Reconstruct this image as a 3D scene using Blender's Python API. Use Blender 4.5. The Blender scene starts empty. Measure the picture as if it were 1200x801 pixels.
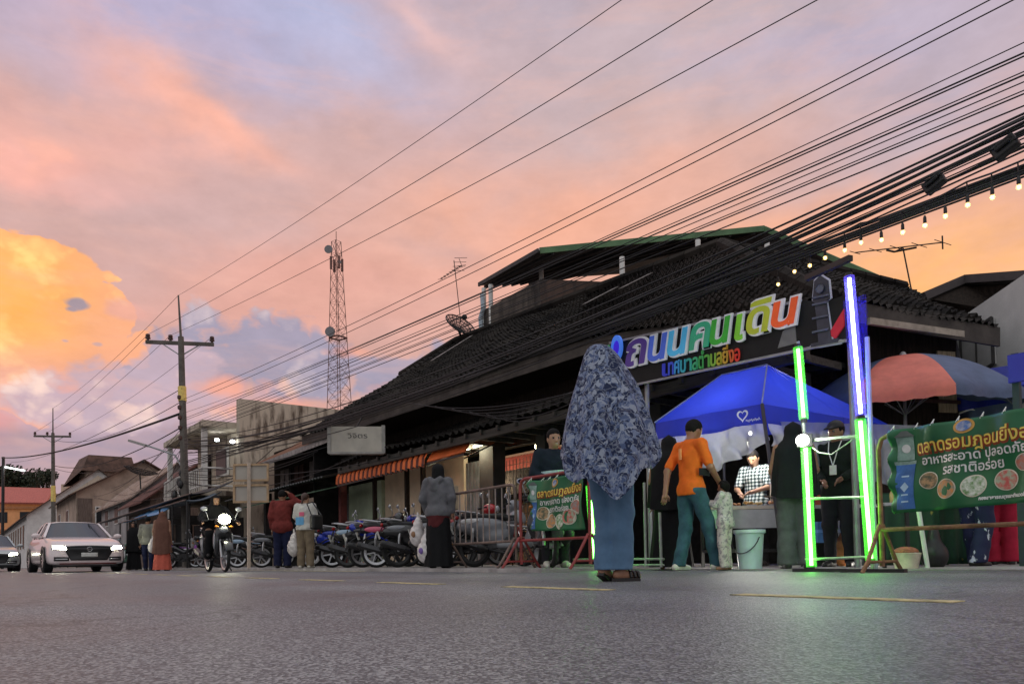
import bpy, bmesh, math, random
import numpy as np
from mathutils import Vector, Matrix
random.seed(7); np.random.seed(7)
PI = math.pi; R = math.radians
SC = bpy.context.scene; COL = SC.collection

# ------------------------------------------------------------------ camera
F = 870.0; HCAM = 0.17
TH = math.atan(650.0 / F); PITCH = R(2.0); ROLL = 0.0169
Fh = Vector((-math.cos(TH), math.sin(TH), 0)); Rh = Vector((math.sin(TH), math.cos(TH), 0))
fwd = Fh * math.cos(PITCH) + Vector((0, 0, 1)) * math.sin(PITCH)
up0 = -Fh * math.sin(PITCH) + Vector((0, 0, 1)) * math.cos(PITCH)
rgt = Rh * math.cos(ROLL) - up0 * math.sin(ROLL)
upv = up0 * math.cos(ROLL) + Rh * math.sin(ROLL)
SHIFT = 253.4 - F * math.tan(PITCH)
cam = bpy.data.cameras.new('camera'); camo = bpy.data.objects.new('camera', cam); COL.objects.link(camo)
cam.sensor_fit = 'HORIZONTAL'; cam.sensor_width = 36; cam.lens = 36 * F / 1200
cam.shift_y = SHIFT / 1200; cam.clip_start = 0.03; cam.clip_end = 3000
m3 = Matrix((rgt, upv, -fwd)).transposed().to_4x4(); m3.translation = (0, 0, HCAM); camo.matrix_world = m3
SC.camera = camo
CP = Vector((0, 0, HCAM))

def ray(u, v):
    return fwd + rgt * ((u - 600) / F) + upv * ((400.5 + SHIFT - v) / F)
def at(u, v, Y=None, X=None, Z=None, d=None):
    """pixel of the photograph (1200x801) -> world point on a plane (or at depth d)"""
    r = ray(u, v)
    if Y is not None: t = Y / r.y
    elif X is not None: t = X / r.x
    elif Z is not None: t = (Z - HCAM) / r.z
    else: t = d
    return CP + r * t
def gx(u, Y, z=0.0):
    """ground position below column u (upright from the horizon) at street offset Y"""
    v = 664 - .0169 * u
    p = at(u, v, Y=Y); return Vector((p.x, p.y, z))

# ------------------------------------------------------------------ colour management
SC.view_settings.view_transform = 'Standard'; SC.view_settings.look = 'None'
SC.view_settings.gamma = 1; SC.view_settings.exposure = 0.18; SC.view_settings.use_curve_mapping = False
SC.cycles.max_bounces = 8; SC.cycles.transparent_max_bounces = 12
SC.cycles.sample_clamp_indirect = 4.0

def lin(c):
    return tuple((x / 255 / 12.92) if x / 255 <= .04045 else ((x / 255 + .055) / 1.055) ** 2.4 for x in c)

# ------------------------------------------------------------------ world: dusk sky with lit cloud banks
W = bpy.data.worlds.new('World'); SC.world = W; W.use_nodes = True
nt = W.node_tree; N = nt.nodes; L = nt.links; N.clear()
def nd(t, **kw):
    n = N.new(t)
    for k, v in kw.items(): setattr(n, k, v)
    return n
def mth(op, a, b=None, c=None, clamp=False):
    n = nd('ShaderNodeMath', operation=op, use_clamp=clamp)
    for i, x in enumerate((a, b, c)):
        if x is None: continue
        if isinstance(x, (int, float)): n.inputs[i].default_value = x
        else: L.new(x, n.inputs[i])
    return n.outputs[0]
def mixc(f, a, b):
    n = nd('ShaderNodeMix', data_type='RGBA')
    for s, x in ((0, f), (6, a), (7, b)):
        if isinstance(x, (int, float)): n.inputs[s].default_value = x
        elif isinstance(x, tuple): n.inputs[s].default_value = (*x, 1)
        else: L.new(x, n.inputs[s])
    return n.outputs[2]
tc = nd('ShaderNodeTexCoord'); sep = nd('ShaderNodeSeparateXYZ'); L.new(tc.outputs['Generated'], sep.inputs[0])
# azimuth measured from -X towards +Y, elevation, both in degrees
AZ = mth('MULTIPLY', mth('ARCTAN2', sep.outputs[1], mth('MULTIPLY', sep.outputs[0], -1)), 180 / PI)
EL = mth('MULTIPLY', mth('ARCSINE', sep.outputs[2]), 180 / PI)
def azel(u, v):
    r = ray(u, v).normalized(); return math.degrees(math.atan2(r.y, -r.x)), math.degrees(math.asin(r.z))
def noise(scale, detail=6, rough=.55, stretch=(1, 1, 1), off=0, dist=0):
    mp = nd('ShaderNodeMapping'); mp.inputs[1].default_value = (off, off * 2, off * 3); mp.inputs[3].default_value = stretch
    L.new(tc.outputs['Generated'], mp.inputs[0])
    n = nd('ShaderNodeTexNoise'); n.inputs['Scale'].default_value = scale; n.inputs['Detail'].default_value = detail
    n.inputs['Roughness'].default_value = rough; n.inputs['Distortion'].default_value = dist
    L.new(mp.outputs[0], n.inputs['Vector']); return n
nA = noise(2.6, 4, .55, (1, 1, 2.2)); nB = noise(9, 5, .6, (1, 1, 1.6), 5); nC = noise(5, 4, .6, (1, 1, 2.6), 11)
nV = noise(26, 3, .6, (1, 1, 1.1), 3)
def cen(n): return mth('SUBTRACT', n.outputs['Fac'], .5)
def warp(x, n1, a1, n2=None, a2=0, n3=None, a3=0):
    y = mth('MULTIPLY_ADD', cen(n1), a1, x)
    if n2: y = mth('MULTIPLY_ADD', cen(n2), a2, y)
    if n3: y = mth('MULTIPLY_ADD', cen(n3), a3, y)
    return y
nA2 = noise(2.6, 4, .55, (1, 1, 2.2), 21); nB2 = noise(9, 5, .6, (1, 1, 1.6), 31)
AZw = warp(AZ, nA, 20, nB, 6); ELw = warp(EL, nA2, 11, nB2, 4)          # soft, drifting layers
AZc = warp(AZ, nC, 5, nB, 6, nV, 2.4); ELc = warp(EL, nB2, 6, nC, 4, nV, 2.4)  # crisp cumulus edges
def blob(u, v, su, sv, rot=0.0, crisp=False, soft=1.0):
    """gaussian (soft) or edged (crisp) patch centred on a sky direction, sizes in photo pixels"""
    a, e = azel(u, v); k = 1 / 15.2
    a_, e_ = (AZc, ELc) if crisp else (AZw, ELw)
    x = mth('SUBTRACT', a_, a); y = mth('SUBTRACT', e_, e)
    c, s = math.cos(R(rot)), math.sin(R(rot))
    xr = mth('MULTIPLY', mth('ADD', mth('MULTIPLY', x, c), mth('MULTIPLY', y, s)), 1 / (su * k))
    yr = mth('MULTIPLY', mth('ADD', mth('MULTIPLY', x, -s), mth('MULTIPLY', y, c)), 1 / (sv * k))
    r2 = mth('ADD', mth('MULTIPLY', xr, xr), mth('MULTIPLY', yr, yr))
    if crisp:
        return mth('MULTIPLY_ADD', r2, -1 / soft, 1 / soft, clamp=True)
    return mth('EXPONENT', mth('MULTIPLY', r2, -1))
sky = nd('ShaderNodeTexSky', sky_type='NISHITA', sun_disc=False)
SUN_AZ = 62.0; SUN_EL = 3.0                                         # glow low behind the roofs on the right
sky.sun_elevation = R(SUN_EL); sky.sun_rotation = R(270 + SUN_AZ)
skys = nd('ShaderNodeVectorMath', operation='SCALE'); L.new(sky.outputs[0], skys.inputs[0]); skys.inputs[3].default_value = 0.10
# vertical base of the cloud deck
mr = nd('ShaderNodeMapRange'); L.new(ELw, mr.inputs[0]); mr.inputs[1].default_value = 0; mr.inputs[2].default_value = 60
rp = nd('ShaderNodeValToRGB'); L.new(mr.outputs[0], rp.inputs[0])
stops = [(0, (196, 150, 154)), (.18, (216, 165, 154)), (.34, (216, 166, 154)), (.46, (208, 167, 160)), (.58, (194, 170, 173)), (.72, (178, 172, 192)), (1, (205, 212, 232))]
el = rp.color_ramp.elements
while len(el) < len(stops): el.new(.5)
for e_, (p, c) in zip(el, stops): e_.position = p; e_.color = (*lin(c), 1)
col = mixc(.86, skys.outputs[0], rp.outputs[0])
# the sky away from the sunset (overhead and behind the photographer): pale and brightened, added as fill for the street
bk = nd('ShaderNodeVectorMath', operation='DOT_PRODUCT'); L.new(tc.outputs['Generated'], bk.inputs[0]); bk.inputs[1].default_value = (.62, -.75, .25)
bkr = nd('ShaderNodeMapRange', interpolation_type='SMOOTHSTEP'); L.new(bk.outputs['Value'], bkr.inputs[0]); bkr.inputs[1].default_value = -.25; bkr.inputs[2].default_value = .75
hi = nd('ShaderNodeMapRange', interpolation_type='SMOOTHSTEP'); L.new(EL, hi.inputs[0]); hi.inputs[1].default_value = 44; hi.inputs[2].default_value = 75
def lay(u, v, su, sv, c, amt=1.0, rot=0.0, crisp=False, soft=1.0):
    global col
    w = blob(u, v, su, sv, rot, crisp, soft)
    if amt != 1.0: w = mth('MULTIPLY', w, amt)
    col = mixc(w, col, lin(c))
lay(180, 20, 330, 70, (172, 170, 204), .8)
lay(390, 75, 130, 50, (162, 180, 220), .85, -10)
lay(560, 50, 170, 55, (206, 174, 176), .5)
lay(520, 30, 60, 18, (226, 184, 180), .6, -20)
lay(850, 90, 280, 95, (190, 172, 174), .8)
lay(1000, 15, 200, 40, (176, 168, 192), .7)
lay(1130, 90, 130, 80, (178, 168, 184), .75)
lay(200, 250, 300, 80, (192, 166, 167), .9, -4)
lay(420, 215, 230, 85, (200, 166, 163), .9)
lay(60, 165, 140, 45, (226, 168, 156), .7)
lay(200, 145, 110, 22, (246, 178, 156), .8, -22)
lay(20, 190, 50, 24, (244, 174, 158), .6)
lay(100, 225, 60, 14, (222, 172, 166), .5)
lay(640, 262, 250, 55, (240, 172, 142), .75, 12)
lay(350, 345, 180, 40, (226, 160, 142), .5)
lay(1130, 335, 250, 52, (252, 184, 112), .9, -6)
lay(960, 265, 190, 45, (242, 172, 134), .6)
lay(1060, 180, 170, 22, (180, 168, 178), .5, 14)
lay(500, 300, 40, 14, (192, 160, 158), .5)
# billowing detail for the cumulus banks
def billow(scale, off):
    mp = nd('ShaderNodeMapping'); mp.inputs[1].default_value = (off, off, off); mp.inputs[3].default_value = (1, 1, 1.15)
    wv = nd('ShaderNodeMix', data_type='VECTOR'); wv.inputs[0].default_value = .07; L.new(tc.outputs['Generated'], wv.inputs[4]); L.new(nB.outputs['Color'], wv.inputs[5]); L.new(wv.outputs[1], mp.inputs[0])
    v_ = nd('ShaderNodeTexVoronoi', feature='F1'); v_.inputs['Scale'].default_value = scale; L.new(mp.outputs[0], v_.inputs['Vector'])
    return mth('MULTIPLY_ADD', v_.outputs['Distance'], -1.6, 1.0)
b1_, b2_, b3_ = billow(12, 0), billow(27, 3), billow(58, 7)
BIL = mth('MULTIPLY_ADD', b3_, .22, mth('MULTIPLY_ADD', b2_, .32, mth('MULTIPLY', b1_, .55)))
def cum(parts, amt=1.0, soft=.10, rise=.9):
    """puffy cloud mask: union of patches in the sky with billowed edges"""
    u_ = None
    for (u, v, su, sv) in parts:
        a, e = azel(u, v); k = 1 / 15.2
        x = mth('MULTIPLY', mth('SUBTRACT', AZ, a), 1 / (su * k)); y = mth('MULTIPLY', mth('SUBTRACT', EL, e), 1 / (sv * k))
        r_ = mth('SUBTRACT', 1.0, mth('SQRT', mth('ADD', mth('MULTIPLY', x, x), mth('MULTIPLY', y, y))))
        u_ = r_ if u_ is None else mth('SMOOTH_MAX', u_, r_, .3)
    d = mth('ADD', u_, mth('MULTIPLY', mth('SUBTRACT', BIL, BMEAN), rise))
    m_ = mth('MULTIPLY', d, 1 / soft, clamp=True)
    return mth('MULTIPLY', m_, amt) if amt != 1 else m_
BMEAN = .36
def tone(base, light, lo=.25, hi=.7):
    t_ = nd('ShaderNodeMapRange', interpolation_type='SMOOTHSTEP'); L.new(mth('ADD', BIL, mth('MULTIPLY', cen(nC), .9)), t_.inputs[0]); t_.inputs[1].default_value = lo; t_.inputs[2].default_value = hi
    return mixc(t_.outputs[0], lin(base), lin(light))
def over(mask, c):
    global col
    col = mixc(mask, col, c)
def glob(u, v, su, sv):      # plain soft patch, no drift
    a, e = azel(u, v); k = 1 / 15.2
    x = mth('MULTIPLY', mth('SUBTRACT', AZ, a), 1 / (su * k)); y = mth('MULTIPLY', mth('SUBTRACT', EL, e), 1 / (sv * k))
    return mth('EXPONENT', mth('MULTIPLY', mth('ADD', mth('MULTIPLY', x, x), mth('MULTIPLY', y, y)), -1))
# pink-lit scraps high on the left
over(cum([(120, 125, 70, 20), (190, 150, 70, 22), (250, 176, 60, 18)], .6, .9, 1.3), tone((236, 176, 160), (252, 184, 158)))
over(cum([(20, 195, 70, 20), (60, 180, 40, 14)], .5, .9, 1.3), tone((236, 172, 158), (250, 180, 158)))
# grey-lavender bank low on the left
over(mth('MULTIPLY', glob(120, 560, 420, 90), .75), lin((170, 154, 166)))
over(cum([(330, 428, 210, 58), (470, 440, 150, 50), (190, 445, 140, 56), (600, 430, 70, 22)], .95, .22), tone((156, 150, 170), (198, 182, 188)))
over(cum([(130, 470, 170, 44), (240, 468, 110, 36), (50, 480, 130, 40)], .9, .35), tone((190, 164, 174), (232, 198, 188)))
over(cum([(265, 452, 70, 24), (330, 478, 100, 20), (470, 462, 70, 20), (420, 412, 44, 12)], .85, .6), tone((236, 162, 138), (255, 180, 130)))
over(cum([(70, 528, 250, 32), (260, 515, 150, 24)], .8, .6, .6), tone((156, 142, 158), (184, 158, 166)))
lay(15, 488, 55, 20, (226, 142, 134), .75)
# the tall sunlit cumulus: apricot body, yellow heart, pinker foot
cc = tone((238, 164, 126), (255, 192, 132), .2, .75)
cc = mixc(mth('MULTIPLY', glob(5, 350, 110, 72), .95), cc, tone((250, 178, 92), (255, 216, 128), .2, .75))
cc = mixc(mth('MULTIPLY', glob(140, 395, 46, 60), .75), cc, tone((240, 170, 134), (255, 198, 140), .2, .75))
cc = mixc(mth('MULTIPLY', glob(60, 468, 170, 36), .9), cc, tone((222, 164, 158), (246, 190, 168), .2, .75))
over(cum([(10, 395, 122, 92), (85, 398, 86, 64), (120, 396, 50, 44), (45, 335, 70, 48), (0, 318, 54, 40), (80, 350, 50, 40)], 1, .055, .66), cc)
over(cum([(150, 445, 90, 34), (215, 425, 60, 30), (110, 480, 110, 26)], .9, .25, .85), tone((188, 166, 178), (242, 212, 200), .2, .75))
over(cum([(92, 358, 20, 9), (84, 362, 12, 6)], .95, .3, 1.0), tone((158, 144, 156), (190, 160, 154)))
over(cum([(114, 403, 10, 4), (76, 399, 8, 4)], .8, .35, .9), tone((190, 160, 160), (206, 160, 146)))
over(cum([(152, 366, 44, 16)], .7, .4), tone((222, 164, 152), (236, 178, 160)))
col = mixc(bkr.outputs[0], col, (.55, .57, .60))
col = mixc(hi.outputs[0], col, (.78, .80, .81))
# fine cloud texture
tex = noise(16, 6, .62, (1, 1, 2.0), 41)
tr = nd('ShaderNodeMapRange'); L.new(tex.outputs['Fac'], tr.inputs[0]); tr.inputs[1].default_value = .3; tr.inputs[2].default_value = .7; tr.inputs[3].default_value = .925; tr.inputs[4].default_value = 1.07
vm = nd('ShaderNodeVectorMath', operation='SCALE'); L.new(col, vm.inputs[0]); L.new(tr.outputs[0], vm.inputs[3])
st = noise(7, 7, .62, (1, 1, 4.5), 61, .4); sr = nd('ShaderNodeMapRange'); L.new(st.outputs['Fac'], sr.inputs[0]); sr.inputs[1].default_value = .48; sr.inputs[2].default_value = .72; sr.inputs[3].default_value = 0; sr.inputs[4].default_value = .26
vm2 = mixc(sr.outputs[0], vm.outputs[0], lin((236, 182, 164)))
bg = nd('ShaderNodeBackground'); L.new(vm2, bg.inputs[0]); bg.inputs[1].default_value = 1.02
wo = nd('ShaderNodeOutputWorld'); L.new(bg.outputs[0], wo.inputs[0])
W.cycles.sampling_method = 'MANUAL'; W.cycles.sample_map_resolution = 512

# low, veiled sun
sl = bpy.data.lights.new('sun', 'SUN'); sl.energy = 0.5; sl.angle = R(12); sl.color = (1, .72, .5)
so = bpy.data.objects.new('sun', sl); COL.objects.link(so)
sdir = Vector((-math.cos(R(SUN_AZ)) * math.cos(R(SUN_EL)), math.sin(R(SUN_AZ)) * math.cos(R(SUN_EL)), math.sin(R(SUN_EL))))
so.rotation_euler = sdir.to_track_quat('Z', 'Y').to_euler()

# ------------------------------------------------------------------ helpers
def tag(o, label=None, cat=None, group=None, kind=None):
    for k, v in (('label', label), ('category', cat), ('group', group), ('kind', kind)):
        if v: o[k] = v
    return o
def thing(name, label, cat, loc=(0, 0, 0), rz=0.0, group=None):
    o = bpy.data.objects.new(name, None); COL.objects.link(o); o.empty_display_size = .2
    o.location = loc; o.rotation_euler = (0, 0, rz); return tag(o, label, cat, group)
def kids(o): return [c for c in bpy.data.objects if c.parent == o]
def copy_tree(o, parent=None, mats=None):
    c = o.copy(); COL.objects.link(c); c.parent = parent
    for ch in kids(o): copy_tree(ch, c)
    return c
class MB:
    """collects simple shapes, then links them as ONE mesh object"""
    def __init__(s): s.v = []; s.f = []; s.mi = []; s.cur = 0
    def add(s, vs, fs):
        b = len(s.v); s.v += [tuple(x) for x in vs]
        for f in fs: s.f.append(tuple(i + b for i in f)); s.mi.append(s.cur)
        return s
    def box(s, c, d, rz=0.0, M=None):
        x, y, z = d[0] / 2, d[1] / 2, d[2] / 2
        vs = [Vector((sx * x, sy * y, sz * z)) for sz in (-1, 1) for sx, sy in ((-1, -1), (1, -1), (1, 1), (-1, 1))]
        if rz: vs = [Matrix.Rotation(rz, 3, 'Z') @ q for q in vs]
        if M: vs = [M @ q for q in vs]
        vs = [q + Vector(c) for q in vs]
        return s.add(vs, [(3, 2, 1, 0), (4, 5, 6, 7), (0, 1, 5, 4), (1, 2, 6, 5), (2, 3, 7, 6), (3, 0, 4, 7)])
    def box2(s, a, b):
        return s.box([(a[i] + b[i]) / 2 for i in range(3)], [abs(b[i] - a[i]) for i in range(3)])
    def beam(s, a, b, w, h, upd=(0, 0, 1)):
        a = Vector(a); b = Vector(b); t = (b - a).normalized(); u = Vector(upd)
        if abs(t.dot(u)) > .98: u = Vector((1, 0, 0))
        x = t.cross(u).normalized(); y = x.cross(t)
        vs = [p + x * (sx * w / 2) + y * (sy * h / 2) for p in (a, b) for sx, sy in ((-1, -1), (1, -1), (1, 1), (-1, 1))]
        return s.add(vs, [(0, 1, 2, 3), (7, 6, 5, 4), (0, 4, 5, 1), (1, 5, 6, 2), (2, 6, 7, 3), (3, 7, 4, 0)])
    def tube(s, pts, r, n=8, cap=True):
        pts = [Vector(p) for p in pts]; rs = r if isinstance(r, (list, tuple)) else [r] * len(pts)
        ref = None; rings = []
        for i, p in enumerate(pts):
            t = (pts[min(i + 1, len(pts) - 1)] - pts[max(i - 1, 0)])
            t = t.normalized() if t.length > 1e-9 else Vector((0, 0, 1))
            if ref is None: ref = Vector((0, 0, 1)) if abs(t.z) < .9 else Vector((1, 0, 0))
            x = t.cross(ref).normalized(); y = x.cross(t).normalized(); ref = y
            rings.append([p + (x * math.cos(2 * PI * k / n) + y * math.sin(2 * PI * k / n)) * rs[i] for k in range(n)])
        vs = [q for g in rings for q in g]; fs = []
        for i in range(len(pts) - 1):
            for k in range(n):
                a = i * n + k; b = i * n + (k + 1) % n; fs.append((a, b, b + n, a + n))
        if cap: fs.append(tuple(range(n))[::-1]); fs.append(tuple((len(pts) - 1) * n + k for k in range(n)))
        return s.add(vs, fs)
    def lathe(s, prof, n=16, c=(0, 0, 0), M=None, cap=False):
        vs = []; fs = []
        for r, z in prof:
            for k in range(n): vs.append(Vector((r * math.cos(2 * PI * k / n), r * math.sin(2 * PI * k / n), z)))
        for i in range(len(prof) - 1):
            for k in range(n):
                a = i * n + k; b = i * n + (k + 1) % n; fs.append((a, b, b + n, a + n))
        if cap: fs.append(tuple(range(n))[::-1]); fs.append(tuple((len(prof) - 1) * n + k for k in range(n)))
        if M: vs = [M @ q for q in vs]
        return s.add([q + Vector(c) for q in vs], fs)
    def ell(s, c, r, n=12, m=8, M=None):
        prof = [(max(1e-4, math.sin(PI * i / m)), -math.cos(PI * i / m)) for i in range(m + 1)]
        S = Matrix.Diagonal(Vector(r)); return s.lathe(prof, n, c, (M @ S) if M else S)
    def prism(s, poly, th, fn):
        """poly of 2D points, extruded by th; fn(a, b, t) -> 3D"""
        n = len(poly); vs = [fn(a, b, t) for t in (-th / 2, th / 2) for a, b in poly]
        return s.add(vs, [tuple(range(n))[::-1], tuple(range(n, 2 * n))] + [(i, (i + 1) % n, n + (i + 1) % n, n + i) for i in range(n)])
    def grid(s, fn, nu, nv):
        vs = [fn(i / nu, j / nv) for j in range(nv + 1) for i in range(nu + 1)]
        return s.add(vs, [(j * (nu + 1) + i, j * (nu + 1) + i + 1, (j + 1) * (nu + 1) + i + 1, (j + 1) * (nu + 1) + i) for j in range(nv) for i in range(nu)])
    def slab(s, pts, th, nrm=None):
        """polygon in space given thickness along -normal"""
        pts = [Vector(p) for p in pts]
        if nrm is None: nrm = (pts[1] - pts[0]).cross(pts[2] - pts[0]).normalized()
        nrm = Vector(nrm); n = len(pts)
        return s.add(pts + [p - nrm * th for p in pts], [tuple(range(n)), tuple(range(n, 2 * n))[::-1]] + [(i, n + i, n + (i + 1) % n, (i + 1) % n) for i in range(n)])
    def build(s, name, mat, parent=None, smooth=False, world=True, bev=0.0, solid=0.0, sub=0, auto=None):
        me = bpy.data.meshes.new(name)
        if parent is not None and world:
            inv = (Matrix.Translation(parent.location) @ parent.rotation_euler.to_matrix().to_4x4()).inverted() if parent.parent is None else None
            if inv is None:
                g = parent.parent; inv = (Matrix.Translation(g.location) @ g.rotation_euler.to_matrix().to_4x4() @ Matrix.Translation(parent.location)).inverted()
            vs = [inv @ Vector(q) for q in s.v]
        else: vs = s.v
        me.from_pydata([tuple(q) for q in vs], [], s.f); me.validate()
        for mm in (mat if isinstance(mat, (list, tuple)) else [mat]): me.materials.append(mm)
        if isinstance(mat, (list, tuple)) and len(me.polygons) == len(s.mi):
            me.polygons.foreach_set('material_index', s.mi)
        bm = bmesh.new(); bm.from_mesh(me); bmesh.ops.recalc_face_normals(bm, faces=bm.faces); bm.to_mesh(me); bm.free()
        o = bpy.data.objects.new(name, me); COL.objects.link(o)
        if parent is not None: o.parent = parent
        if solid:
            md = o.modifiers.new('thick', 'SOLIDIFY'); md.thickness = solid; md.offset = 0
        if bev:
            md = o.modifiers.new('bevel', 'BEVEL'); md.width = bev; md.segments = 2; md.limit_method = 'ANGLE'; md.angle_limit = R(40)
        if sub:
            md = o.modifiers.new('sub', 'SUBSURF'); md.levels = sub; md.render_levels = sub
        if smooth:
            me.polygons.foreach_set('use_smooth', [True] * len(me.polygons))
            if auto:
                bm = bmesh.new(); bm.from_mesh(me)
                for e in bm.edges:
                    if len(e.link_faces) == 2 and e.calc_face_angle(0) > R(auto): e.smooth = False
                bm.to_mesh(me); bm.free()
        return o

# ---- materials
MATS = {}
def mat(name, c, rough=.7, metal=0.0, var=.15, vscale=6.0, c2=None, bump=0.0, bscale=40.0, spec=.5, streak=0.0, emit=None, es=0.0, trans=0.0, alpha=1.0, coat=0.0, stretch=(1, 1, 1), lo=.35, hi=.65):
    if name in MATS: return MATS[name]
    m = bpy.data.materials.new(name); m.use_nodes = True; n = m.node_tree.nodes; l = m.node_tree.links
    b = n['Principled BSDF']; b.inputs['Roughness'].default_value = rough; b.inputs['Metallic'].default_value = metal
    b.inputs['Specular IOR Level'].default_value = spec; b.inputs['Coat Weight'].default_value = coat
    b.inputs['Transmission Weight'].default_value = trans; b.inputs['Alpha'].default_value = alpha
    t = n.new('ShaderNodeTexCoord'); mp = n.new('ShaderNodeMapping'); mp.inputs[3].default_value = stretch; l.new(t.outputs['Object'], mp.inputs[0])
    nz = n.new('ShaderNodeTexNoise'); nz.inputs['Scale'].default_value = vscale; nz.inputs['Detail'].default_value = 6; nz.inputs['Roughness'].default_value = .6
    l.new(mp.outputs[0], nz.inputs['Vector'])
    r = n.new('ShaderNodeValToRGB'); l.new(nz.outputs['Fac'], r.inputs[0])
    r.color_ramp.elements[0].position = lo; r.color_ramp.elements[1].position = hi
    k = c2 if c2 else tuple(x * (1 - var) for x in c); r.color_ramp.elements[0].color = (*k, 1)
    r.color_ramp.elements[1].color = (*(c if c2 else tuple(min(1, x * (1 + var)) for x in c)), 1)
    l.new(r.outputs[0], b.inputs['Base Color'])
    if bump:
        n2 = n.new('ShaderNodeTexNoise'); n2.inputs['Scale'].default_value = bscale; n2.inputs['Detail'].default_value = 5; l.new(mp.outputs[0], n2.inputs['Vector'])
        bp = n.new('ShaderNodeBump'); bp.inputs['Strength'].default_value = bump; bp.inputs['Distance'].default_value = .02
        l.new(n2.outputs['Fac'], bp.inputs['Height']); l.new(bp.outputs[0], b.inputs['Normal'])
    if emit:
        b.inputs['Emission Color'].default_value = (*emit, 1); b.inputs['Emission Strength'].default_value = es
    MATS[name] = m; return m
def emat(name, c, s):
    return mat(name, (.05, .05, .05), emit=c, es=s)
def mnodes(m): return m.node_tree.nodes, m.node_tree.links, m.node_tree.nodes['Principled BSDF']

# ---- lettering: text becomes a mesh, laid in the plane p0 + x*ux + y*uy
def text_mesh(txt, size, p0, ux, uy, un, ext=.0, off=0.0, shear=0.0, align='LEFT', space=1.0, res=3, width=None):
    cu = bpy.data.curves.new('t', 'FONT'); cu.body = txt; cu.size = size; cu.extrude = ext; cu.offset = off; cu.shear = shear
    cu.align_x = align; cu.space_character = space; cu.resolution_u = res
    o = bpy.data.objects.new('t', cu); COL.objects.link(o); bpy.context.view_layer.update()
    me = bpy.data.meshes.new_from_object(o.evaluated_get(bpy.context.evaluated_depsgraph_get()))
    bpy.data.objects.remove(o); bpy.data.curves.remove(cu)
    vs = [Vector(v.co) for v in me.vertices]
    if width and vs:
        x0 = min(v.x for v in vs); x1 = max(v.x for v in vs); k = width / max(1e-6, x1 - x0)
        for v in vs: v.x = (v.x - x0) * k
    p0 = Vector(p0); ux = Vector(ux); uy = Vector(uy); un = Vector(un)
    mb = MB(); mb.add([p0 + ux * v.x + uy * v.y + un * v.z for v in vs], [tuple(p.vertices) for p in me.polygons])
    bpy.data.meshes.remove(me); return mb

# ---- implicit surfaces (organic bodies, cloth, fairings): smooth union of primitives, meshed with surface nets
def _cap(P, a, b, ra, rb):
    a = np.array(a, float); b = np.array(b, float); ba = b - a; l2 = max(1e-9, ba @ ba)
    t = np.clip(((P - a) @ ba) / l2, 0, 1); return np.linalg.norm(P - a - t[..., None] * ba, axis=-1) - (ra + (rb - ra) * t)
def _ellp(P, c, r, Mx=None):
    q = P - np.array(c, float)
    if Mx is not None: q = q @ np.array(Mx)
    r = np.array(r, float); k0 = np.linalg.norm(q / r, axis=-1); k1 = np.linalg.norm(q / (r * r), axis=-1) + 1e-9
    return k0 * (k0 - 1) / k1
def _rbox(P, c, h, rr, Mx=None):
    q = P - np.array(c, float)
    if Mx is not None: q = q @ np.array(Mx)
    q = np.abs(q) - (np.array(h, float) - rr)
    return np.linalg.norm(np.maximum(q, 0), axis=-1) + np.minimum(q.max(-1), 0) - rr
def smin(a, b, k):
    h = np.clip(.5 + .5 * (b - a) / k, 0, 1); return b + (a - b) * h - k * h * (1 - h)
def sdf_eval(P, prims, k):
    d = None
    for pr in prims:
        t = pr[0]
        e = _cap(P, *pr[1:5]) if t == 'c' else _ellp(P, *pr[1:]) if t == 'e' else _rbox(P, *pr[1:])
        d = e if d is None else smin(d, e, k)
    return d
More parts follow.
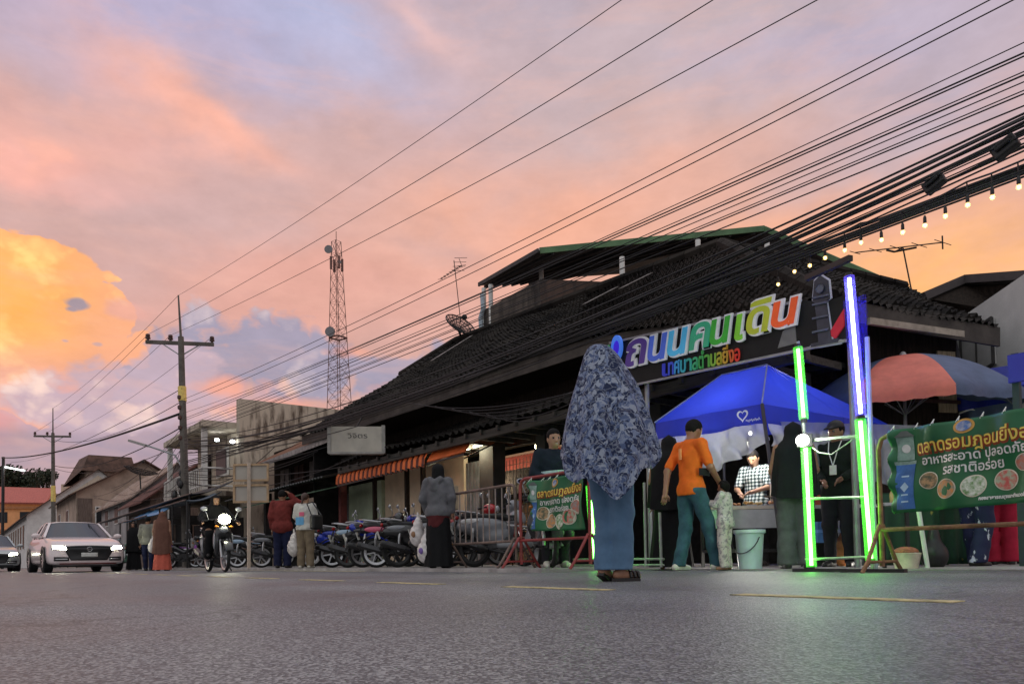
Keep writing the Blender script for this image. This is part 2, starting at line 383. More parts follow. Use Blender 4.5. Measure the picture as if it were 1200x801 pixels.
def surf(prims, k=.03, res=.015, cut=None, disp=None, pad=.05):
    lo = []; hi = []
    for pr in prims:
        if pr[0] == 'c':
            for p, r in ((pr[1], pr[3]), (pr[2], pr[4])): lo.append([x - r for x in p]); hi.append([x + r for x in p])
        else:
            h = list(pr[2]); h = [max(h)] * 3 if len(pr) > (3 if pr[0] == 'e' else 4) else h
            lo.append([x - r for x, r in zip(pr[1], h)]); hi.append([x + r for x, r in zip(pr[1], h)])
    lo = np.min(np.array(lo, float), 0) - pad; hi = np.max(np.array(hi, float), 0) + pad
    n = np.ceil((hi - lo) / res).astype(int) + 1
    ax = [lo[i] + res * np.arange(n[i]) for i in range(3)]
    P = np.stack(np.meshgrid(*ax, indexing='ij'), -1)
    D = sdf_eval(P, prims, k)
    if disp is not None: D = D - disp(P)
    if cut is not None: D = np.maximum(D, cut(P))
    ins = D < 0
    c8 = [(i, j, l) for i in (0, 1) for j in (0, 1) for l in (0, 1)]
    nx, ny, nz = n - 1
    def sl(a, o): return a[o[0]:o[0] + nx, o[1]:o[1] + ny, o[2]:o[2] + nz]
    cnt = sum(sl(ins, o).astype(int) for o in c8); act = (cnt > 0) & (cnt < 8)
    idx = -np.ones(act.shape, int); idx[act] = np.arange(act.sum())
    acc = np.zeros(act.shape + (3,)); num = np.zeros(act.shape)
    for a in c8:
        for ax_ in range(3):
            if a[ax_] == 1: continue
            b = list(a); b[ax_] = 1
            da = sl(D, a); db = sl(D, b); cr = (da < 0) != (db < 0)
            t = np.where(cr, da / np.where(cr, da - db, 1), 0)
            pt = np.zeros(act.shape + (3,)); 
            for q in range(3): pt[..., q] = a[q]
            pt[..., ax_] = t; acc += pt * cr[..., None]; num += cr
    I = np.stack(np.nonzero(act), -1); V = lo + res * (I + acc[act] / num[act][:, None])
    faces = []
    for ax_ in range(3):
        o = [0, 0, 0]; o[ax_] = 1
        A = ins[:n[0] - o[0], :n[1] - o[1], :n[2] - o[2]]; B = ins[o[0]:, o[1]:, o[2]:]
        b_, c_ = (ax_ + 1) % 3, (ax_ + 2) % 3
        e = np.stack(np.nonzero(A != B), -1)
        ok = (e[:, b_] > 0) & (e[:, c_] > 0) & (e[:, 0] < n[0] - (ax_ == 0)) & (e[:, b_] < n[b_] - 1) & (e[:, c_] < n[c_] - 1) & (e[:, ax_] < n[ax_] - 1)
        e = e[ok]; eb = np.zeros(3, int); eb[b_] = 1; ec = np.zeros(3, int); ec[c_] = 1
        q = [idx[tuple((e - x).T)] for x in (0 * eb, eb, eb + ec, ec)]
        fl = A[tuple(e.T)]
        Q = np.stack(q, -1); Q[~fl] = Q[~fl][:, ::-1]; faces.append(Q)
    Fc = np.concatenate(faces); Fc = Fc[(Fc >= 0).all(1)]
    return V, Fc
def sbuild(name, mt, prims, parent, k=.03, res=.015, cut=None, disp=None, extra=None, M=None):
    V, Fc = surf(prims, k, res, cut, disp); mb = MB()
    vs = [Vector(p) for p in V]; 
    mb.add(vs, [tuple(int(i) for i in f) for f in Fc])
    if extra: mb.add(extra.v, extra.f)
    if M: mb.v = [tuple(M @ Vector(p)) for p in mb.v]
    return mb.build(name, mt, parent, smooth=True, world=False)

# ------------------------------------------------------------------ ground, road, pavement
asph = mat('asphalt', (.085, .08, .088), rough=.62, var=.2, vscale=3, bump=.9, bscale=190)
n_, l_, b_ = mnodes(asph)
t_ = n_.new('ShaderNodeTexCoord'); vz = n_.new('ShaderNodeTexVoronoi'); vz.inputs['Scale'].default_value = 185; l_.new(t_.outputs['Object'], vz.inputs['Vector'])
g1 = n_.new('ShaderNodeTexNoise'); g1.inputs['Scale'].default_value = 320; g1.inputs['Detail'].default_value = 3; l_.new(t_.outputs['Object'], g1.inputs['Vector'])
g2 = n_.new('ShaderNodeTexNoise'); g2.inputs['Scale'].default_value = .7; g2.inputs['Detail'].default_value = 6; l_.new(t_.outputs['Object'], g2.inputs['Vector'])
sc_ = n_.new('ShaderNodeSeparateColor'); l_.new(vz.outputs['Color'], sc_.inputs[0])
ax_ = n_.new('ShaderNodeMath'); ax_.operation = 'MULTIPLY_ADD'; l_.new(g1.outputs['Fac'], ax_.inputs[0]); ax_.inputs[1].default_value = .5; l_.new(sc_.outputs[0], ax_.inputs[2])
rr = n_.new('ShaderNodeValToRGB'); l_.new(ax_.outputs[0], rr.inputs[0]); e_ = rr.color_ramp.elements
e_[0].position = .2; e_[0].color = (.05, .051, .056, 1); e_[1].position = 1.0; e_[1].color = (.12, .118, .122, 1); q_ = e_.new(1.0); q_.position = .99; 
e_[1].position = .80; e_[1].color = (.118, .121, .130, 1); e_[2].position = 1.0; e_[2].color = (.29, .295, .30, 1)
r2 = n_.new('ShaderNodeMix'); r2.data_type = 'RGBA'; r2.blend_type = 'MULTIPLY'; r2.inputs[0].default_value = 1; l_.new(rr.outputs[0], r2.inputs[6])
r3 = n_.new('ShaderNodeValToRGB'); l_.new(g2.outputs['Fac'], r3.inputs[0]); r3.color_ramp.elements[0].position = .35; r3.color_ramp.elements[0].color = (.72, .72, .74, 1); r3.color_ramp.elements[1].position = .68; r3.color_ramp.elements[1].color = (1.2, 1.2, 1.2, 1)
l_.new(r3.outputs[0], r2.inputs[7])
# dark tyre-polished bands along the lanes and thin cracks
sx = n_.new('ShaderNodeSeparateXYZ'); l_.new(t_.outputs['Object'], sx.inputs[0])
wv = n_.new('ShaderNodeMath'); wv.operation = 'SINE'; mw = n_.new('ShaderNodeMath'); mw.operation = 'MULTIPLY_ADD'; l_.new(sx.outputs[1], mw.inputs[0]); mw.inputs[1].default_value = 3.4; l_.new(g2.outputs['Fac'], mw.inputs[2]); l_.new(mw.outputs[0], wv.inputs[0])
wr_ = n_.new('ShaderNodeMapRange'); l_.new(wv.outputs[0], wr_.inputs[0]); wr_.inputs[1].default_value = -1; wr_.inputs[2].default_value = 1; wr_.inputs[3].default_value = .86; wr_.inputs[4].default_value = 1.06
vs2 = n_.new('ShaderNodeVectorMath'); vs2.operation = 'SCALE'; l_.new(r2.outputs[2], vs2.inputs[0]); l_.new(wr_.outputs[0], vs2.inputs[3])
ck = n_.new('ShaderNodeTexVoronoi'); ck.feature = 'DISTANCE_TO_EDGE'; ck.inputs['Scale'].default_value = .8; nk_ = n_.new('ShaderNodeTexNoise'); nk_.inputs['Scale'].default_value = 4; nk_.inputs['Detail'].default_value = 6; l_.new(t_.outputs['Object'], nk_.inputs['Vector'])
mk = n_.new('ShaderNodeMix'); mk.data_type = 'RGBA'; mk.inputs[0].default_value = .25; l_.new(t_.outputs['Object'], mk.inputs[6]); l_.new(nk_.outputs['Color'], mk.inputs[7]); l_.new(mk.outputs[2], ck.inputs['Vector'])
cr_ = n_.new('ShaderNodeMapRange'); l_.new(ck.outputs['Distance'], cr_.inputs[0]); cr_.inputs[1].default_value = 0; cr_.inputs[2].default_value = .012; cr_.inputs[3].default_value = .55; cr_.inputs[4].default_value = 1
vs3 = n_.new('ShaderNodeVectorMath'); vs3.operation = 'SCALE'; l_.new(vs2.outputs[0], vs3.inputs[0]); l_.new(cr_.outputs[0], vs3.inputs[3]); l_.new(vs3.outputs[0], b_.inputs['Base Color'])
rg_ = n_.new('ShaderNodeMapRange'); l_.new(g2.outputs['Fac'], rg_.inputs[0]); rg_.inputs[1].default_value = .3; rg_.inputs[2].default_value = .7; rg_.inputs[3].default_value = .40; rg_.inputs[4].default_value = .58; l_.new(rg_.outputs[0], b_.inputs['Roughness'])
bp = n_.new('ShaderNodeBump'); bp.inputs['Strength'].default_value = .45; bp.inputs['Distance'].default_value = .004
l_.new(vz.outputs['Distance'], bp.inputs['Height']); l_.new(bp.outputs[0], b_.inputs['Normal'])
conc = mat('paving_concrete', (.30, .28, .27), rough=.85, var=.3, vscale=1.5, bump=.5, bscale=60)
dirt = mat('ground_earth', (.10, .085, .07), rough=.95, var=.3, vscale=.5)
tag(MB().box2((-900, -600, -.5), (900, 900, -.012)).build('ground', dirt), kind='structure')
tag(MB().box2((-500, -7, -.3), (60, 12, 0)).build('road', asph), kind='structure')
pv = MB().box2((-330, 5.55, -.02), (-6.7, 9.4, .04)); pv.box2((-6.68, 6.9, -.02), (14, 30, .012))
tag(pv.build('pavement', conc), kind='structure')
tag(MB().box2((-330, 5.42, -.02), (-6.7, 5.545, .046)).build('kerb', mat('kerb_stone', (.36, .34, .33), var=.3, vscale=3, bump=.4)), kind='structure')
yel = mat('road_paint_yellow', (.50, .42, .22), rough=.7, var=.5, vscale=14, bump=.5, bscale=150)
lm = MB(); 
for i in range(22):
    x1 = -1.09 - i * 1.645; lm.box2((x1 - .87, 2.60, .001), (x1, 2.70, .004))
lm.box2((-60, 5.18, .001), (-11, 5.26, .004))
tag(lm.build('lane_marking', yel), kind='structure')

# ------------------------------------------------------------------ buildings
tile = mat('roof_tile_black', (.014, .012, .011), rough=.92, spec=.15, c2=(.009, .008, .0075), vscale=.9, bump=.6, bscale=25, lo=.38, hi=.72)
n_, l_, b_ = mnodes(tile); r_ = [q for q in n_ if q.type == 'VALTORGB'][0]; r_.color_ramp.elements[1].color = (.048, .041, .035, 1)
n_, l_, b_ = mnodes(tile)
tileb = mat('roof_tile_brown', (.10, .055, .04), rough=.8, var=.5, vscale=1.5, bump=.5)
wood = mat('dark_timber', (.024, .017, .013), rough=.85, spec=.2, var=.5, vscale=5, bump=.5, stretch=(6, 6, .6))
woodr = mat('reddish_timber', (.07, .032, .025), rough=.8, var=.4, vscale=5, bump=.4, stretch=(6, 6, .6))
bamboo = mat('bamboo_panel', (.42, .33, .20), rough=.8, var=.35, vscale=9, stretch=(5, 5, .4), bump=.5)
cream = mat('cream_plaster', (.62, .50, .36), rough=.85, var=.18, vscale=1.3, bump=.2)
grwall = mat('green_lit_plaster', (.36, .42, .30), rough=.8, var=.2, vscale=1.6)  # green light falling on this wall is put into its colour
grey = mat('grey_steel_sheet', (.22, .22, .22), rough=.55, metal=.3, var=.25, vscale=3)
dgrey = mat('dark_concrete', (.05, .047, .045), rough=.85, var=.35, vscale=2, bump=.4)
white = mat('white_plaster', (.66, .65, .63), rough=.85, var=.14, vscale=1.1, bump=.2)
wpaint = mat('white_paint', (.74, .73, .70), rough=.6, var=.12, vscale=4)
stain = mat('stained_concrete', (.50, .46, .40), rough=.9, c2=(.09, .06, .042), vscale=1.1, bump=.4, stretch=(2.4, 2.4, .55), lo=.33, hi=.50)
n_, l_, b_ = mnodes(stain); r_ = [q for q in n_ if q.type == 'VALTORGB'][0]; r_.color_ramp.elements[1].color = (.60, .52, .41, 1)
stain2 = mat('mouldy_concrete', (.11, .09, .075), rough=.9, c2=(.016, .013, .012), vscale=1.6, bump=.4, stretch=(2, 2, .5), lo=.36, hi=.62)
beige = mat('beige_render', (.44, .34, .27), rough=.9, var=.25, vscale=.9, bump=.2)
dark = mat('interior_shade', (.018, .016, .016), rough=.9, var=.4)  # near-black colour puts the indoor darkness into the surfaces
grn = mat('green_steel', (.10, .20, .09), rough=.6, var=.25, vscale=2)
tin = mat('dull_tin', (.12, .115, .115), rough=.6, metal=.4, var=.35, vscale=2)
rust = mat('rusty_tin', (.22, .10, .06), rough=.8, var=.45, vscale=2.2, bump=.3)
glass = mat('dark_glass', (.02, .022, .026), rough=.35, var=.2, spec=.25)
blk = mat('black_plastic', (.012, .012, .013), rough=.45, var=.3)

def tile_roof(mb, quad, waves, rows, amp=.035, step=.04):
    a, b, c, d = [Vector(p) for p in quad]           # a,b eave; c,d ridge (c above b)
    nrm = ((b - a).cross(d - a)).normalized()
    if nrm.z < 0: nrm = -nrm
    seg = 6; vs = []; nu = waves * seg
    rowsv = []
    for r in range(rows):
        rowsv += [(r / rows, step), ((r + .97) / rows, 0.0)]
    rng = random.Random(3)
    jit = [[rng.uniform(-.012, .012) + (rng.uniform(.02, .05) if rng.random() < .05 else 0) for _ in range(waves + 1)] for _ in range(rows + 1)]
    sag = [rng.uniform(-.02, .02) for _ in range(rows + 1)]
    for k, (t, off) in enumerate(rowsv):
        for i in range(nu + 1):
            s = i / nu; p = (a * (1 - s) + b * s) * (1 - t) + (d * (1 - s) + c * s) * t
            vs.append(p + nrm * (off + amp * math.cos(2 * PI * i / seg) + jit[k // 2][i // seg] + .04 * math.sin(s * 9 + t * 4)) + (d - a).normalized() * (rng.uniform(-.02, .02) if off else 0))
    n = nu + 1
    mb.add(vs, [(j * n + i, j * n + i + 1, (j + 1) * n + i + 1, (j + 1) * n + i) for j in range(len(rowsv) - 1) for i in range(nu)])
def corr(mb, quad, waves, amp=.02, seg=4):
    a, b, c, d = [Vector(p) for p in quad]; nrm = ((b - a).cross(d - a)).normalized(); nu = waves * seg; vs = []
    for t in (0, .5, 1):
        for i in range(nu + 1):
            s = i / nu; p = (a * (1 - s) + b * s) * (1 - t) + (d * (1 - s) + c * s) * t
            vs.append(p + nrm * amp * math.cos(2 * PI * i / seg))
    n = nu + 1
    mb.add(vs, [(j * n + i, j * n + i + 1, (j + 1) * n + i + 1, (j + 1) * n + i) for j in range(2) for i in range(nu)])
def wall_x(x0, x1, y, z0, z1, th=.12): return MB().box2((x0, y, z0), (x1, y + th, z1))
def XU(u, Y): return gx(u, Y).x

# --- the market hall: long black tiled roof, lower eave, terrace on top
E1 = at(398, 497, Y=8.4); Em = at(690, 397, Y=9.2); E2 = at(975, 352, Y=9.3); R1 = at(535, 400, Y=12.6); R2 = at(845, 287, Y=13.0)
E3 = at(1168, 386, X=-4.3); R3 = at(1062, 338, X=-8.2); Rm = at(690, 343, Y=12.8)
E0 = at(352, 512, Y=8.5); R0 = at(470, 440, Y=12.2)
hall = thing('market_hall', 'long old market hall with a black mouldy tiled roof and rooftop terrace behind the stalls', 'market hall', (-12, 11, 0))
mb = MB()
tile_roof(mb, (E0, E1, R1, R0), 12, 24, .026, .03); tile_roof(mb, (E1, Em, Rm, R1), 50, 27, .026, .03); tile_roof(mb, (Em, E2, R2, Rm), 32, 27, .026, .03); tile_roof(mb, (E2, E3, R3, R2), 24, 24, .026, .03)
mb.build('roof', tile, hall)
mb = MB()
for a, b in ((R0, R1), (R1, Rm), (Rm, R2), (R2, R3)):
    n = int((b - a).length / .42)
    for i in range(n):
        p = a.lerp(b, i / n); q = a.lerp(b, (i + .93) / n); mb.tube([p + Vector((0, 0, .03)), q + Vector((0, 0, .05))], [.13, .11], 7)
for a, b in ((E2, R2),):
    n = int((b - a).length / .4)
    for i in range(n):
        p = a.lerp(b, i / n); q = a.lerp(b, (i + .93) / n); mb.tube([p + Vector((0, 0, .05)), q + Vector((0, 0, .04))], [.11, .12], 7)
mb.build('ridge_tile', tile, hall)
mb = MB(); bk0, bk1, bk2 = Vector((-23, 21.5, 3.2)), Vector((-19.6, 22, 3.2)), Vector((-9, 24, 3.2))
mb.add([R0, R1, Rm, R2, R3, bk2, bk1, bk0], [(0, 1, 6, 7), (1, 2, 3, 5, 6), (3, 4, 5)]); mb.build('rear_roof', tile, hall, solid=.05)
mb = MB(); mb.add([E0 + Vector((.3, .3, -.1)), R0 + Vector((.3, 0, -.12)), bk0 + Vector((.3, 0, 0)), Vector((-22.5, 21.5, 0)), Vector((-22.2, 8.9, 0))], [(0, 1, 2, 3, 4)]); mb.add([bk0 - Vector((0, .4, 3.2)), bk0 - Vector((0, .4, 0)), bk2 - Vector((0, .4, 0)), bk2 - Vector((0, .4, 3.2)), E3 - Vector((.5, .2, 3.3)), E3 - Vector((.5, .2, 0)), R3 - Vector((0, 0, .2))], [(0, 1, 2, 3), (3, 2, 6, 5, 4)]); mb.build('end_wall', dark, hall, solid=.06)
mb = MB()
for a, b in ((E0, E1), (E1, Em), (Em, E2), (E2, E3)):
    mb.beam(a + Vector((0, .07, -.10)), b + Vector((0, .07, -.10)), .04, .28)
mb.build('fascia', mat('weathered_fascia', (.05, .042, .036), var=.5, vscale=3), hall)
mb = MB()   # upper storey wall under the eaves, and dark soffit
mb.add([E0 + Vector((0, 1.2, -.2)), E1 + Vector((0, 1.3, -.2)), Vector((E1.x, E1.y + 1.3, 2.7)), Vector((E0.x, E0.y + 1.2, 2.7))], [(0, 1, 2, 3)])
mb.add([E1 + Vector((0, 1.3, -.2)), Em + Vector((0, 1.1, -.2)), Vector((Em.x, Em.y + 1.1, 2.7)), Vector((E1.x, E1.y + 1.3, 2.7))], [(0, 1, 2, 3)])
mb.add([Em + Vector((0, 1.1, -.2)), E2 + Vector((-.5, 1.0, -.2)), Vector((E2.x - .5, E2.y + 1.0, 2.7)), Vector((Em.x, Em.y + 1.1, 2.7))], [(0, 1, 2, 3)])
mb.build('upper_wall', wood, hall, solid=.1)
mb = MB(); mb.add([E0, E1, Em, E2, E2 + Vector((-.5, 1.0, -.2)), Em + Vector((0, 1.1, -.2)), E1 + Vector((0, 1.3, -.2)), E0 + Vector((0, 1.2, -.2))], [(0, 1, 6, 7), (1, 2, 5, 6), (2, 3, 4, 5)])
mb.v = [(p[0], p[1] + .05, p[2] - .06) for p in mb.v]; mb.build('soffit', wood, hall, solid=.03)
mb = MB(); tile_roof(mb, ((-19.6, 8.5, 2.85), (-5.2, 8.5, 2.85), (-5.2, 10.1, 3.45), (-19.6, 9.7, 3.45)), 56, 6, amp=.04)
mb.build('lower_roof', tile, hall)
mb = MB(); mb.box2((-19.6, 8.56, 2.62), (-5.2, 8.66, 2.78))
for i in range(25): mb.box2((-19.4 + i * .58, 8.5, 2.70), (-19.34 + i * .58, 9.8, 2.80))
mb.build('eave_beam', mat('greyish_timber', (.05, .045, .038), var=.4, stretch=(.5, 6, 6), vscale=3), hall)
# right flank under the side eave: boards, bamboo panel
fa = Vector((E2.x - .3, E2.y + .9, 0)); fb = Vector((E3.x - .5, E3.y - .2, 0))
mb = MB(); mb.add([fa, fb, fb + Vector((0, 0, 3.35)), fa + Vector((0, 0, 3.5))], [(0, 1, 2, 3)]); mb.build('flank_wall', wood, hall, solid=.08)
mb = MB(); o_ = Vector((.07, -.03, 0)); p, q = fa.lerp(fb, .80), fa.lerp(fb, .97)
mb.slab([p + o_ + Vector((0, 0, 2.2)), q + o_ + Vector((0, 0, 2.2)), q + o_ + Vector((0, 0, 3.1)), p + o_ + Vector((0, 0, 3.1))], .03); mb.build('bamboo_screen', bamboo, hall)
mb = MB(); p, q = fa.lerp(fb, .02), fa.lerp(fb, 1.0)
for z in (2.86, 2.62, 2.38): mb.beam(p + o_ + Vector((0, 0, z)), q + o_ + Vector((0, 0, z - .03)), .03, .05)
mb.build('board_rail', woodr, hall)
mb = MB(); mb.beam(at(1018, 376, X=-5.0), at(1166, 397, X=-4.35), .05, .09); mb.build('eave_batten', mat('pale_batten', (.36, .31, .25), var=.3), hall)
# rooftop canopy with green fascia
L2 = at(562, 333, Y=13.2); L1 = at(632, 293, Y=13.2); PK = at(895, 267, X=-13); RR = at(1086, 350, X=-8); B2 = Vector((L2.x, 16.4, 9.8)); BP = Vector((-17, 19.6, 10.05)); BR = Vector((-9, 22, 6.4))
mb = MB()
for q in ((L2, L1, PK, B2), (B2, PK, BP), (PK, RR, BR, BP)): mb.slab(q, .05, (0, 0, 1))
mb.build('canopy_roof', tin, hall)
mb = MB(); mb.beam(L1 + Vector((.03, 0, -.03)), PK + Vector((.03, 0, -.03)), .06, .17); mb.beam(PK + Vector((.03, 0, -.03)), RR + Vector((.03, 0, -.03)), .06, .14); mb.build('canopy_fascia', grn, hall)
mb = MB(); mb.beam(L2 + Vector((0, -.04, -.02)), L1 + Vector((0, -.04, -.02)), .05, .12)
for t in np.linspace(.06, .96, 9): mb.beam(L1.lerp(PK, t) + Vector((0, 0, -.12)), L2.lerp(B2, t) + Vector((0, 0, -.12)), .06, .1)
mb.build('canopy_purlin', mat('dark_steel', (.05, .048, .05), rough=.6, var=.3), hall)
for (u, v, w) in ((567, 345, 385), (575, 341, 378), (634, 305, 335), (729, 310, 350), (899, 292, 322), (818, 290, 305)):
    p = at(u, v, Y=13.15) if u < 600 else at(u, v, d=at(u, v, Y=13.4).length if u < 640 else 19.6); 
    zt = p.z + (.38 if u < 650 and u > 600 else .2)
    mb = MB(); mb.tube([(p.x, p.y, p.z - 1.8), (p.x, p.y, zt)], .07, 10); mb.build('canopy_post', wpaint, hall)
mb = MB(); A = at(565, 364, Y=13.1); B = at(633, 327, Y=13.1); C = Vector((B.x + .4, 15.6, B.z + .32))
mb.slab([Vector((A.x, A.y, 6.6)), Vector((B.x, B.y, 6.6)), B, A], .15); mb.build('parapet_street', stain2, hall)
mb = MB(); mb.slab([Vector((B.x, B.y, 6.4)), Vector((C.x, C.y, 6.4)), C, B], .15); mb.build('parapet_side', mat('brown_stained_render', (.085, .05, .036), c2=(.016, .012, .010), vscale=1.5, bump=.4, stretch=(2, 2, .6), lo=.36, hi=.6), hall)
mb = MB(); mb.tube([at(565, 345, Y=13.0), at(566, 362, Y=13.0), at(563, 372, Y=13.0), at(564, 388, Y=13.0), at(566, 392, Y=13.0)], .07, 8); mb.build('drain_pipe', mat('blue_grey_pipe', (.45, .52, .58), var=.2), hall)
mb = MB(); mb.box2((-15.2, 20, 7.2), (-12.6, 20.15, 9.3)); mb.build('rear_wall', mat('brick_orange_render', (.45, .18, .09), var=.3, vscale=2, bump=.2), hall)
mb = MB()
for (u0, v0, u1, v1) in ((685, 364, 722, 343), (728, 346, 762, 327), (507, 428, 553, 398), (690, 374, 716, 359)):
    p = at(u0, v0, Y=11.2); q = at(u1, v1, Y=12.2)
    n_ = Vector((.0, -.5, .85)); w_ = Vector((.13, 0, 0)); mb.slab([p + n_ * .15, p + w_ + n_ * .15, q + w_ + n_ * .12, q + n_ * .12], .01)
mb.build('roof_patch', mat('tin_patch', (.34, .31, .29), rough=.5, metal=.3, var=.3), hall)
# ground floor of the hall
Yf = 9.9
x = [XU(u, Yf) for u in (452, 545, 574, 590, 641, 652)]
wall_x(x[0], x[1], Yf, 0.04, 2.7).build('front_wall', cream, hall)
mb = MB()
for i in range(12): mb.box2((x[1] + .1 + i * (x[2] - x[1] - .1) / 12, Yf + (.03 if i % 2 else 0), .04), (x[1] + .1 + (i + 1) * (x[2] - x[1] - .1) / 12, Yf + .08, 2.5))
mb.build('folding_door', grey, hall)
for a, b in ((x[2], x[3]), (x[4], x[5]), (-8.9, -8.6), (-6.3, -6.0)):
    MB().box2((a, Yf - .25, .03), (b, Yf + .1, 2.8)).build('pillar', dgrey, hall)
for u in (440, 478, 497): 
    X_ = XU(u, 9.2); MB().box2((X_ - .05, 9.15, .04), (X_ + .05, 9.25, 2.6)).build('timber_post', wood, hall)
wall_x(XU(413, Yf), x[0] - .02, Yf - .1, .04, 2.5).build('side_shop_wall', grwall, hall)
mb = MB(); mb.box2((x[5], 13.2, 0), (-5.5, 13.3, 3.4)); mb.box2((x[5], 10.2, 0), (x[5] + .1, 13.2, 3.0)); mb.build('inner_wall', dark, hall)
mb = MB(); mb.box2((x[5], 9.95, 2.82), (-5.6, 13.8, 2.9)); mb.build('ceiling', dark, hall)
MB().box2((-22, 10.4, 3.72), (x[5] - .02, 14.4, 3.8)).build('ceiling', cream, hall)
# lattice ceiling panel lit from inside
mb = MB()
for i in range(14):
    t = i / 13; mb.beam((x[3] - 2 + t * 4.4, 10.6, 3.30), (x[3] - 4 + t * 4.4, 13.2, 3.62), .025, .03)
    mb.beam((x[3] - 4, 10.6 + t * 2.6, 3.34 + t * .32), (x[4] + .3, 10.6 + t * 2.6, 3.34 + t * .32), .03, .03)
mb.build('ceiling_lattice', mat('pale_bamboo', (.5, .45, .34), var=.3), hall)
mb = MB(); 
for i in range(18): mb.box2((x[3] + i * .125, 10.02, .05), (x[3] + .012 + i * .125, 10.03, 2.4))
for i in range(14): mb.box2((x[3], 10.035, .2 + i * .16), (x[4], 10.045, .21 + i * .16))
mb.build('wire_mesh', mat('wire_steel', (.2, .19, .18), metal=.5), hall)

# pink-roofed kiosk inside the hall
px = XU(612, 12.8); kio = thing('indoor_kiosk', 'brightly lit kiosk with a pink ribbed roof inside the market hall', 'kiosk', (px, 12.8, 0))
mb = MB(); corr(mb, ((px - 2.2, 12.0, 2.56), (px + 1.6, 12.0, 2.56), (px + 1.6, 13.3, 3.2), (px - 2.2, 13.3, 3.2)), 26, .02); mb.build('kiosk_roof', mat('pink_tin', (.75, .22, .20), var=.12, rough=.6), kio)
MB().box2((px - 2.2, 13.4, 0), (px + 1.6, 13.5, 3.3)).build('kiosk_wall', mat('pinkish_plaster', (.72, .52, .42), var=.1), kio)
mb = MB(); mb.box2((px - 2.2, 13.85, 1.9), (px + 1.6, 12.0, 2.56)); mb.box2((px - 2.2, 12.4, .95), (px + 1.6, 12.9, 1.0)); mb.box2((px - 2.2, 12.95, 1.80), (px + 1.6, 13.3, 1.83)); mb.build('kiosk_shelf', wood, kio)
cols = [(.7, .5, .05), (.6, .08, .05), (.1, .3, .1), (.75, .65, .5), (.05, .1, .4), (.8, .75, .7)]
gm = [mat('packet_%d' % i, c, var=.2, vscale=20) for i, c in enumerate(cols)]
for i in range(15):
    a = px - 2.0 + i * .24; hgt = random.uniform(.14, .3); mm = gm[random.randrange(6)]
    mb = MB(); mb.box((a, 13.12, 1.835 + hgt / 2), (.17, .12, hgt)); mb.box((a, 13.12, 1.835 + hgt + .02), (.10, .07, .04))
    tag(mb.build('snack_packet', mm, bev=.012), 'small packaged snack standing on the shelf of the pink-roofed kiosk', 'packet', 'snack packets on the kiosk shelf')
# orange striped awning
awn = thing('striped_awning', 'curved orange awning with dark ribs over the cream shopfront', 'awning', (-16, 9, 2.3))
xa, xb = XU(399, 8.7), XU(500, 8.6); nW = 19; mb = MB(); prof = [(9.75, 3.02), (9.3, 2.95), (8.95, 2.86), (8.72, 2.70), (8.62, 2.52), (8.60, 2.33)]
seg = 8
vs = []; nu = nW * seg
for (y, z) in prof:
    for i in range(nu + 1):
        k = math.cos(2 * PI * i / seg); vs.append((xa + (xb - xa) * i / nu, y - .03 * k, z + .03 * k))
mb.add(vs, [(j * (nu + 1) + i, j * (nu + 1) + i + 1, (j + 1) * (nu + 1) + i + 1, (j + 1) * (nu + 1) + i) for j in range(len(prof) - 1) for i in range(nu)])
rs = mat('orange_awning_sheet', (.85, .17, .04), rough=.6, var=.25, vscale=2)
rd = mat('dark_awning_stripe', (.16, .035, .018), rough=.6, var=.3)
mb.mi = [1 if (i % seg) in (2, 3, 4) else 0 for j in range(len(prof) - 1) for i in range(nu)]
mb.build('ribbed_cover', [rs, rd], awn, smooth=True)
mb = MB(); xc = XU(545, 8.6); mb.slab([(xb + .02, 8.62, 2.42), (xc, 8.62, 2.46), (xc, 8.9, 2.86), (xb + .02, 8.9, 2.84)], .03); mb.slab([(xb + .02, 8.9, 2.845), (xc, 8.9, 2.865), (xc, 9.8, 3.0), (xb + .02, 9.8, 3.0)], .03)
mb.build('flat_cover', rs, awn)
mb = MB(); mb.beam((xa, 8.63, 2.30), (xc, 8.63, 2.40), .04, .04)
for X_ in (xa + .1, xb, xc - .05): mb.beam((X_, 8.65, 2.32), (X_, 9.85, 2.9), .03, .03)
mb.build('awning_frame', blk, awn)
# hand-lettered light box
Ds = (at(418, 515, Y=7.9) - CP).dot(fwd); cs_ = at(418, 515, d=Ds); sw_ = 58 / F * Ds; sh_ = 30 / F * Ds; ra_ = math.atan2(Rh.y, Rh.x) + .10
sb = thing('light_box_sign', 'blank-looking white box sign with a little faded lettering under the dark eave', 'sign', (cs_.x, cs_.y, cs_.z - sh_ / 2))
sx_ = Vector((math.cos(ra_), math.sin(ra_), 0)); sn_ = Vector((sx_.y, -sx_.x, 0))
MB().box(cs_, (sw_, .16, sh_), rz=ra_).build('sign_face', mat('aged_white_acrylic', (.56, .52, .44), rough=.5, var=.14, vscale=2), sb)
mb = MB()
for k in (-1, 1): mb.box(cs_ + sx_ * (k * (sw_ / 2 + .045)), (.085, .2, sh_ + .06), rz=ra_)
mb.box(cs_ - Vector((0, 0, sh_ / 2 + .02)), (sw_ + .1, .19, .05), rz=ra_); mb.build('sign_frame', mat('grey_sign_frame', (.4, .38, .35), var=.2), sb)
mb = MB(); mb.tube([cs_ + Vector((0, 0, sh_ / 2)), cs_ + Vector((0, .2, sh_ / 2 + .35))], .02, 6); mb.build('bracket', blk, sb)
text_mesh('วิจิตร', .17, cs_ + sn_ * .085 + sx_ * (-.22) + Vector((0, 0, .03)), sx_, (0, 0, 1), sn_, width=sw_ * .4).build('lettering', blk, sb)

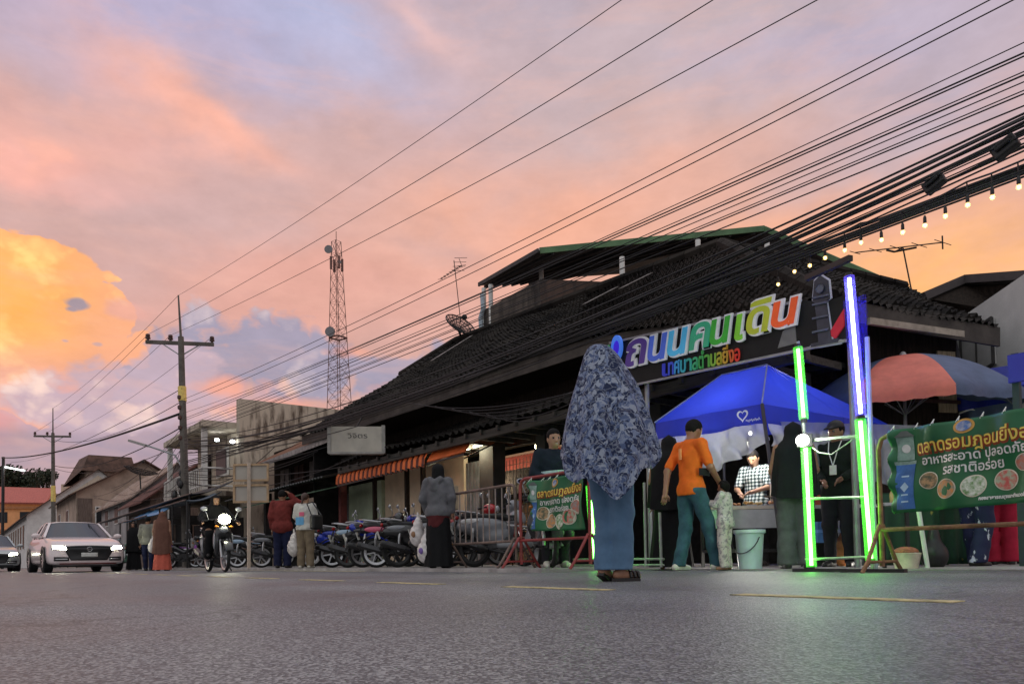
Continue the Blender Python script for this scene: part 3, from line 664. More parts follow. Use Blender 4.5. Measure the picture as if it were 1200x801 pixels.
# --- wooden shophouse between the hall and the concrete house
sh = thing('timber_shophouse', 'low timber shophouse with dark awnings and open dark shopfronts left of the orange awning', 'shophouse', (-23, 10, 0))
wall_x(-29.6, -19.7, 10.2, 2.5, 4.6).build('upper_wall', wood, sh)
mb = MB(); corr(mb, ((-29.6, 8.9, 3.75), (-19.9, 8.6, 3.75), (-19.9, 11.5, 5.6), (-29.6, 11.5, 5.2)), 48, .03); mb.build('upper_roof', rust, sh)
mb = MB(); mb.beam((-29.6, 8.86, 3.70), (-19.9, 8.56, 3.70), .03, .16); mb.build('roof_edge', mat('weathered_pale_board', (.34, .31, .30), var=.3), sh)
mb = MB(); corr(mb, ((-29.4, 8.2, 2.55), (-19.8, 8.2, 2.55), (-19.8, 10.2, 3.05), (-29.4, 10.2, 3.05)), 44, .025); mb.build('lower_roof', tin, sh)
for i in range(6):
    X_ = -28.6 + i * 1.5; mb = MB(); mb.box2((X_, 10.1, 3.0), (X_ + .9, 10.19, 3.75)); mb.box2((X_ + .42, 10.07, 3.0), (X_ + .48, 10.1, 3.75)); mb.build('window_shutter', woodr if i % 2 else mat('grey_board', (.2, .18, .17), var=.3), sh)
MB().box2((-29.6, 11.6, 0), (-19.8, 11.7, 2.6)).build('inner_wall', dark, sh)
for X_ in (-29.4, -26.6, -23.4): MB().box2((X_, 9.7, 0.03), (X_ + .25, 9.95, 2.9)).build('pillar', dgrey, sh)
MB().box2((XU(401, 9.3), 9.2, .04), (XU(401, 9.3) + .16, 9.4, 2.6)).build('post', mat('dark_red_paint', (.14, .03, .028), var=.3), sh)
mb = MB()
for i in range(30): mb.box2((XU(404, 9.9), 9.85 - (.015 if i % 2 else 0), .05 + i * .075), (XU(434, 9.8), 9.9, .12 + i * .075))
mb.build('roller_shutter', mat('grey_shutter', (.15, .14, .14), rough=.6, var=.3), sh)
mb = MB(); mb.slab([(-26.5, 8.0, 2.12), (-19.9, 8.0, 2.15), (-19.9, 9.0, 2.4), (-26.5, 9.0, 2.4)], .03); mb.build('green_valance', mat('green_tarp', (.09, .17, .11), var=.3), sh)

# --- concrete two-storey house with balcony
ch = thing('concrete_house', 'stained flat-roofed concrete house with a white balcony railing behind the road sign', 'house', (-34, 11, 0))
MB().box2((-37.5, 7.7, 5.62), (-30.6, 16, 5.85)).build('roof_slab', stain, ch)
MB().box2((-37.4, 9.2, 0.03), (-30.2, 15.5, 5.6)).build('wall', stain, ch)
mb = MB(); mb.box2((-30.55, 9.0, 5.3), (-30.15, 16.4, 6.75)); mb.build('parapet', stain, ch)
MB().box2((-37.5, 7.6, 2.85), (-30.4, 9.2, 3.05)).build('balcony_floor', stain, ch)
mb = MB(); 
for z in (3.25, 3.95): mb.tube([(-37.4, 7.7, z), (-30.5, 7.7, z)], .035, 6); mb.tube([(-30.5, 7.7, z), (-30.5, 9.1, z)], .035, 6)
for i in range(24): mb.tube([(-37.3 + i * .29, 7.7, 3.05), (-37.3 + i * .29, 7.7, 3.95)], .022, 6)
mb.build('railing', wpaint, ch)
for X_ in (-37.2, -34.4, -31.2): MB().box2((X_, 7.8, 3.05), (X_ + .2, 8.0, 5.6)).build('balcony_post', wpaint, ch)
mb = MB(); mb.box2((-36.2, 9.1, 3.1), (-35.0, 9.18, 5.1)); mb.build('door', wood, ch)
mb = MB(); mb.box2((-33.9, 9.1, 3.9), (-32.2, 9.18, 5.1)); f = mb.build('window', wpaint, ch); MB().box2((-33.8, 9.07, 4.0), (-32.3, 9.1, 5.0)).build('pane', glass, f)
mb = MB(); mb.ell((-31.9, 8.6, 5.3), (.10, .10, .07)); mb.ell((-31.1, 9.0, 5.15), (.10, .10, .07)); mb.build('lamp', emat('cool_lamp', (.9, .97, 1), 12), ch)
MB().box2((-36.8, 7.0, 2.0), (-30.6, 9.1, 2.06)).build('shop_soffit', dgrey, ch)
mb = MB()
nu = 26
mb.grid(lambda s, t: (-37.2 + s * 6.6, 6.9 + 1.3 * t, 2.42 + .42 * math.sin(t * PI / 2) + .03 * math.sin(s * 40)), 60, 8); mb.build('arched_awning', mat('dirty_white_sheet', (.50, .48, .43), c2=(.14, .13, .12), vscale=1.4, lo=.3, hi=.6), ch)

# --- houses further along
def house(name, label, x0, x1, y0, y1, ze, zr, wm, rm, wins, axis='x', over=.5, slit=None, parts=()):
    h = thing(name, label, 'house', ((x0 + x1) / 2, (y0 + y1) / 2, 0))
    mb = MB(); ym = (y0 + y1) / 2
    if axis == 'x':     # ridge along the street, gable facing us
        mb.add([(x1, y0, 0), (x1, y1, 0), (x1, y1, ze), (x1, ym, zr), (x1, y0, ze), (x0, y0, 0), (x0, y1, 0), (x0, y1, ze), (x0, ym, zr), (x0, y0, ze)],
               [(0, 1, 2, 3, 4), (9, 8, 7, 6, 5), (0, 4, 9, 5), (1, 6, 7, 2), (4, 3, 8, 9), (3, 2, 7, 8)])
        mb.build('wall', wm, h); mb = MB(); k = (zr - ze) / (ym - y0)
        for s in (-1, 1):
            ye = ym + s * (ym - y0 + over); zz = ze - over * k
            mb.slab([(x0 - over, ye, zz + .12), (x1 + over, ye, zz + .12), (x1 + over, ym, zr + .12), (x0 - over, ym, zr + .12)], .1, (0, 0, 1))
        mb.build('roof', rm, h)
    for (a, b, c, d) in wins:   # on the street face y0
        f = MB().box2((a, y0 - .05, c), (b, y0 + .02, d)).build('window', wpaint, h)
        MB().box2((a + .07, y0 - .07, c + .07), (b - .07, y0 - .05, d - .07)).build('pane', glass, f)
    return h
def winx(h, x, a, b, c, d):
    f = MB().box2((x - .02, a, c), (x + .06, b, d)).build('window', wpaint, h); MB().box2((x + .06, a + .08, c + .08), (x + .085, b - .08, d - .08)).build('pane', glass, f)
wood2 = mat('old_boards', (.16, .12, .10), rough=.85, var=.4, vscale=4, stretch=(5, 5, .5))  # colours the shade panel on the gabled house
lw = house('row_house', 'long white house with a stained gable and a row of windows at the far left', -150, -90, 5.6, 18.4, 5.4, 10.4, white, tileb, [(-92.5 - i * 4.2 - 2.2, -92.5 - i * 4.2, 2.0, 4.6) for i in range(12)])
mb = MB(); mb.add([(-89.92, 7.5, 6.2), (-89.92, 16.5, 6.2), (-89.92, 12, 9.8)], [(0, 1, 2)]); mb.build('stained_panel', stain, lw, solid=.06)
bh = thing('roof_tower_house', 'house with a brown box-shaped tiled roof rising behind the gabled houses', 'house', (-97, 14, 0))
MB().box2((-102, 11.6, 0), (-95.5, 16.2, 10.9)).build('wall', beige, bh)
mb = MB(); mb.add([(-94.8, 11.0, 10.8), (-94.8, 16.6, 10.8), (-95.6, 16.2, 12.7), (-95.6, 11.8, 12.7), (-103, 10.0, 9.6), (-103, 17, 10.8), (-102, 16.2, 12.9), (-102, 11.6, 12.9)], [(0, 1, 2, 3), (0, 3, 7, 4), (1, 5, 6, 2), (3, 2, 6, 7), (4, 7, 6, 5)]); mb.build('roof', tileb, bh)
gh = house('gabled_house', 'beige gabled house with a dark tiled roof in the row of houses', -80, -66, 7.3, 16.7, 5.8, 8.55, beige, tileb, [(-78, -76.6, 3.4, 4.8), (-72, -70.6, 3.4, 4.8)], over=.6)
winx(gh, -66, 8.6, 9.8, 3.2, 4.8); winx(gh, -66, 11.0, 12.2, 4.4, 5.8)
mb = MB(); mb.box2((-65.9, 7.4, 2.3), (-63.6, 14, 2.45)); mb.build('porch_roof', rust, gh)
MB().box2((-65.95, 7.4, 2.9), (-65.85, 8.4, 5.4)).build('shade_panel', wood2, gh)  # dark panel put where the gable wall only falls into shade
g2 = house('grey_house', 'small grey house with a pale rusty roof behind the satellite dish', -62, -48, 8.5, 13.0, 4.4, 6.3, mat('grey_render', (.30, .29, .29), var=.25, vscale=.8), mat('pale_rust_tin', (.42, .33, .27), c2=(.16, .09, .06), vscale=1.4, lo=.35, hi=.65, stretch=(1, 3, 1)), [(-60, -58.6, 2.9, 4.1), (-56, -54.6, 2.9, 4.1)])
winx(g2, -48, 8.9, 9.8, 2.9, 4.2)
g3 = house('low_red_house', 'low house with a dark reddish roof just left of the tall utility pole', -47, -41, 7.8, 12.4, 3.6, 5.35, wood2, mat('dark_red_tin', (.12, .045, .035), rough=.8, var=.4, vscale=2), [(-45.8, -44.6, 1.6, 2.8)], over=.5)
winx(g3, -41, 8.6, 9.6, 2.2, 3.4)
# dark street awnings along the far row
def awning(label, X0, X1, ya, za, yb, zb, m, grp=None):
    a = thing('tarp_awning', label, 'awning', ((X0 + X1) / 2, ya, 0)); mb = MB()
    mb.grid(lambda s, t: (X0 + (X1 - X0) * s, ya + (yb - ya) * t, za + (zb - za) * t - .10 * math.sin(PI * t) + .03 * math.sin(s * 23 + t * 3)), 24, 6); mb.build('cover', m, a, solid=.015, smooth=True)
    mb = MB()
    for s in (0.02, .5, .98): mb.tube([(X0 + (X1 - X0) * s, ya + .05, .0), (X0 + (X1 - X0) * s, ya + .05, za)], .03, 6)
    mb.tube([(X0, ya, za), (X1, ya, za)], .025, 6); mb.build('frame', blk, a)
tb = mat('blue_tarp', (.08, .26, .50), rough=.5, var=.25, vscale=2); tk = mat('black_tarp', (.02, .022, .028), rough=.5, var=.3); tg = mat('slate_tarp', (.06, .09, .12), rough=.5, var=.3)
awning('long black shade awning sloping out in front of the far shops', -50, -26, 6.2, 2.5, 7.7, 3.05, tk)
awning('blue tarpaulin awning under the black one along the far shops', -35.5, -29.6, 5.5, 1.95, 6.5, 2.42, tb)
awning('dark slate awning in front of the concrete house beside the utility pole', -29.2, -25, 5.8, 2.2, 6.9, 2.5, tg)
awning('small slate-blue awning furthest down the row', -64, -54, 6.0, 2.2, 7.0, 2.6, tg)
mb = MB(); mb.box2((-62, 9.0, 0.0), (-38, 9.1, 2.4)); mb.box2((-38, 9.16, 0.05), (-30.3, 9.19, 2.0)); tag(mb.build('shop_shade_slab', dark), 'dark slab for the shade in open shopfronts under the awnings of the far row', 'shopfront')  # flat dark slab stands for the shade inside the shops
# orange lit block at the far end
ob = thing('orange_building', 'orange-lit two-storey block with a red roof at the far end of the street', 'building', at(10, 620, d=118).freeze() and Vector((at(10, 640, d=118).x, at(10, 640, d=118).y, 0)))
oc = mat('orange_glow_render', (.62, .30, .14), var=.25, vscale=.4, emit=(1, .36, .1), es=.08)  # weak emission puts the orange lighting into the wall itself
def ofr(s, z, dd=0): # along the facade (metres to the right), up
    b = at(10, 640, d=118); return Vector((b.x, b.y, 0)) + Rh * s - Fh * dd + Vector((0, 0, z))
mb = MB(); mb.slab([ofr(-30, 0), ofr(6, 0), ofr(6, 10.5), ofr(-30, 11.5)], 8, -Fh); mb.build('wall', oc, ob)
mb = MB(); mb.slab([ofr(-31, 11.3, 1), ofr(6.6, 10.2, 1), ofr(4.5, 13, -4), ofr(-31, 14.6, -4)], .3); mb.build('roof', mat('red_tin', (.5, .13, .10), var=.2), ob)
for fl in (3.6, 7.2):
    for i in range(9):
        s = -27 + i * 3.6; mb = MB(); mb.slab([ofr(s, fl, .06), ofr(s + 1.6, fl, .06), ofr(s + 1.6, fl + 1.7, .06), ofr(s, fl + 1.7, .06)], .05); mb.build('window', glass, ob)
mb = MB(); 
for z in (2.4, 6.2, 9.8): mb.beam(ofr(-30, z, .3), ofr(6, z - .3, .3), .5, .35)
mb.build('balcony_band', mat('ochre_band', (.5, .2, .08), var=.2), ob)
pb = thing('pink_block', 'plain pinkish block just behind the leaning utility pole at the far left', 'building', at(72, 640, d=140)); b_ = at(72, 640, d=140)
mb = MB(); mb.box((b_.x, b_.y, 6.5), (9, 9, 13), rz=-TH); mb.build('wall', mat('salmon_render', (.5, .30, .24), var=.1), pb)
mb = MB(); mb.box((b_.x, b_.y, 13.2), (9.4, 9.4, .4), rz=-TH); mb.build('roof_slab', beige, pb)
mb = MB(); mb.box((b_.x - 3, b_.y + 1, 14.6), (1.2, 1.2, 2.6), rz=-TH); mb.build('chimney', beige, pb)
# --- white house on the right, with shutter
wh = thing('white_house', 'white-walled house with a closed shutter and dark overhanging roof at the right edge', 'house', (-4.5, 19, 0))
a = at(1120, 450, Y=15.5); b = at(1235, 450, Y=14.0)
def wf(s, z, o=0): 
    d_ = (b - a); n_ = Vector((d_.y, -d_.x, 0)).normalized(); return Vector((a.x, a.y, 0)) + Vector((d_.x, d_.y, 0)) * s + n_ * o + Vector((0, 0, z))
mb = MB(); mb.slab([wf(0, 0), wf(1.6, 0), wf(1.6, 5.0), wf(0, 4.6)], 5, (wf(0, 0, 1) - wf(0, 0))); mb.build('wall', white, wh)
zz = [at(1140, v, Y=15.2).z for v in (445, 393)]
mb = MB(); mb.slab([wf(.12, zz[0], .06), wf(.48, zz[0] + .12, .06), wf(.48, zz[1] + .12, .06), wf(.12, zz[1], .06)], .05)
sh_ = mb.build('shutter', mat('grey_white_board', (.50, .49, .48), var=.12, vscale=3), wh)
mb = MB(); mb.beam(wf(.12, zz[0], .07), wf(.48, zz[0] + .12, .07), .03, .05); mb.beam(wf(.48, zz[0] + .12, .07), wf(.48, zz[1] + .12, .07), .03, .05); mb.beam(wf(.12, zz[0], .07), wf(.12, zz[1], .07), .03, .05); mb.beam(wf(.3, zz[0] + .06, .07), wf(.3, zz[1] + .06, .07), .02, .03); mb.beam(wf(.12, zz[1], .07), wf(.48, zz[1] + .12, .07), .03, .05)
mb.build('shutter_frame', dgrey, sh_)
mb = MB(); t1, t2, t3 = at(1083, 347, Y=15.0), at(1130, 327, Y=16), at(1260, 318, Y=15.5); d3 = at(1260, 352, Y=13.4); d1 = at(1098, 360, Y=14.6)
bk = Vector((-3, 9, .3))
mb.slab([t1, t2, t2 + bk, t1 + bk], .12, (0, 0, 1)); mb.slab([t2 - Vector((0, 0, .0)), t3, t3 + bk, t2 + bk], .12, (0, 0, 1)); mb.build('roof', tile, wh)
mb = MB(); mb.slab([t1 + Vector((0, .1, -.02)), t2 + Vector((0, .1, -.02)), t3 + Vector((0, .1, -.02)), t3 + Vector((0, 1.2, -.75)), t1 + Vector((.6, 1.2, -.35))], .06, (0, -1, 0)); mb.build('gable_board', wood, wh)
mb = MB(); mb.beam(t1, t2, .08, .16); mb.beam(t2, t3, .08, .16); mb.build('barge_board', mat('dark_barge', (.06, .05, .05)), wh)
lr = MB(); q = (at(1138, 462, Y=12.6), at(1290, 470, Y=12.0), at(1290, 446, Y=13.4), at(1140, 446, Y=13.4)); tile_roof(lr, q, 14, 4); tag(lr.build('tiled_lean_to', tile), 'low black tiled lean-to roof below the white house', 'roof')

# ------------------------------------------------------------------ poles, wires, tower, aerials
poleC = mat('pole_concrete', (.13, .115, .10), rough=.9, var=.3, vscale=3, bump=.3)
wireM = mat('wire_black', (.006, .006, .007), rough=.6)
galv = mat('galvanised_steel', (.30, .30, .31), rough=.45, metal=.6, var=.2)
yref = mat('reflective_yellow', (.80, .60, .16), rough=.5, var=.15, vscale=9)
rods = mat('lattice_red', (.20, .10, .085), rough=.7, var=.2)
PB1 = gx(219, 6.95); PT1 = at(212, 402, Y=6.95); PR1 = at(209, 346, Y=6.95)
PB2 = gx(63, 5.6); PT2 = at(62, 511, Y=5.6); PR2 = at(62, 478, Y=5.6)
def utility_pole(label, base, top, rod, s=1.0, yb=(.55, .65)):
    t = thing('utility_pole', label, 'utility pole', base, 0, 'power poles along the street')
    mb = MB(); mb.tube([base, top + Vector((0, 0, .25 * s))], [.17 * s, .11 * s], 8); mb.build('pole', poleC, t)
    mb = MB(); mb.tube([top + Vector((0, 0, .2)), rod], [.05 * s, .03 * s], 6); mb.build('top_rod', poleC, t)
    ax = Vector((-.28, .96, 0)).normalized(); ax = Rh * .98 + Fh * .2
    mb = MB(); mb.beam(top - ax * 1.28 * s, top + ax * 1.22 * s, .11 * s, .13 * s); mb.build('crossarm', poleC, t)
    mb = MB()
    for k in (-1, 1): mb.beam(top + ax * k * .75 * s, top - Vector((0, 0, .5 * s)), .04 * s, .04 * s)
    mb.build('arm_brace', galv, t)
    for k in (-1.2, -.38, 1.15):
        mb = MB(); c = top + ax * k * s; mb.lathe([(.05 * s, .06), (.05 * s, .12), (.1 * s, .13), (.1 * s, .18), (.05 * s, .2), (.09 * s, .22), (.08 * s, .3), (.02, .33)], 8, c, cap=True); mb.build('insulator', mat('brown_porcelain', (.06, .02, .014), rough=.25), t)
    mb = MB(); a = base.lerp(top, yb[0]); b = base.lerp(top, yb[1]); mb.tube([a, b], .158 * s, 10); mb.build('reflector_band', yref, t)
    return t, ax
u1, AX1 = utility_pole('tall concrete utility pole with a crossarm and yellow reflector band beside the shops', PB1, PT1, PR1, 1.0, (.735, .80))
u2, AX2 = utility_pole('second, farther utility pole with a yellow band, beyond the pink car', PB2, PT2, PR2, 1.0, (.50, .62))
mb = MB()
for z in (6.6, 6.2, 5.8, 5.4, 5.0): 
    c = PB1.lerp(PT1, z / PT1.z); mb.lathe([(.04, -.08), (.07, -.05), (.07, .05), (.04, .08)], 8, c + Vector((.1, -.14, 0)), cap=True)
mb.build('secondary_rack', mat('brown_porcelain', (.06, .02, .014)), u1)
mb = MB(); c = PB1.lerp(PT1, .36)
for i in range(7): mb.ell((c.x + random.uniform(-.25, .25), c.y - .2 + random.uniform(-.2, .2), c.z + random.uniform(-.5, .9)), (.12, .12, .16), 8, 6)
mb.build('cable_joint', blk, u1)
# street lamp arm on the first pole, and the lit lamp pole at the left edge
la = thing('street_lamp', 'long unlit street lamp arm reaching out from the tall utility pole', 'street lamp', at(212, 535, Y=6.95))
mb = MB(); mb.tube([at(212, 545, Y=6.95), at(205, 533, Y=6.8), at(185, 526, Y=6.3), at(170, 521, Y=5.9)], .035, 8); mb.build('arm', galv, la)
mb = MB(); a, b = at(172, 522, Y=5.95), at(152, 516, Y=5.5); mb.beam(a, b, .16, .09); mb.build('lamp_head', mat('lamp_grey', (.33, .31, .30), rough=.5), la)
lp = thing('street_lamp', 'lit white street lamp on a thin dark pole at the left edge', 'street lamp', gx(4, 5.9))
b_ = gx(4, 5.2); 
def far(u, v, d=70): return at(u, v, d=d)
mb = MB(); mb.tube([Vector((far(3, 600).x, far(3, 600).y, 0)), far(4, 535)], .13, 8); mb.build('pole', blk, lp)
mb = MB(); mb.beam(far(4, 547), far(8, 547), .08, .08); mb.build('arm', blk, lp)
mb = MB(); mb.beam(far(7, 547), far(28, 551), .3, .12); mb.build('lamp_head', emat('street_lamp_glow', (.95, 1, 1), 7), lp)
def wire(p, q, sag, r, label, group='power lines strung along the street', mid=None, n=26, name='power_line', cat='wire'):
    pts = []
    for i in range(n + 1):
        t = i / n; x = p.lerp(q, t); x.z -= sag * 4 * t * (1 - t); pts.append(x)
    return tag(MB().tube(pts, r, 5).build(name, wireM, smooth=True), label, cat, group)
def ext(p, q, k): return p + (q - p) * k
# high lines: crossarm -> far upper right;   crossarm -> second pole
hi = [(PR1, (705, 0), 'earth wire running from the top rod of the tall pole'), (PT1 - AX1 * 1.2 + Vector((0, 0, .3)), (803, 0), 'high power line from the left end of the crossarm'), (PT1 - AX1 * .38 + Vector((0, 0, .3)), (918, 0), 'high power line from the middle of the crossarm'), (PT1 + AX1 * 1.15 + Vector((0, 0, .3)), (1010, 0), None)]
for i, (p, (u, v), lb) in enumerate(hi[:3]):
    Yp = (7.0, 6.4, 6.8)[i]; q = at(u, v, Y=Yp); q = ext(p, q, 1.35)
    wire(p, q, .25, .006, lb)
for i, (p, q, lb) in enumerate(((PR1, PR2, 'earth wire between the tops of the two utility poles'), (PT1 - AX1 * 1.2 + Vector((0, 0, .3)), PT2 - AX2 * 1.2 + Vector((0, 0, .3)), 'left high wire between the two utility poles'), (PT1 - AX1 * .38 + Vector((0, 0, .3)), PT2 - AX2 * .38 + Vector((0, 0, .3)), 'middle high wire between the two utility poles'), (PT1 + AX1 * 1.15 + Vector((0, 0, .3)), PT2 + AX2 * 1.15 + Vector((0, 0, .3)), 'right high wire between the two utility poles'))):
    wire(p, q, .35, .008, lb)
lowl = 'one of the low-voltage lines sweeping over the market roof to the right'
for (v0, u, v, Y, r, sag) in ((468, 1140, 0, 8.6, .0075, .25), (474, 1166, 0, 8.3, .0075, .25), (484, 1200, 36, 8.2, .006, .3)):
    p = at(214, v0, Y=6.85); q = ext(p, at(u, v, Y=Y), 1.12); wire(p, q, sag, r, lowl, 'low-voltage lines over the roof')
bun = 'black telephone cable in the thick bundle above the market roof'
ends = [(62, .009, 490), (66, .008, 492), (84, .006, 498), (88, .009, 502), (96, .006, 505), (106, .006, 508), (110, .008, 510), (124, .008, 512)]
rgw = random.Random(17)
ends += [(v_ + rgw.uniform(-3, 3), rgw.choice((.007, .009, .012, .016)), 514 + j_ * 1.3) for j_, v_ in enumerate((133, 136, 139, 142, 145, 149, 152, 155, 158, 160, 163, 166, 169, 172, 176))]
ends += [(v_, r_, 540 + j_ * 2) for j_, (v_, r_) in enumerate(((194, .016), (197, .018), (200, .014), (203, .016), (207, .011)))]
for i, (v, r, v0) in enumerate(ends):
    S = .12 if v < 126 else (.95 + rgw.uniform(-.18, .22) if v < 190 else .22 + rgw.uniform(-.05, .12))
    p = at(216 + (i % 3), v0, Y=6.8); q = ext(p, at(1200, v, Y=7.6 + rgw.uniform(-.25, .35)), 1.12); q.z += S * 4 * (1 - 1 / 1.12)
    wire(p, q, S, r, bun, 'telephone cable bundle over the roof', n=40, name='telephone_cable', cat='cable')
for i, (v0, v1) in enumerate(((455, 520), (500, 545), (520, 548), (470, 515))):
    p = at(213, v0, Y=6.9); q = at(62, v1, Y=5.6); wire(p, ext(p, q, 1.9 if i == 0 else 1.0), .7, .022 if i == 1 else .014, 'low wire sagging from the tall utility pole to the far pole', 'wires between the two poles')
wire(at(212, 484, Y=6.9), far(2, 536), .5, .05, 'thick black cable from the tall pole to the lit lamp pole')
rng = random.Random(5)
for i in range(14):
    p = at(214, 500 + i * 6, Y=6.9); q = at(rng.choice((150, 165, 180, 190, 130, 110)), rng.uniform(565, 590), Y=rng.uniform(8.2, 8.7)); wire(p, q, rng.uniform(.1, .7), .011, 'thin service drop hanging from the tall pole to the low houses', 'service drops to the far houses', n=12, name='service_drop', cat='cable')
for i in range(7):
    p = at(216, 548 + i * 3, Y=6.9); q = at(rng.uniform(300, 480), rng.uniform(520, 535), Y=8.4); wire(p, q, rng.uniform(.1, .6), .012, 'thin drooping cable along the front of the timber shophouse', 'cables along the shop fronts', n=12, name='service_drop', cat='cable')
for i in range(6):
    p = at(470 + i * 20, 470 + i * 3, Y=8.3); q = at(700 + i * 12, 452 - i * 8, Y=8.1); wire(p, q, .25 + .05 * i, .010, 'thin loose cable hanging across the dark eaves of the hall', 'loose cables under the hall eaves', n=12, name='service_drop', cat='cable')
for (u, v, s, lb) in ((1095, 215, 11, 'small black splice box on the cable bundle, the lower of two'), (1178, 173, 12, 'black splice box on the cable bundle nearest the right edge')):
    p = at(u, v, Y=7.5); mb = MB(); k = p.y / 7.5 * .0078 * s
    M = Matrix.Rotation(R(-24), 3, Vector((0, 1, 0))); mb.box(p, (.19 * s / 11, .10, .12 * s / 11), M=M); mb.box(p + Vector((0, -.07, 0)), (.14, .03, .03), M=M); tag(mb.build('splice_box', blk, bev=.015), lb, 'cable box', 'splice boxes on the cables')
# lattice radio tower
tw = thing('radio_tower', 'tall red lattice radio tower with dish antennas against the sunset', 'radio tower', at(401, 640, d=100).freeze() and Vector((at(401, 640, d=100).x, at(401, 640, d=100).y, 0)))
T0 = Vector(tw.location); TT = at(394, 283, d=100)
def tp(t, k, ang):
    c = T0.lerp(TT, t); w = (2.6 * (1 - t) + .55 * t) if t < .62 else (2.6 * .38 + .55 * .62) * (1 - (t - .62) / .38) + .62 * ((t - .62) / .38)
    a = R(45 + 90 * k + 15); return c + Vector((math.cos(a), math.sin(a), 0)) * w
legs = MB(); br = MB(); nL = 26
for k in range(4):
    for i in range(nL):
        t0, t1 = i / nL, (i + 1) / nL; legs.tube([tp(t0, k, 0), tp(t1, k, 0)], .05, 4)
        br.tube([tp(t0, k, 0), tp(t1, k + 1, 0)], .024, 3); br.tube([tp(t1, k, 0), tp(t0, k + 1, 0)], .024, 3); br.tube([tp(t1, k, 0), tp(t1, k + 1, 0)], .024, 3)
legs.build('tower_leg', rods, tw); br.build('lattice', rods, tw)
MB().tube([TT, TT + Vector((0, 0, 1.4))], .05, 4).build('mast', rods, tw)
for (t, s, r) in ((.97, -1, .9), (.715, -1, 1.1), (.93, .6, .4)):
    r *= .62; c = T0.lerp(TT, t) + Rh * s * .9 - Fh * .6; mb = MB()
    M = Matrix((Rh, Vector((0, 0, 1)), -Fh)).transposed(); mb.lathe([(.02, -.25), (r * .5, -.18), (r, .05), (r, .12), (.02, .12)], 14, c, M=M); mb.build('dish', mat('dish_grey', (.22, .21, .22), var=.1), tw)
mb = MB()
for k in range(4): mb.box(T0.lerp(TT, .93) + Vector((math.cos(k * 1.57), math.sin(k * 1.57), 0)) * .8, (.25, .25, 1.7)); 
mb.build('panel_antenna', rods, tw)
mb = MB(); 
for k in range(4): mb.tube([tp(.7, k, 0) * 1, tp(.7, k + 1, 0)], .12, 4)
mb.build('platform', rods, tw)
# rooftop aerials and dishes
def mesh_dish(label, c, r, aim, post):
    d = thing('satellite_dish', label, 'satellite dish', c); z = Vector(aim).normalized(); x = z.cross(Vector((0, 0, 1))).normalized(); y = z.cross(x); M = Matrix((x, y, z)).transposed()
    mb = MB(); rings = 5; n = 18
    f = lambda rr: .32 * (rr / r) ** 2 * r
    for i in range(1, rings + 1):
        rr = r * i / rings; mb.tube([Vector(c) + M @ Vector((rr * math.cos(2 * PI * k / n), rr * math.sin(2 * PI * k / n), f(rr))) for k in range(n + 1)], .012 if i < rings else .022, 4)
    for k in range(n):
        a = 2 * PI * k / n; mb.tube([Vector(c) + M @ Vector((rr * math.cos(a), rr * math.sin(a), f(rr))) for rr in np.linspace(.02, r, 5)], .012, 4)
    mb.build('mesh_rim', wireM, d)
    mb = MB(); mb.lathe([(r * i / 6 + .001, f(r * i / 6) - .005) for i in range(7)], n, c, M=M); sc = mb.build('reflector', mat('dish_screen', (.07, .05, .045), alpha=.42), d)
    mb = MB(); h = Vector(c) + M @ Vector((0, 0, r * .85))
    for k in range(3): a = 2 * PI * k / 3; mb.tube([Vector(c) + M @ Vector((r * .95 * math.cos(a), r * .95 * math.sin(a), f(r * .95))), h], .012, 4)
    mb.ell(h, (.09, .09, .09), 8, 6); mb.build('feed_horn', blk, d)
    MB().tube([c, post], .04, 6).build('mount', blk, d); return d
mesh_dish('mesh satellite dish on the ridge of the market hall', at(537, 385, Y=12.4), .50, Vector((.72, .05, .62)), at(541, 397, Y=12.6))
c_ = at(164, 556, Y=8.6); mesh_dish('dark satellite dish on a pole above the grey house', c_, .95, Vector((.1, .2, 1)), Vector((c_.x, c_.y + .05, 4.5)))
def yagi(label, post0, post1, boom, els, w, grp=None):
    t = thing('television_aerial', label, 'aerial', post0); MB().tube([post0, post1], .014, 5).build('mast', wireM, t); MB().tube(boom, .012, 5).build('boom', wireM, t)
    p, q = Vector(boom[0]), Vector(boom[-1])
    for i in range(els):
        c = p.lerp(q, i / (els - 1)); d = Vector(w); MB().tube([c - d * (.5 + .4 * i / els), c + d * (.5 + .4 * i / els)], .008, 4).build('rod', wireM, t)
    return t
Y_ = 12.6; t = yagi('television aerial with twin booms on a mast above the roof dish', at(540, 378, Y=Y_), at(532, 305, Y=Y_), [at(516, 327, Y=Y_), at(541, 311, Y=Y_)], 8, Rh * .16 + Vector((0, 0, .02)))
mb = MB(); mb.tube([at(541, 311, Y=Y_), at(538, 303, Y=Y_)], .012, 4)
for i in range(4): c = at(540 - i, 306 + i * 5 - 4, Y=Y_); mb.tube([c - Rh * .2, c + Rh * .2], .008, 4)
mb.build('upper_boom', wireM, t)
Y_ = 14.0; t = yagi('long television aerial on a thin mast at the right, over the orange sky', at(1069, 345, Y=Y_), at(1058, 290, Y=Y_), [at(1002, 296, Y=Y_), at(1105, 284, Y=Y_)], 5, Vector((.02, .35, .02)))
mb = MB(); mb.tube([at(1039, 293, Y=Y_), at(1048, 295, Y=Y_), at(1074, 290, Y=Y_)], .02, 5); mb.tube([at(1058, 290, Y=Y_), at(1048, 295, Y=Y_)], .012, 4); mb.build('lower_boom', wireM, t); c = at(1104.5, 284, Y=Y_); mb = MB(); mb.tube([c - Vector((0, 0, .12)), c + Vector((0, 0, .12))], .014, 4); mb.build('reflector_bar', wireM, t)

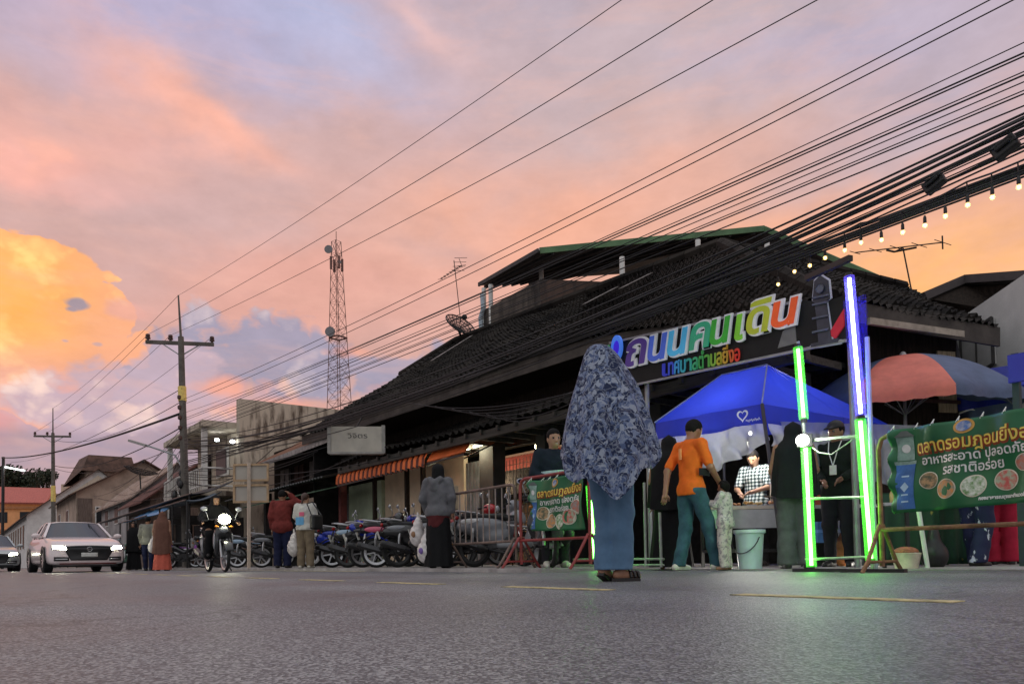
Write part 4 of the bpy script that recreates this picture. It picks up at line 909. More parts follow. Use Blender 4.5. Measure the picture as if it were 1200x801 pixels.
# ------------------------------------------------------------------ festoon bulbs
bulbs = [(912, 333), (931, 318), (949, 311), (967, 302), (990, 293), (1009, 284), (1033, 281), (1058, 272), (1084, 264), (1108, 253), (1134, 240), (1163, 231), (1194, 219)]
g_in = emat('bulb_filament', (1, .72, .30), 16); sock = blk
gl = mat('bulb_glass', (.9, .75, .5), rough=.1, emit=(1, .62, .22), es=1.3, alpha=.35)
BP_ = []
for i, (u, v) in enumerate(bulbs):
    Yb = 7.85 - .09 * i; p = at(u, v, Y=Yb); s = .021
    t = thing('festoon_bulb', 'glowing round bulb hanging from the festoon string above the market sign', 'light bulb', p, 0, 'festoon bulbs on the overhead string')
    MB().ell(p, (s * .5, s * .5, s * .6), 8, 6).build('filament', g_in, t); MB().ell(p, (s, s, s * 1.15), 10, 8).build('glass', gl, t)
    mb = MB(); mb.lathe([(.012, .02), (.016, .03), (.015, .07), (.008, .09)], 8, p, cap=True); mb.tube([p + Vector((0, 0, .12)), p + Vector((0, 0, .2))], .006, 4); mb.build('socket', blk, t); BP_.append(p + Vector((0, 0, .2)))
BP_.append(ext(BP_[-2], BP_[-1], 3)); tag(MB().tube(BP_, .009, 5).build('overhead_cord', wireM), 'thin black cord carrying the string of festoon bulbs', 'cord')

# ------------------------------------------------------------------ walking-street gate sign
gate = thing('market_sign', 'black market signboard with big rainbow Thai lettering and a clock tower cut-out', 'sign', (-6.3, 8.0, 0))
Ys = 8.0; sl_, sr_ = at(715, 456, Y=Ys), at(992, 398, Y=7.75)
bl = at(715, 457, Y=Ys); brt = at(992, 399, Y=7.62); tl = at(715, 402, Y=Ys); trt = at(968, 336, Y=7.66); tr2 = at(992, 330, Y=7.62)
sgn = mat('sign_black', (.007, .007, .008), rough=.75, var=.3)
exr = (brt - bl).normalized(); exu = (tl - bl).normalized(); exn = exr.cross(exu).normalized()
if exn.y > 0: exn = -exn
ed = MB(); ed.slab([bl, brt, at(992, 345, Y=7.62), at(968, 353, Y=7.64), at(940, 352, Y=7.68), tl], .06, exn); ed.build('board', sgn, gate)
ex2 = MB()
for a, b in ((bl, brt), (tl, at(940, 352, Y=7.68))): ex2.beam(a + exn * .01, b + exn * .01, .03, .03)
ex2.build('board_edge', mat('sign_edge_grey', (.34, .33, .36), rough=.5), gate)
def sg(u, v, o=.0):   # point on the signboard plane
    r = ray(u, v); t = (bl - CP).dot(exn) / r.dot(exn); return CP + r * t + exn * o
chars = [('ถ', 739, 770, (60, 40, 110)), ('น', 765, 786, (70, 110, 205)), ('น', 786, 812, (70, 175, 215)), ('ค', 810, 838, (45, 160, 130)), ('น', 838, 858, (45, 165, 50)), ('เ', 857, 870, (110, 190, 40)), ('ดิ', 880, 911, (150, 185, 40)), ('น', 911, 942, (225, 90, 35))]
chars = [('ถ', 737, 763, 428, (70, 48, 130)), ('น', 763, 787, 422, (60, 95, 200)), ('น', 786, 811, 416, (60, 165, 215)), ('ค', 811, 838, 409, (35, 150, 115)), ('น', 836, 861, 403, (35, 150, 40)), ('เ', 865, 884, 397, (110, 185, 40)), ('ดิ', 879, 910, 391, (165, 175, 40)), ('น', 908, 941, 383, (225, 85, 30))]
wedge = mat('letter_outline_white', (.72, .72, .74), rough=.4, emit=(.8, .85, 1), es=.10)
for (c, ua, ub, vb, rgb) in chars:
    p = sg(ua, vb + 2, .05); w = (sg(ub, vb - 3, .05) - p).length; h = (sg((ua + ub) / 2, vb - 28) - sg((ua + ub) / 2, vb)).length
    mw = 1.0; size = h / .555
    sz = size if c != 'เ' else size
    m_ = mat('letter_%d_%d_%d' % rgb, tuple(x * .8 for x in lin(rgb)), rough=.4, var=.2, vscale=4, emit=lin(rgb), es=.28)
    f = text_mesh(c, sz, p + exn * .012, exr, exu, exn, ext=.010, off=.011, shear=.16, width=w * (.96 if c != 'เ' else .5)).build('letter', m_, gate)
    o = text_mesh(c, sz, p, exr, exu, exn, ext=.012, off=.036, shear=.14, width=w * (1.05 if c != 'เ' else .62)).build('letter_outline', wedge, f)
sub = [('เ', (50, 60, 190)), ('ท', (60, 80, 200)), ('ศ', (60, 140, 200)), ('บ', (50, 150, 170)), ('า', (50, 150, 140)), ('ล', (60, 155, 110)), ('ตํ', (60, 150, 80)), ('า', (80, 150, 60)), ('บ', (120, 160, 60)), ('ล', (160, 150, 50)), ('ยี่', (180, 140, 50)), ('ง', (200, 90, 50)), ('อ', (200, 50, 40))]
u = 778.0
for i, (c, rgb) in enumerate(sub):
    st = (870 - 778) / len(sub); vb = 441 - (u - 778) * .205; p = sg(u, vb, .03); w = (sg(u + st * .86, vb) - sg(u, vb)).length; h = (sg(u, vb - 16) - sg(u, vb)).length
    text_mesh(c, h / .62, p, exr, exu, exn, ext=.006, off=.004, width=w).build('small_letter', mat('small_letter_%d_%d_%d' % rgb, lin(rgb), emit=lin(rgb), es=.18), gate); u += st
# round emblem at the left of the lettering
mb = MB(); cE = sg(726, 408, .05); M = Matrix((exr, exu, exn)).transposed()
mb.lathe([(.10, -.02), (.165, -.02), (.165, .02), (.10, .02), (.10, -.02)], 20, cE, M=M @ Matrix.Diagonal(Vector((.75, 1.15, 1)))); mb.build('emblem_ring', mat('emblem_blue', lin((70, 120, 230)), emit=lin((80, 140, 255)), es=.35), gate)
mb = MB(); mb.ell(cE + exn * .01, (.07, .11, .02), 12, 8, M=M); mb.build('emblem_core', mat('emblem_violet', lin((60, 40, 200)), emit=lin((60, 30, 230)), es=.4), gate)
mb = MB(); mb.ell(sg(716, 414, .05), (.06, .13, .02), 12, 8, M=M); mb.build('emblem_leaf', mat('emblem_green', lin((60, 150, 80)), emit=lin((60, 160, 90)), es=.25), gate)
# clock-tower cut-out
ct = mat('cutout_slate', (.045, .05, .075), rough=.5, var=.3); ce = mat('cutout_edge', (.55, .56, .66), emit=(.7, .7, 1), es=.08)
def cut(pts, nm, m, o, th=.03): 
    mb = MB(); mb.slab([sg(a, b, o) for a, b in pts], th, exn); return mb.build(nm, m, gate)
tower_pts = [(956, 330), (963, 323), (972, 329), (974, 350), (970, 353), (976, 398), (984, 396), (984, 401), (952, 407), (952, 403), (961, 401), (957, 356), (954, 353)]
cut(tower_pts, 'tower_cutout', ct, .03); 
big = [((a - 965) * 1.14 + 965, (b - 365) * 1.05 + 365) for a, b in tower_pts]; cut(big, 'tower_cutout_edge', ce, .015, .02)
mb = MB()
for v in (348, 356, 372, 388): mb.beam(sg(955, v + 2, .045), sg(974, v - 2, .045), .015, .02)
mb.build('tower_band', mat('cutout_band', (.12, .13, .2)), gate)
mb = MB(); mb.lathe([(.001, 0), (.05, 0), (.05, .01)], 14, sg(964, 339, .05), M=M); mb.build('clock_face', mat('cutout_clock', (.16, .17, .24)), gate)
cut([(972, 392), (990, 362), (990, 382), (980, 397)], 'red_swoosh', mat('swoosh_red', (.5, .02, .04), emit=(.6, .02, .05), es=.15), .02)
cut([(918, 388), (932, 378), (934, 402), (912, 408)], 'grey_motif', mat('motif_grey', (.2, .2, .2)), .01, .01)
mb = MB()
for (u, v) in ((752, 452), (990, 400)):
    p = sg(u, v, -.1); MB().tube([(p.x, p.y, 0), (p.x, p.y, p.z + .75)], .035, 8).build('gate_post', galv, gate)
mb = MB(); mb.tube([sg(716, 446, -.12), sg(992, 393, -.12)], .025, 6); mb.build('support_rail', galv, gate)

# ------------------------------------------------------------------ LED tubes, rails and floodlight of the gate frame
def led(label, p, q, core, halo, ks, hs, r=.014, grp='glowing LED tubes of the market gate'):
    t = thing('led_tube', label, 'led tube', p, 0, grp); d = (Vector(q) - Vector(p))
    MB().tube([p, q], r, 10).build('light_core', emat('led_core_%s' % halo[0], core, ks), t)
    MB().tube([p, q], r * 2.9, 12).build('halo_sleeve', mat('led_halo_%s' % halo[0], (.2, .2, .2), rough=.4, emit=halo[1], es=hs, alpha=.24), t)  # oversized glowing sleeve added to give the tube its halo
    mb = MB(); n = d.normalized()
    mb.tube([Vector(p) - n * .03, Vector(p) + n * .015], r * 2.0, 10); mb.tube([Vector(q) - n * .015, Vector(q) + n * .03], r * 2.0, 10); mb.build('end_cap', blk, t); return t
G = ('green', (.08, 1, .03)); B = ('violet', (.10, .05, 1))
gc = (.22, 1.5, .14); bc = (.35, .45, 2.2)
Yg = 6.35
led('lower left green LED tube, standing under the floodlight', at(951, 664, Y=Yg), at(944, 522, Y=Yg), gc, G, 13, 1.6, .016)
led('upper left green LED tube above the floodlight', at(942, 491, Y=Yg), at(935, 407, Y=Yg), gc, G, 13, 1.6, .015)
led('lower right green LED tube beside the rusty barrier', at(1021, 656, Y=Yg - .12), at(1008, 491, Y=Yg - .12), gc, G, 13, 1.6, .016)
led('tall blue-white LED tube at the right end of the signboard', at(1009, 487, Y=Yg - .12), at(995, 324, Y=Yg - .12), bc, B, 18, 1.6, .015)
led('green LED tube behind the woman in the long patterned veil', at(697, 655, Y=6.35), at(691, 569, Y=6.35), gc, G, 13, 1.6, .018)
vp = MB(); a, b = at(1004, 400, Y=Yg + .1), at(1010, 492, Y=Yg + .1)
vs_ = thing('violet_glow_strip', 'see-through strip with its own violet glow behind the blue LED tube', 'panel', at(1012, 640, Y=Yg + .15))
mb = MB(); mb.slab([at(1000, 492, Y=Yg + .06), at(1018, 488, Y=Yg + .06), at(1014, 345, Y=Yg + .06), at(988, 352, Y=Yg + .06)], .02, (0, -1, 0)); mb.build('strip', mat('violet_glow', (.05, .03, .5), rough=.3, emit=(.06, .02, .9), es=.05, alpha=.12), vs_)  # violet halo of the tube, put into a see-through strip as weak emission
mb = MB(); mb.tube([Vector((at(1026, 664, Y=Yg + .2).x, Yg + .2, 0)), at(1016, 395, Y=Yg + .2)], .022, 8); mb.tube([at(1010, 487, Y=Yg + .2), at(1022, 487, Y=Yg + .2)], .015, 6); mb.build('post', mat('bluish_steel', (.4, .42, .55), metal=.4, rough=.4), vs_)
pipeg = mat('steel_pipe_pale', (.34, .37, .33), rough=.45, metal=.3, var=.2)
fr = thing('gate_frame', 'steel pipe frame carrying the green LED tubes and the floodlight', 'frame', at(985, 668, Y=Yg))
mb = MB(); a = at(946, 664, Y=Yg + .05); b = at(1022, 662, Y=Yg - .08)
for va, vb in ((516, 510), (655, 652), (584, 582)): mb.tube([at(944, va, Y=Yg + .05), at(1010 + (vb - 500) * .07, vb, Y=Yg - .07)], .014, 6)
mb.build('rail', pipeg, fr)
for (u0, v0, u1, v1) in ((953, 668, 935, 400), (1023, 667, 1008, 480), (992, 330, 994, 352)):
    MB().tube([at(u0, v0, Y=Yg + .06), at(u1, v1, Y=Yg + .06)], .016, 6).build('upright', pipeg, fr)
mb = MB(); mb.box((at(950, 668, Y=Yg).x + .08, Yg, .015), (.5, .06, .03)); mb.box((at(1030, 668, Y=Yg).x, Yg - .1, .015), (.55, .06, .03)); mb.build('foot', blk, fr)
mb = MB(); q = [at(944, 518, Y=Yg), at(960, 530, Y=Yg), at(975, 532, Y=Yg), at(992, 520, Y=Yg), at(1008, 508, Y=Yg)]; mb.tube(q, .006, 5); mb.build('loose_lead', pipeg, fr)
tp_ = at(990, 306, Y=Yg); mb = MB(); mb.beam(at(945, 326, Y=Yg + .15), at(997, 302, Y=Yg), .05, .05); mb.build('top_bar', blk, fr)
fl = thing('floodlight', 'dazzling white floodlight on the left LED post', 'floodlight', at(940, 516, Y=Yg - .08)); c_ = at(940, 516, Y=Yg - .08)
MB().box(c_ + Vector((0, .04, 0)), (.14, .05, .12), rz=R(35)).build('housing', blk, fl, bev=.008)
MB().ell(c_ - Vector((-.01, .01, 0)), (.06, .05, .055), 14, 10).build('lens', emat('floodlight_glow', (.95, 1, .86), 40), fl)
f2 = thing('gate_frame', 'second steel frame with thin posts beside the woman in the patterned veil', 'frame', at(730, 660, Y=6.7))
mb = MB()
for (u, v0, v1) in ((757, 663, 565), (700, 663, 560), (775, 661, 600)): p = at(u, v0, Y=6.6); mb.tube([(p.x, p.y, .04), at(u - 2, v1, Y=6.6)], .018, 6)
for v in (655, 662): mb.tube([at(672, v, Y=6.6), at(778, v - .5, Y=6.6)], .015, 6)
mb.build('pipe', pipeg, f2)

# ------------------------------------------------------------------ barriers
redp = mat('red_pipe_paint', (.26, .035, .035), rough=.5, var=.35, vscale=6); rustp = mat('rusty_pipe', (.24, .12, .06), rough=.7, var=.5, vscale=8)
brnp = mat('brown_pipe', (.17, .12, .10), rough=.6, var=.4, vscale=7, metal=.2)
def barrier(label, x0, x1, y0, y1, h, m, mi, bars, foot0=True, foot1=True, zb=.04, lean=0.0):
    t = thing('crowd_barrier', label, 'barrier', ((x0 + x1) / 2, (y0 + y1) / 2, zb), 0, 'crowd barriers along the kerb')
    P = lambda s, z: Vector((x0 + (x1 - x0) * s, y0 + (y1 - y0) * s - lean * z, z + zb)); r = .06
    mb = MB(); w = abs(x1 - x0); c = .1 / w
    mb.tube([P(0, .05), P(0, h - .12), P(c * .3, h - .03), P(c, h), P(1 - c, h), P(1 - c * .3, h - .03), P(1, h - .12), P(1, .05)], .021, 8); mb.tube([P(0, .36), P(1, .36)], .018, 8); mb.build('outer_frame', m, t)
    if bars:
        for i in range(1, bars): mb = MB(); mb.tube([P(i / bars, .36), P(i / bars, h)], .011, 6); mb.build('bar', mi, t)
    for s in (0, 1):
        mb = MB(); p = P(s, .0)
        for k in (-1, 1): mb.tube([p + Vector((k * .02, k * .30, 0)), p + Vector((0, k * .24, .09)), p + Vector((0, k * .03, .40))], .018, 7)
        mb.tube([p + Vector((0, -.24, .09)), p + Vector((0, .24, .09))], .014, 6); mb.build('foot', m, t)
    return t, P
X0 = XU(527, 6.05); X1 = XU(608, 5.95)
barrier('brown steel crowd barrier in front of the parked motorbikes', X0, X1 - .05, 6.05, 5.95, 1.12, brnp, mat('bar_steel', (.30, .24, .21), rough=.5, metal=.3, var=.3), 11)
X2 = XU(611, 5.9); X3 = XU(692, 5.9)
t, PL = barrier('red crowd barrier carrying the smaller green banner', X2, X3, 5.9, 5.9, 1.16, redp, redp, 0)
X4 = XU(1046, 6.1); t, PR_ = barrier('rusty orange crowd barrier carrying the large green banner', XU(1030, 6.25), 1.2, 6.3, 6.0, 1.16, rustp, rustp, 0, zb=.0)
# ------------------------------------------------------------------ green banners
bang = mat('banner_green', (.012, .13, .045), rough=.5, var=.25, vscale=1.5)
yl = mat('banner_yellow', (.80, .62, .10), rough=.5); wl = mat('banner_white', (.78, .80, .76), rough=.5); ylr = mat('banner_outline_red', (.25, .04, .01))
food = [mat('food_print_%d' % i, c, c2=c2, vscale=26, lo=.4, hi=.6) for i, (c, c2) in enumerate((((.5, .32, .16), (.10, .12, .07)), ((.6, .25, .06), (.3, .28, .2)), ((.65, .7, .6), (.15, .3, .1)), ((.6, .12, .10), (.45, .5, .35)), ((.5, .16, .1), (.3, .3, .28))))]
def banner(name, label, a, b, zt0, zt1, zb0, zb1, Wd, texts, seed, circ, tw):
    """a,b: ground ends of the cloth; texts in banner units 0..Wd x 0..1"""
    t = thing(name, label, 'banner', (a + b) / 2, 0, 'green market banners')
    ex = (b - a).normalized(); en = Vector((ex.y, -ex.x, 0)); 
    if en.y > 0: en = -en
    rg = random.Random(seed); ph = [rg.uniform(0, 6) for _ in range(4)]
    def pt(s, v, o=0.0):
        top = zt0 + (zt1 - zt0) * s - .03 * math.sin(PI * min(1, max(0, s))) * (1 if seed == 2 else .3); bot = zb0 + (zb1 - zb0) * s
        z = bot + (top - bot) * v
        w = .022 * math.sin(s * 13 + ph[0] + v * 2) + .014 * math.sin(s * 23 + ph[1] - v * 5) + .012 * math.sin(v * 9 + ph[2] + s * 4)
        edge = math.exp(-((s) / .05) ** 2) * .03 * math.sin(v * 22)
        return a + ex * ((b - a).length * s) + en * (w + edge + o) + Vector((0, 0, z))
    mb = MB(); mb.grid(lambda s, v: pt(s, v), 70, 26); mb.build('cloth', bang, t, smooth=True, solid=.003)
    def flat(mesh, nm, m, o):
        mb = MB(); mb.add([pt(x / Wd, y, o + z * .004) for (x, y, z) in mesh.v], mesh.f); return mb.build(nm, m, t)
    for (txt, x, y, size, w, m, nm, o) in texts:
        flat(text_mesh(txt, size, (x, y, 0), (1, 0, 0), (0, 1, 0), (0, 0, 1), off=.0025, width=w), nm, m, o)
        if m is yl: flat(text_mesh(txt, size, (x - .012, y - .012, 0), (1, 0, 0), (0, 1, 0), (0, 0, 1), off=.016, width=w + .03), 'headline_outline', ylr, o - .003)
    def disc(x, y, r, m, nm, o, rx=1.0, n=28, parent=None):
        mb = MB(); mb.add([pt((x + r * rx * math.cos(2 * PI * k / n)) / Wd, y + r * math.sin(2 * PI * k / n), o) for k in range(n)], [tuple(range(n))]); return mb.build(nm, m, parent or t)
    for i, (x, y, r) in enumerate(circ):
        d = disc(x, y, r * 1.1, mat('photo_ring', (.72, .70, .55)), 'photo_ring', .006); disc(x, y, r, food[i], 'food_photo', .009, parent=d)
    # emblem: gold ring, blue centre
    ex_, ey_ = (tw[0], tw[1]); disc(ex_, ey_, .085, mat('emblem_gold', (.62, .35, .08)), 'emblem_ring', .006, 1.25); disc(ex_, ey_, .06, mat('emblem_inner_blue', (.06, .16, .42), c2=(.5, .5, .5), vscale=30), 'emblem_centre', .009, 1.3)
    # printed clock tower on the left
    def rect(x0, y0, x1, y1, m, nm, o):
        mb = MB(); n = 6; mb.grid(lambda s, v: pt((x0 + (x1 - x0) * s) / Wd, y0 + (y1 - y0) * v, o), n, n); return mb.build(nm, m, t)
    tg_ = mat('tower_print_grey', (.26, .40, .34), var=.3, vscale=14); tb_ = mat('tower_print_blue', (.05, .16, .42), var=.3, vscale=8)
    tx = tw[2]; k = tw[3]
    rect(tx - .10 * k, .62, tx + .10 * k, .90, tg_, 'printed_tower', .006); rect(tx - .13 * k, .57, tx + .13 * k, .61, tg_, 'printed_tower', .007); rect(tx - .12 * k, .04, tx + .12 * k, .57, tb_, 'printed_tower', .006)
    mb = MB(); mb.add([pt((tx - .12 * k) / Wd, .90, .006), pt((tx + .12 * k) / Wd, .90, .006), pt((tx + .03 * k) / Wd, .97, .006), pt((tx - .03 * k) / Wd, .97, .006)], [(0, 1, 2, 3)]); mb.build('printed_tower_roof', mat('tower_print_roof', (.10, .12, .11)), t)
    disc(tx, .76, .05, wl, 'printed_clock', .009, k)
    mb = MB(); s_ = .06; mb.add([pt((tx) / Wd, .30 + s_, .009), pt((tx + s_ * k) / Wd, .30, .009), pt(tx / Wd, .30 - s_, .009), pt((tx - s_ * k) / Wd, .30, .009)], [(0, 1, 2, 3)]); mb.build('printed_diamond', mat('print_pale_blue', (.4, .6, .75)), t)
    for y in (.42, .20, .12): rect(tx - .05 * k, y, tx + .05 * k, y + .018, mat('print_pale_blue', (.4, .6, .75)), 'printed_line', .008)
    mb = MB()
    for s in np.linspace(.02, .98, 7): mb.tube([pt(s, .985, .004), pt(s, .985, -.05) + Vector((0, 0, .05)), pt(s, 1.0, -.03)], .004, 4)
    mb.build('tie_cord', wl, t)
    return t
a = at(1048, 640, Y=6.12); a.z = 0; b = Vector((a.x + 1.05, 5.98, 0))
zt = at(1048, 503, Y=6.1).z; zb = at(1054, 601, Y=6.1).z
banner('market_banner', 'large green market banner with yellow headline and round food photos at the right', a, b, zt, zt - .0, zb, zb + .02, 1.50,
       [('ตลาดรอมฎอนยี่งอ', .30, .685, .205, 1.17, yl, 'headline', .008), ('อาหารสะอาด ปลอดภัย', .36, .545, .14, 1.10, wl, 'slogan', .008), ('รสชาติอร่อย', .60, .405, .15, .62, wl, 'slogan', .008), ('กองสาธารณสุขและสิ่งแวดล้อม', .98, .07, .05, .50, wl, 'small_print', .008)], 1,
       [(.43, .355, .092), (.64, .235, .105), (.92, .235, .115), (1.23, .265, .105), (1.42, .43, .085)], (.84, .925, .17, .85))
a = at(623, 640, Y=5.84); a.z = .04; b = at(685, 640, Y=5.84); b.z = .04
zt = at(623, 563, Y=5.84).z; zb = at(623, 622, Y=5.84).z
banner('market_banner', 'smaller green market banner tied to the red barrier beside the scooter', a, b, zt - .04, zt + .05 - .04, zb - .04, zb - .06, 1.45,
       [('ตลาดรอมฎอนยี่งอ', .22, .66, .2, 1.18, yl, 'headline', .008), ('อาหารสะอาด ปลอดภัย', .30, .50, .145, 1.02, wl, 'slogan', .008), ('รสชาติอร่อย', .48, .355, .14, .6, wl, 'slogan', .008)], 2,
       [(.35, .34, .12), (.56, .19, .13), (.82, .16, .13), (1.06, .24, .13), (1.25, .40, .12)], (.72, .90, .12, .7))

# ------------------------------------------------------------------ tents, umbrella, stalls
blue = mat('tent_blue', (.025, .05, .62), rough=.55, var=.14, vscale=2.5, bump=.25, bscale=8); blued = mat('tent_valance_blue', (.016, .028, .34), rough=.55, var=.2, vscale=3)
def translucent(m, c, f):
    n, l, b = mnodes(m); o = [x for x in n if x.type == 'OUTPUT_MATERIAL'][0]; t = n.new('ShaderNodeBsdfTranslucent'); t.inputs[0].default_value = (*c, 1); mx = n.new('ShaderNodeMixShader'); mx.inputs[0].default_value = f
    l.new(b.outputs[0], mx.inputs[1]); l.new(t.outputs[0], mx.inputs[2]); l.new(mx.outputs[0], o.inputs[0])
translucent(blue, (.03, .07, .85), .4); translucent(blued, (.02, .04, .5), .3)
tent = thing('market_tent', 'blue folding market tent with a dark valance over the food stall', 'tent', (-6.9, 10, 0))
C2 = at(767, 496, Y=7.7); C1 = at(893, 473, Y=7.7); C3 = at(989, 489, Y=8.5); C4 = Vector((C2.x - .3, 9.6, C2.z)); P1 = at(846, 440, Y=8.36); P2 = at(899, 428, Y=8.3)
C3b = Vector((C3.x, 9.7, C3.z))
def tri_grid(mb, pts, n=12, sagk=.06):
    A_, B_, C_, D_ = [Vector(p) for p in pts]
    mb.grid(lambda s, t: (A_ * (1 - s) + B_ * s) * (1 - t) + (D_ * (1 - s) + C_ * s) * t - Vector((0, 0, sagk * math.sin(PI * s) * math.sin(PI * min(t, .999)) + .012 * math.sin(9 * s + 5 * t))), n, n)
mb = MB(); tri_grid(mb, (C2, C1, P2, P1)); tri_grid(mb, (C1, C3, P2, P2)); tri_grid(mb, (C3b, C4, P1, P2)); tri_grid(mb, (C4, C2, P1, P1)); tri_grid(mb, (C3, C3b, P2, P2))
mb.build('canopy', blue, tent, smooth=True, auto=35)
mb = MB(); vh = Vector((0, 0, .24))
for a, b in ((C2, C1), (C1, C3), (C3, C3b), (C4, C2)):
    mb.grid(lambda s, t: a.lerp(b, s) - vh * t + Vector((0, -.03 * t * math.sin(s * 17), .02 * math.sin(s * 9) * t)), 22, 3)
mb.build('valance', blued, tent, smooth=True)
mb = MB()
for a, b in ((C1, P2), (C2, P1), (P1, P2)): mb.tube([a.lerp(b, t_) + Vector((0, 0, .012)) for t_ in np.linspace(0, 1, 6)], .010, 5)
mb.build('seam', mat('seam_pale', (.3, .34, .6)), tent)
for p, q in ((C1, at(919, 664, Y=7.5)), (C2, None), (C3b, None), (C4, None)):
    e = Vector((q.x, q.y, .02)) if q else Vector((p.x, p.y, .02)); MB().tube([e, p], .022, 6).build('leg', mat('tent_leg_dark', (.05, .05, .06), rough=.4, metal=.4), tent)
lg = MB(); o = at(873, 487, Y=7.65)
tx_ = MB(); hx = lambda t: (.085 * (16 * math.sin(t) ** 3) / 17, .085 * (13 * math.cos(t) - 5 * math.cos(2 * t) - 2 * math.cos(3 * t) - math.cos(4 * t)) / 17)
n = 30; ring = [hx(2 * PI * k / n) for k in range(n)]
mb = MB(); vx = (C1 - C2).normalized(); pl = [o + vx * a + Vector((0, -.05, b)) for a, b in ring]; pi_ = [o + vx * a * .72 + Vector((0, -.05, b * .72)) for a, b in ring]
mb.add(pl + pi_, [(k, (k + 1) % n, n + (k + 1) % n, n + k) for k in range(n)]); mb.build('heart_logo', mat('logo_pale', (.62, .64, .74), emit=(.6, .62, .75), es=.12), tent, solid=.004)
mb = MB(); mb.tube([o + vx * (.05 + .2 * q / 40) + Vector((0, -.055, -.075 + .014 * math.sin(q * 1.25) + .006 * math.sin(q * .55))) for q in range(41)], .004, 4); mb.build('logo_script', mat('logo_script_pale', (.6, .62, .72)), tent)
# clear plastic rain sheets gathered under the tent edge
plas = mat('clear_plastic', (.50, .53, .60), rough=.18, alpha=.38, var=.2, vscale=7, bump=1.0, bscale=9, spec=.8)
translucent(plas, (.55, .58, .64), .3)
def sheet(label, a, b, d0, d1, sw, seed):
    a = Vector(a); b = Vector(b); rg = random.Random(seed); p1, p2 = rg.uniform(0, 6), rg.uniform(0, 6); mb = MB()
    def f(s, t):
        d = d0 + (d1 - d0) * s + sw * math.sin(PI * s); q = a.lerp(b, s); fold = .05 * math.sin(s * 30 + p1 + t * 3) + .035 * math.sin(s * 53 + p2 - t * 6)
        return q + Vector((.0, fold * (.3 + t), -d * t + .03 * math.sin(s * 21 + p2) * t))
    mb.grid(f, 80, 14); return tag(mb.build('plastic_sheet', plas, smooth=True), label, 'plastic sheet', 'clear plastic rain sheets')
sheet('clear plastic rain sheet swagged under the long side of the blue tent', C2 + Vector((-.05, .04, -.2)), C1 + Vector((0, .05, -.22)), .42, .22, .22, 1)
sheet('clear plastic rain sheet hanging behind the two LED posts', C1 + Vector((.02, .1, -.2)), Vector((C3.x + .8, 8.7, C3.z - .2)), .28, .75, .1, 2)
# coral and blue umbrella
um = thing('market_umbrella', 'large market umbrella with one coral panel among dusty blue panels', 'umbrella', (0, 0, 0))
uc = at(1060, 470, Y=10.7); uc_b = Vector((uc.x, uc.y, 0)); um.location = uc_b
rimz = at(1060, 478, Y=10.7).z; topz = at(1054, 420, Y=10.7).z; ur = 1.46; nP = 8
cor = mat('umbrella_coral', (.74, .20, .15), rough=.7, var=.12, vscale=4, bump=.3, bscale=12); dus = mat('umbrella_blue', (.085, .12, .22), rough=.6, var=.18, vscale=3, bump=.3, bscale=12)
a0 = math.atan2(-uc.y, -uc.x)     # towards the camera
def upt(a, t):   # t: 0 top .. 1 rim .. 1.16 valance
    k = 1 - .05 * (1 - math.cos((a - a0) * nP + PI)) * min(t, 1)
    if t <= 1: return Vector((uc.x + ur * t * k * math.cos(a), uc.y + ur * t * k * math.sin(a), rimz + (topz - rimz) * (1 - t ** 2.1)))
    q = upt(a, 1); return q + Vector((0, 0, -(t - 1) * .9 + .008 * math.sin(a * 40)))
for p in range(nP):
    b0 = a0 + (p - .5) * 2 * PI / nP; b1 = b0 + 2 * PI / nP; mb = MB()
    mb.grid(lambda s, t: upt(b0 + (b1 - b0) * s, t * 1.13 + .012), 10, 16); mb.build('panel', cor if p == 0 else dus, um, smooth=True)
mb = MB(); mb.tube([(uc.x, uc.y, 0), (uc.x, uc.y, topz + .03)], .025, 8); mb.build('pole', galv, um)
mb = MB()
for p in range(nP): a = a0 + (p + .5) * 2 * PI / nP; mb.tube([upt(a, t) + Vector((0, 0, -.012)) for t in np.linspace(.05, 1, 8)], .009, 5); mb.tube([upt(a, .55) + Vector((0, 0, -.02)), (uc.x, uc.y, rimz - .1)], .008, 5)
mb.build('rib', galv, um)
MB().ell((uc.x, uc.y, topz + .04), (.045, .045, .05), 10, 8).build('finial', wpaint, um)
# second dark-blue tent behind the LED posts and further blue tarps
t2 = thing('market_tent', 'plain dark blue tent behind the umbrella with its white folding frame showing', 'tent', (-4, 11, 0))
z_ = at(1060, 486, Y=12.0).z; mb = MB()
xl, xr = XU(955, 12.0), XU(1250, 11.9)
tri_grid(mb, ((xl, 11.8, z_ + .12), (xr, 11.8, z_ + .12), (xr - 1, 13, z_ + .7), (xl + 1, 13, z_ + .7))); mb.build('canopy', blue, t2, smooth=True)
mb = MB(); mb.grid(lambda s, t: (xl + (xr - xl) * s, 11.8 - .03 * math.sin(s * 25) * t, z_ + .12 - .22 * t), 30, 3); mb.build('valance', blued, t2)
mb = MB(); n = 5
for i in range(n): 
    xa_ = xl + (xr - xl) * i / n; xb_ = xl + (xr - xl) * (i + 1) / n; mb.beam((xa_, 11.9, z_ - .18), (xb_, 11.9, z_ + .0), .03, .018); mb.beam((xa_, 11.93, z_ + .0), (xb_, 11.93, z_ - .18), .03, .018)
mb.build('scissor_frame', wpaint, t2)
for X_ in (xl + .1, xr - .1, (xl + xr) / 2): MB().tube([(X_, 11.85, 0), (X_, 11.85, z_)], .022, 6).build('leg', galv, t2)
bs = thing('blue_board', 'plain deep blue signboard on a dark post at the right edge', 'signboard', Vector((at(1186, 640, Y=8.2).x, 8.2, 0)))
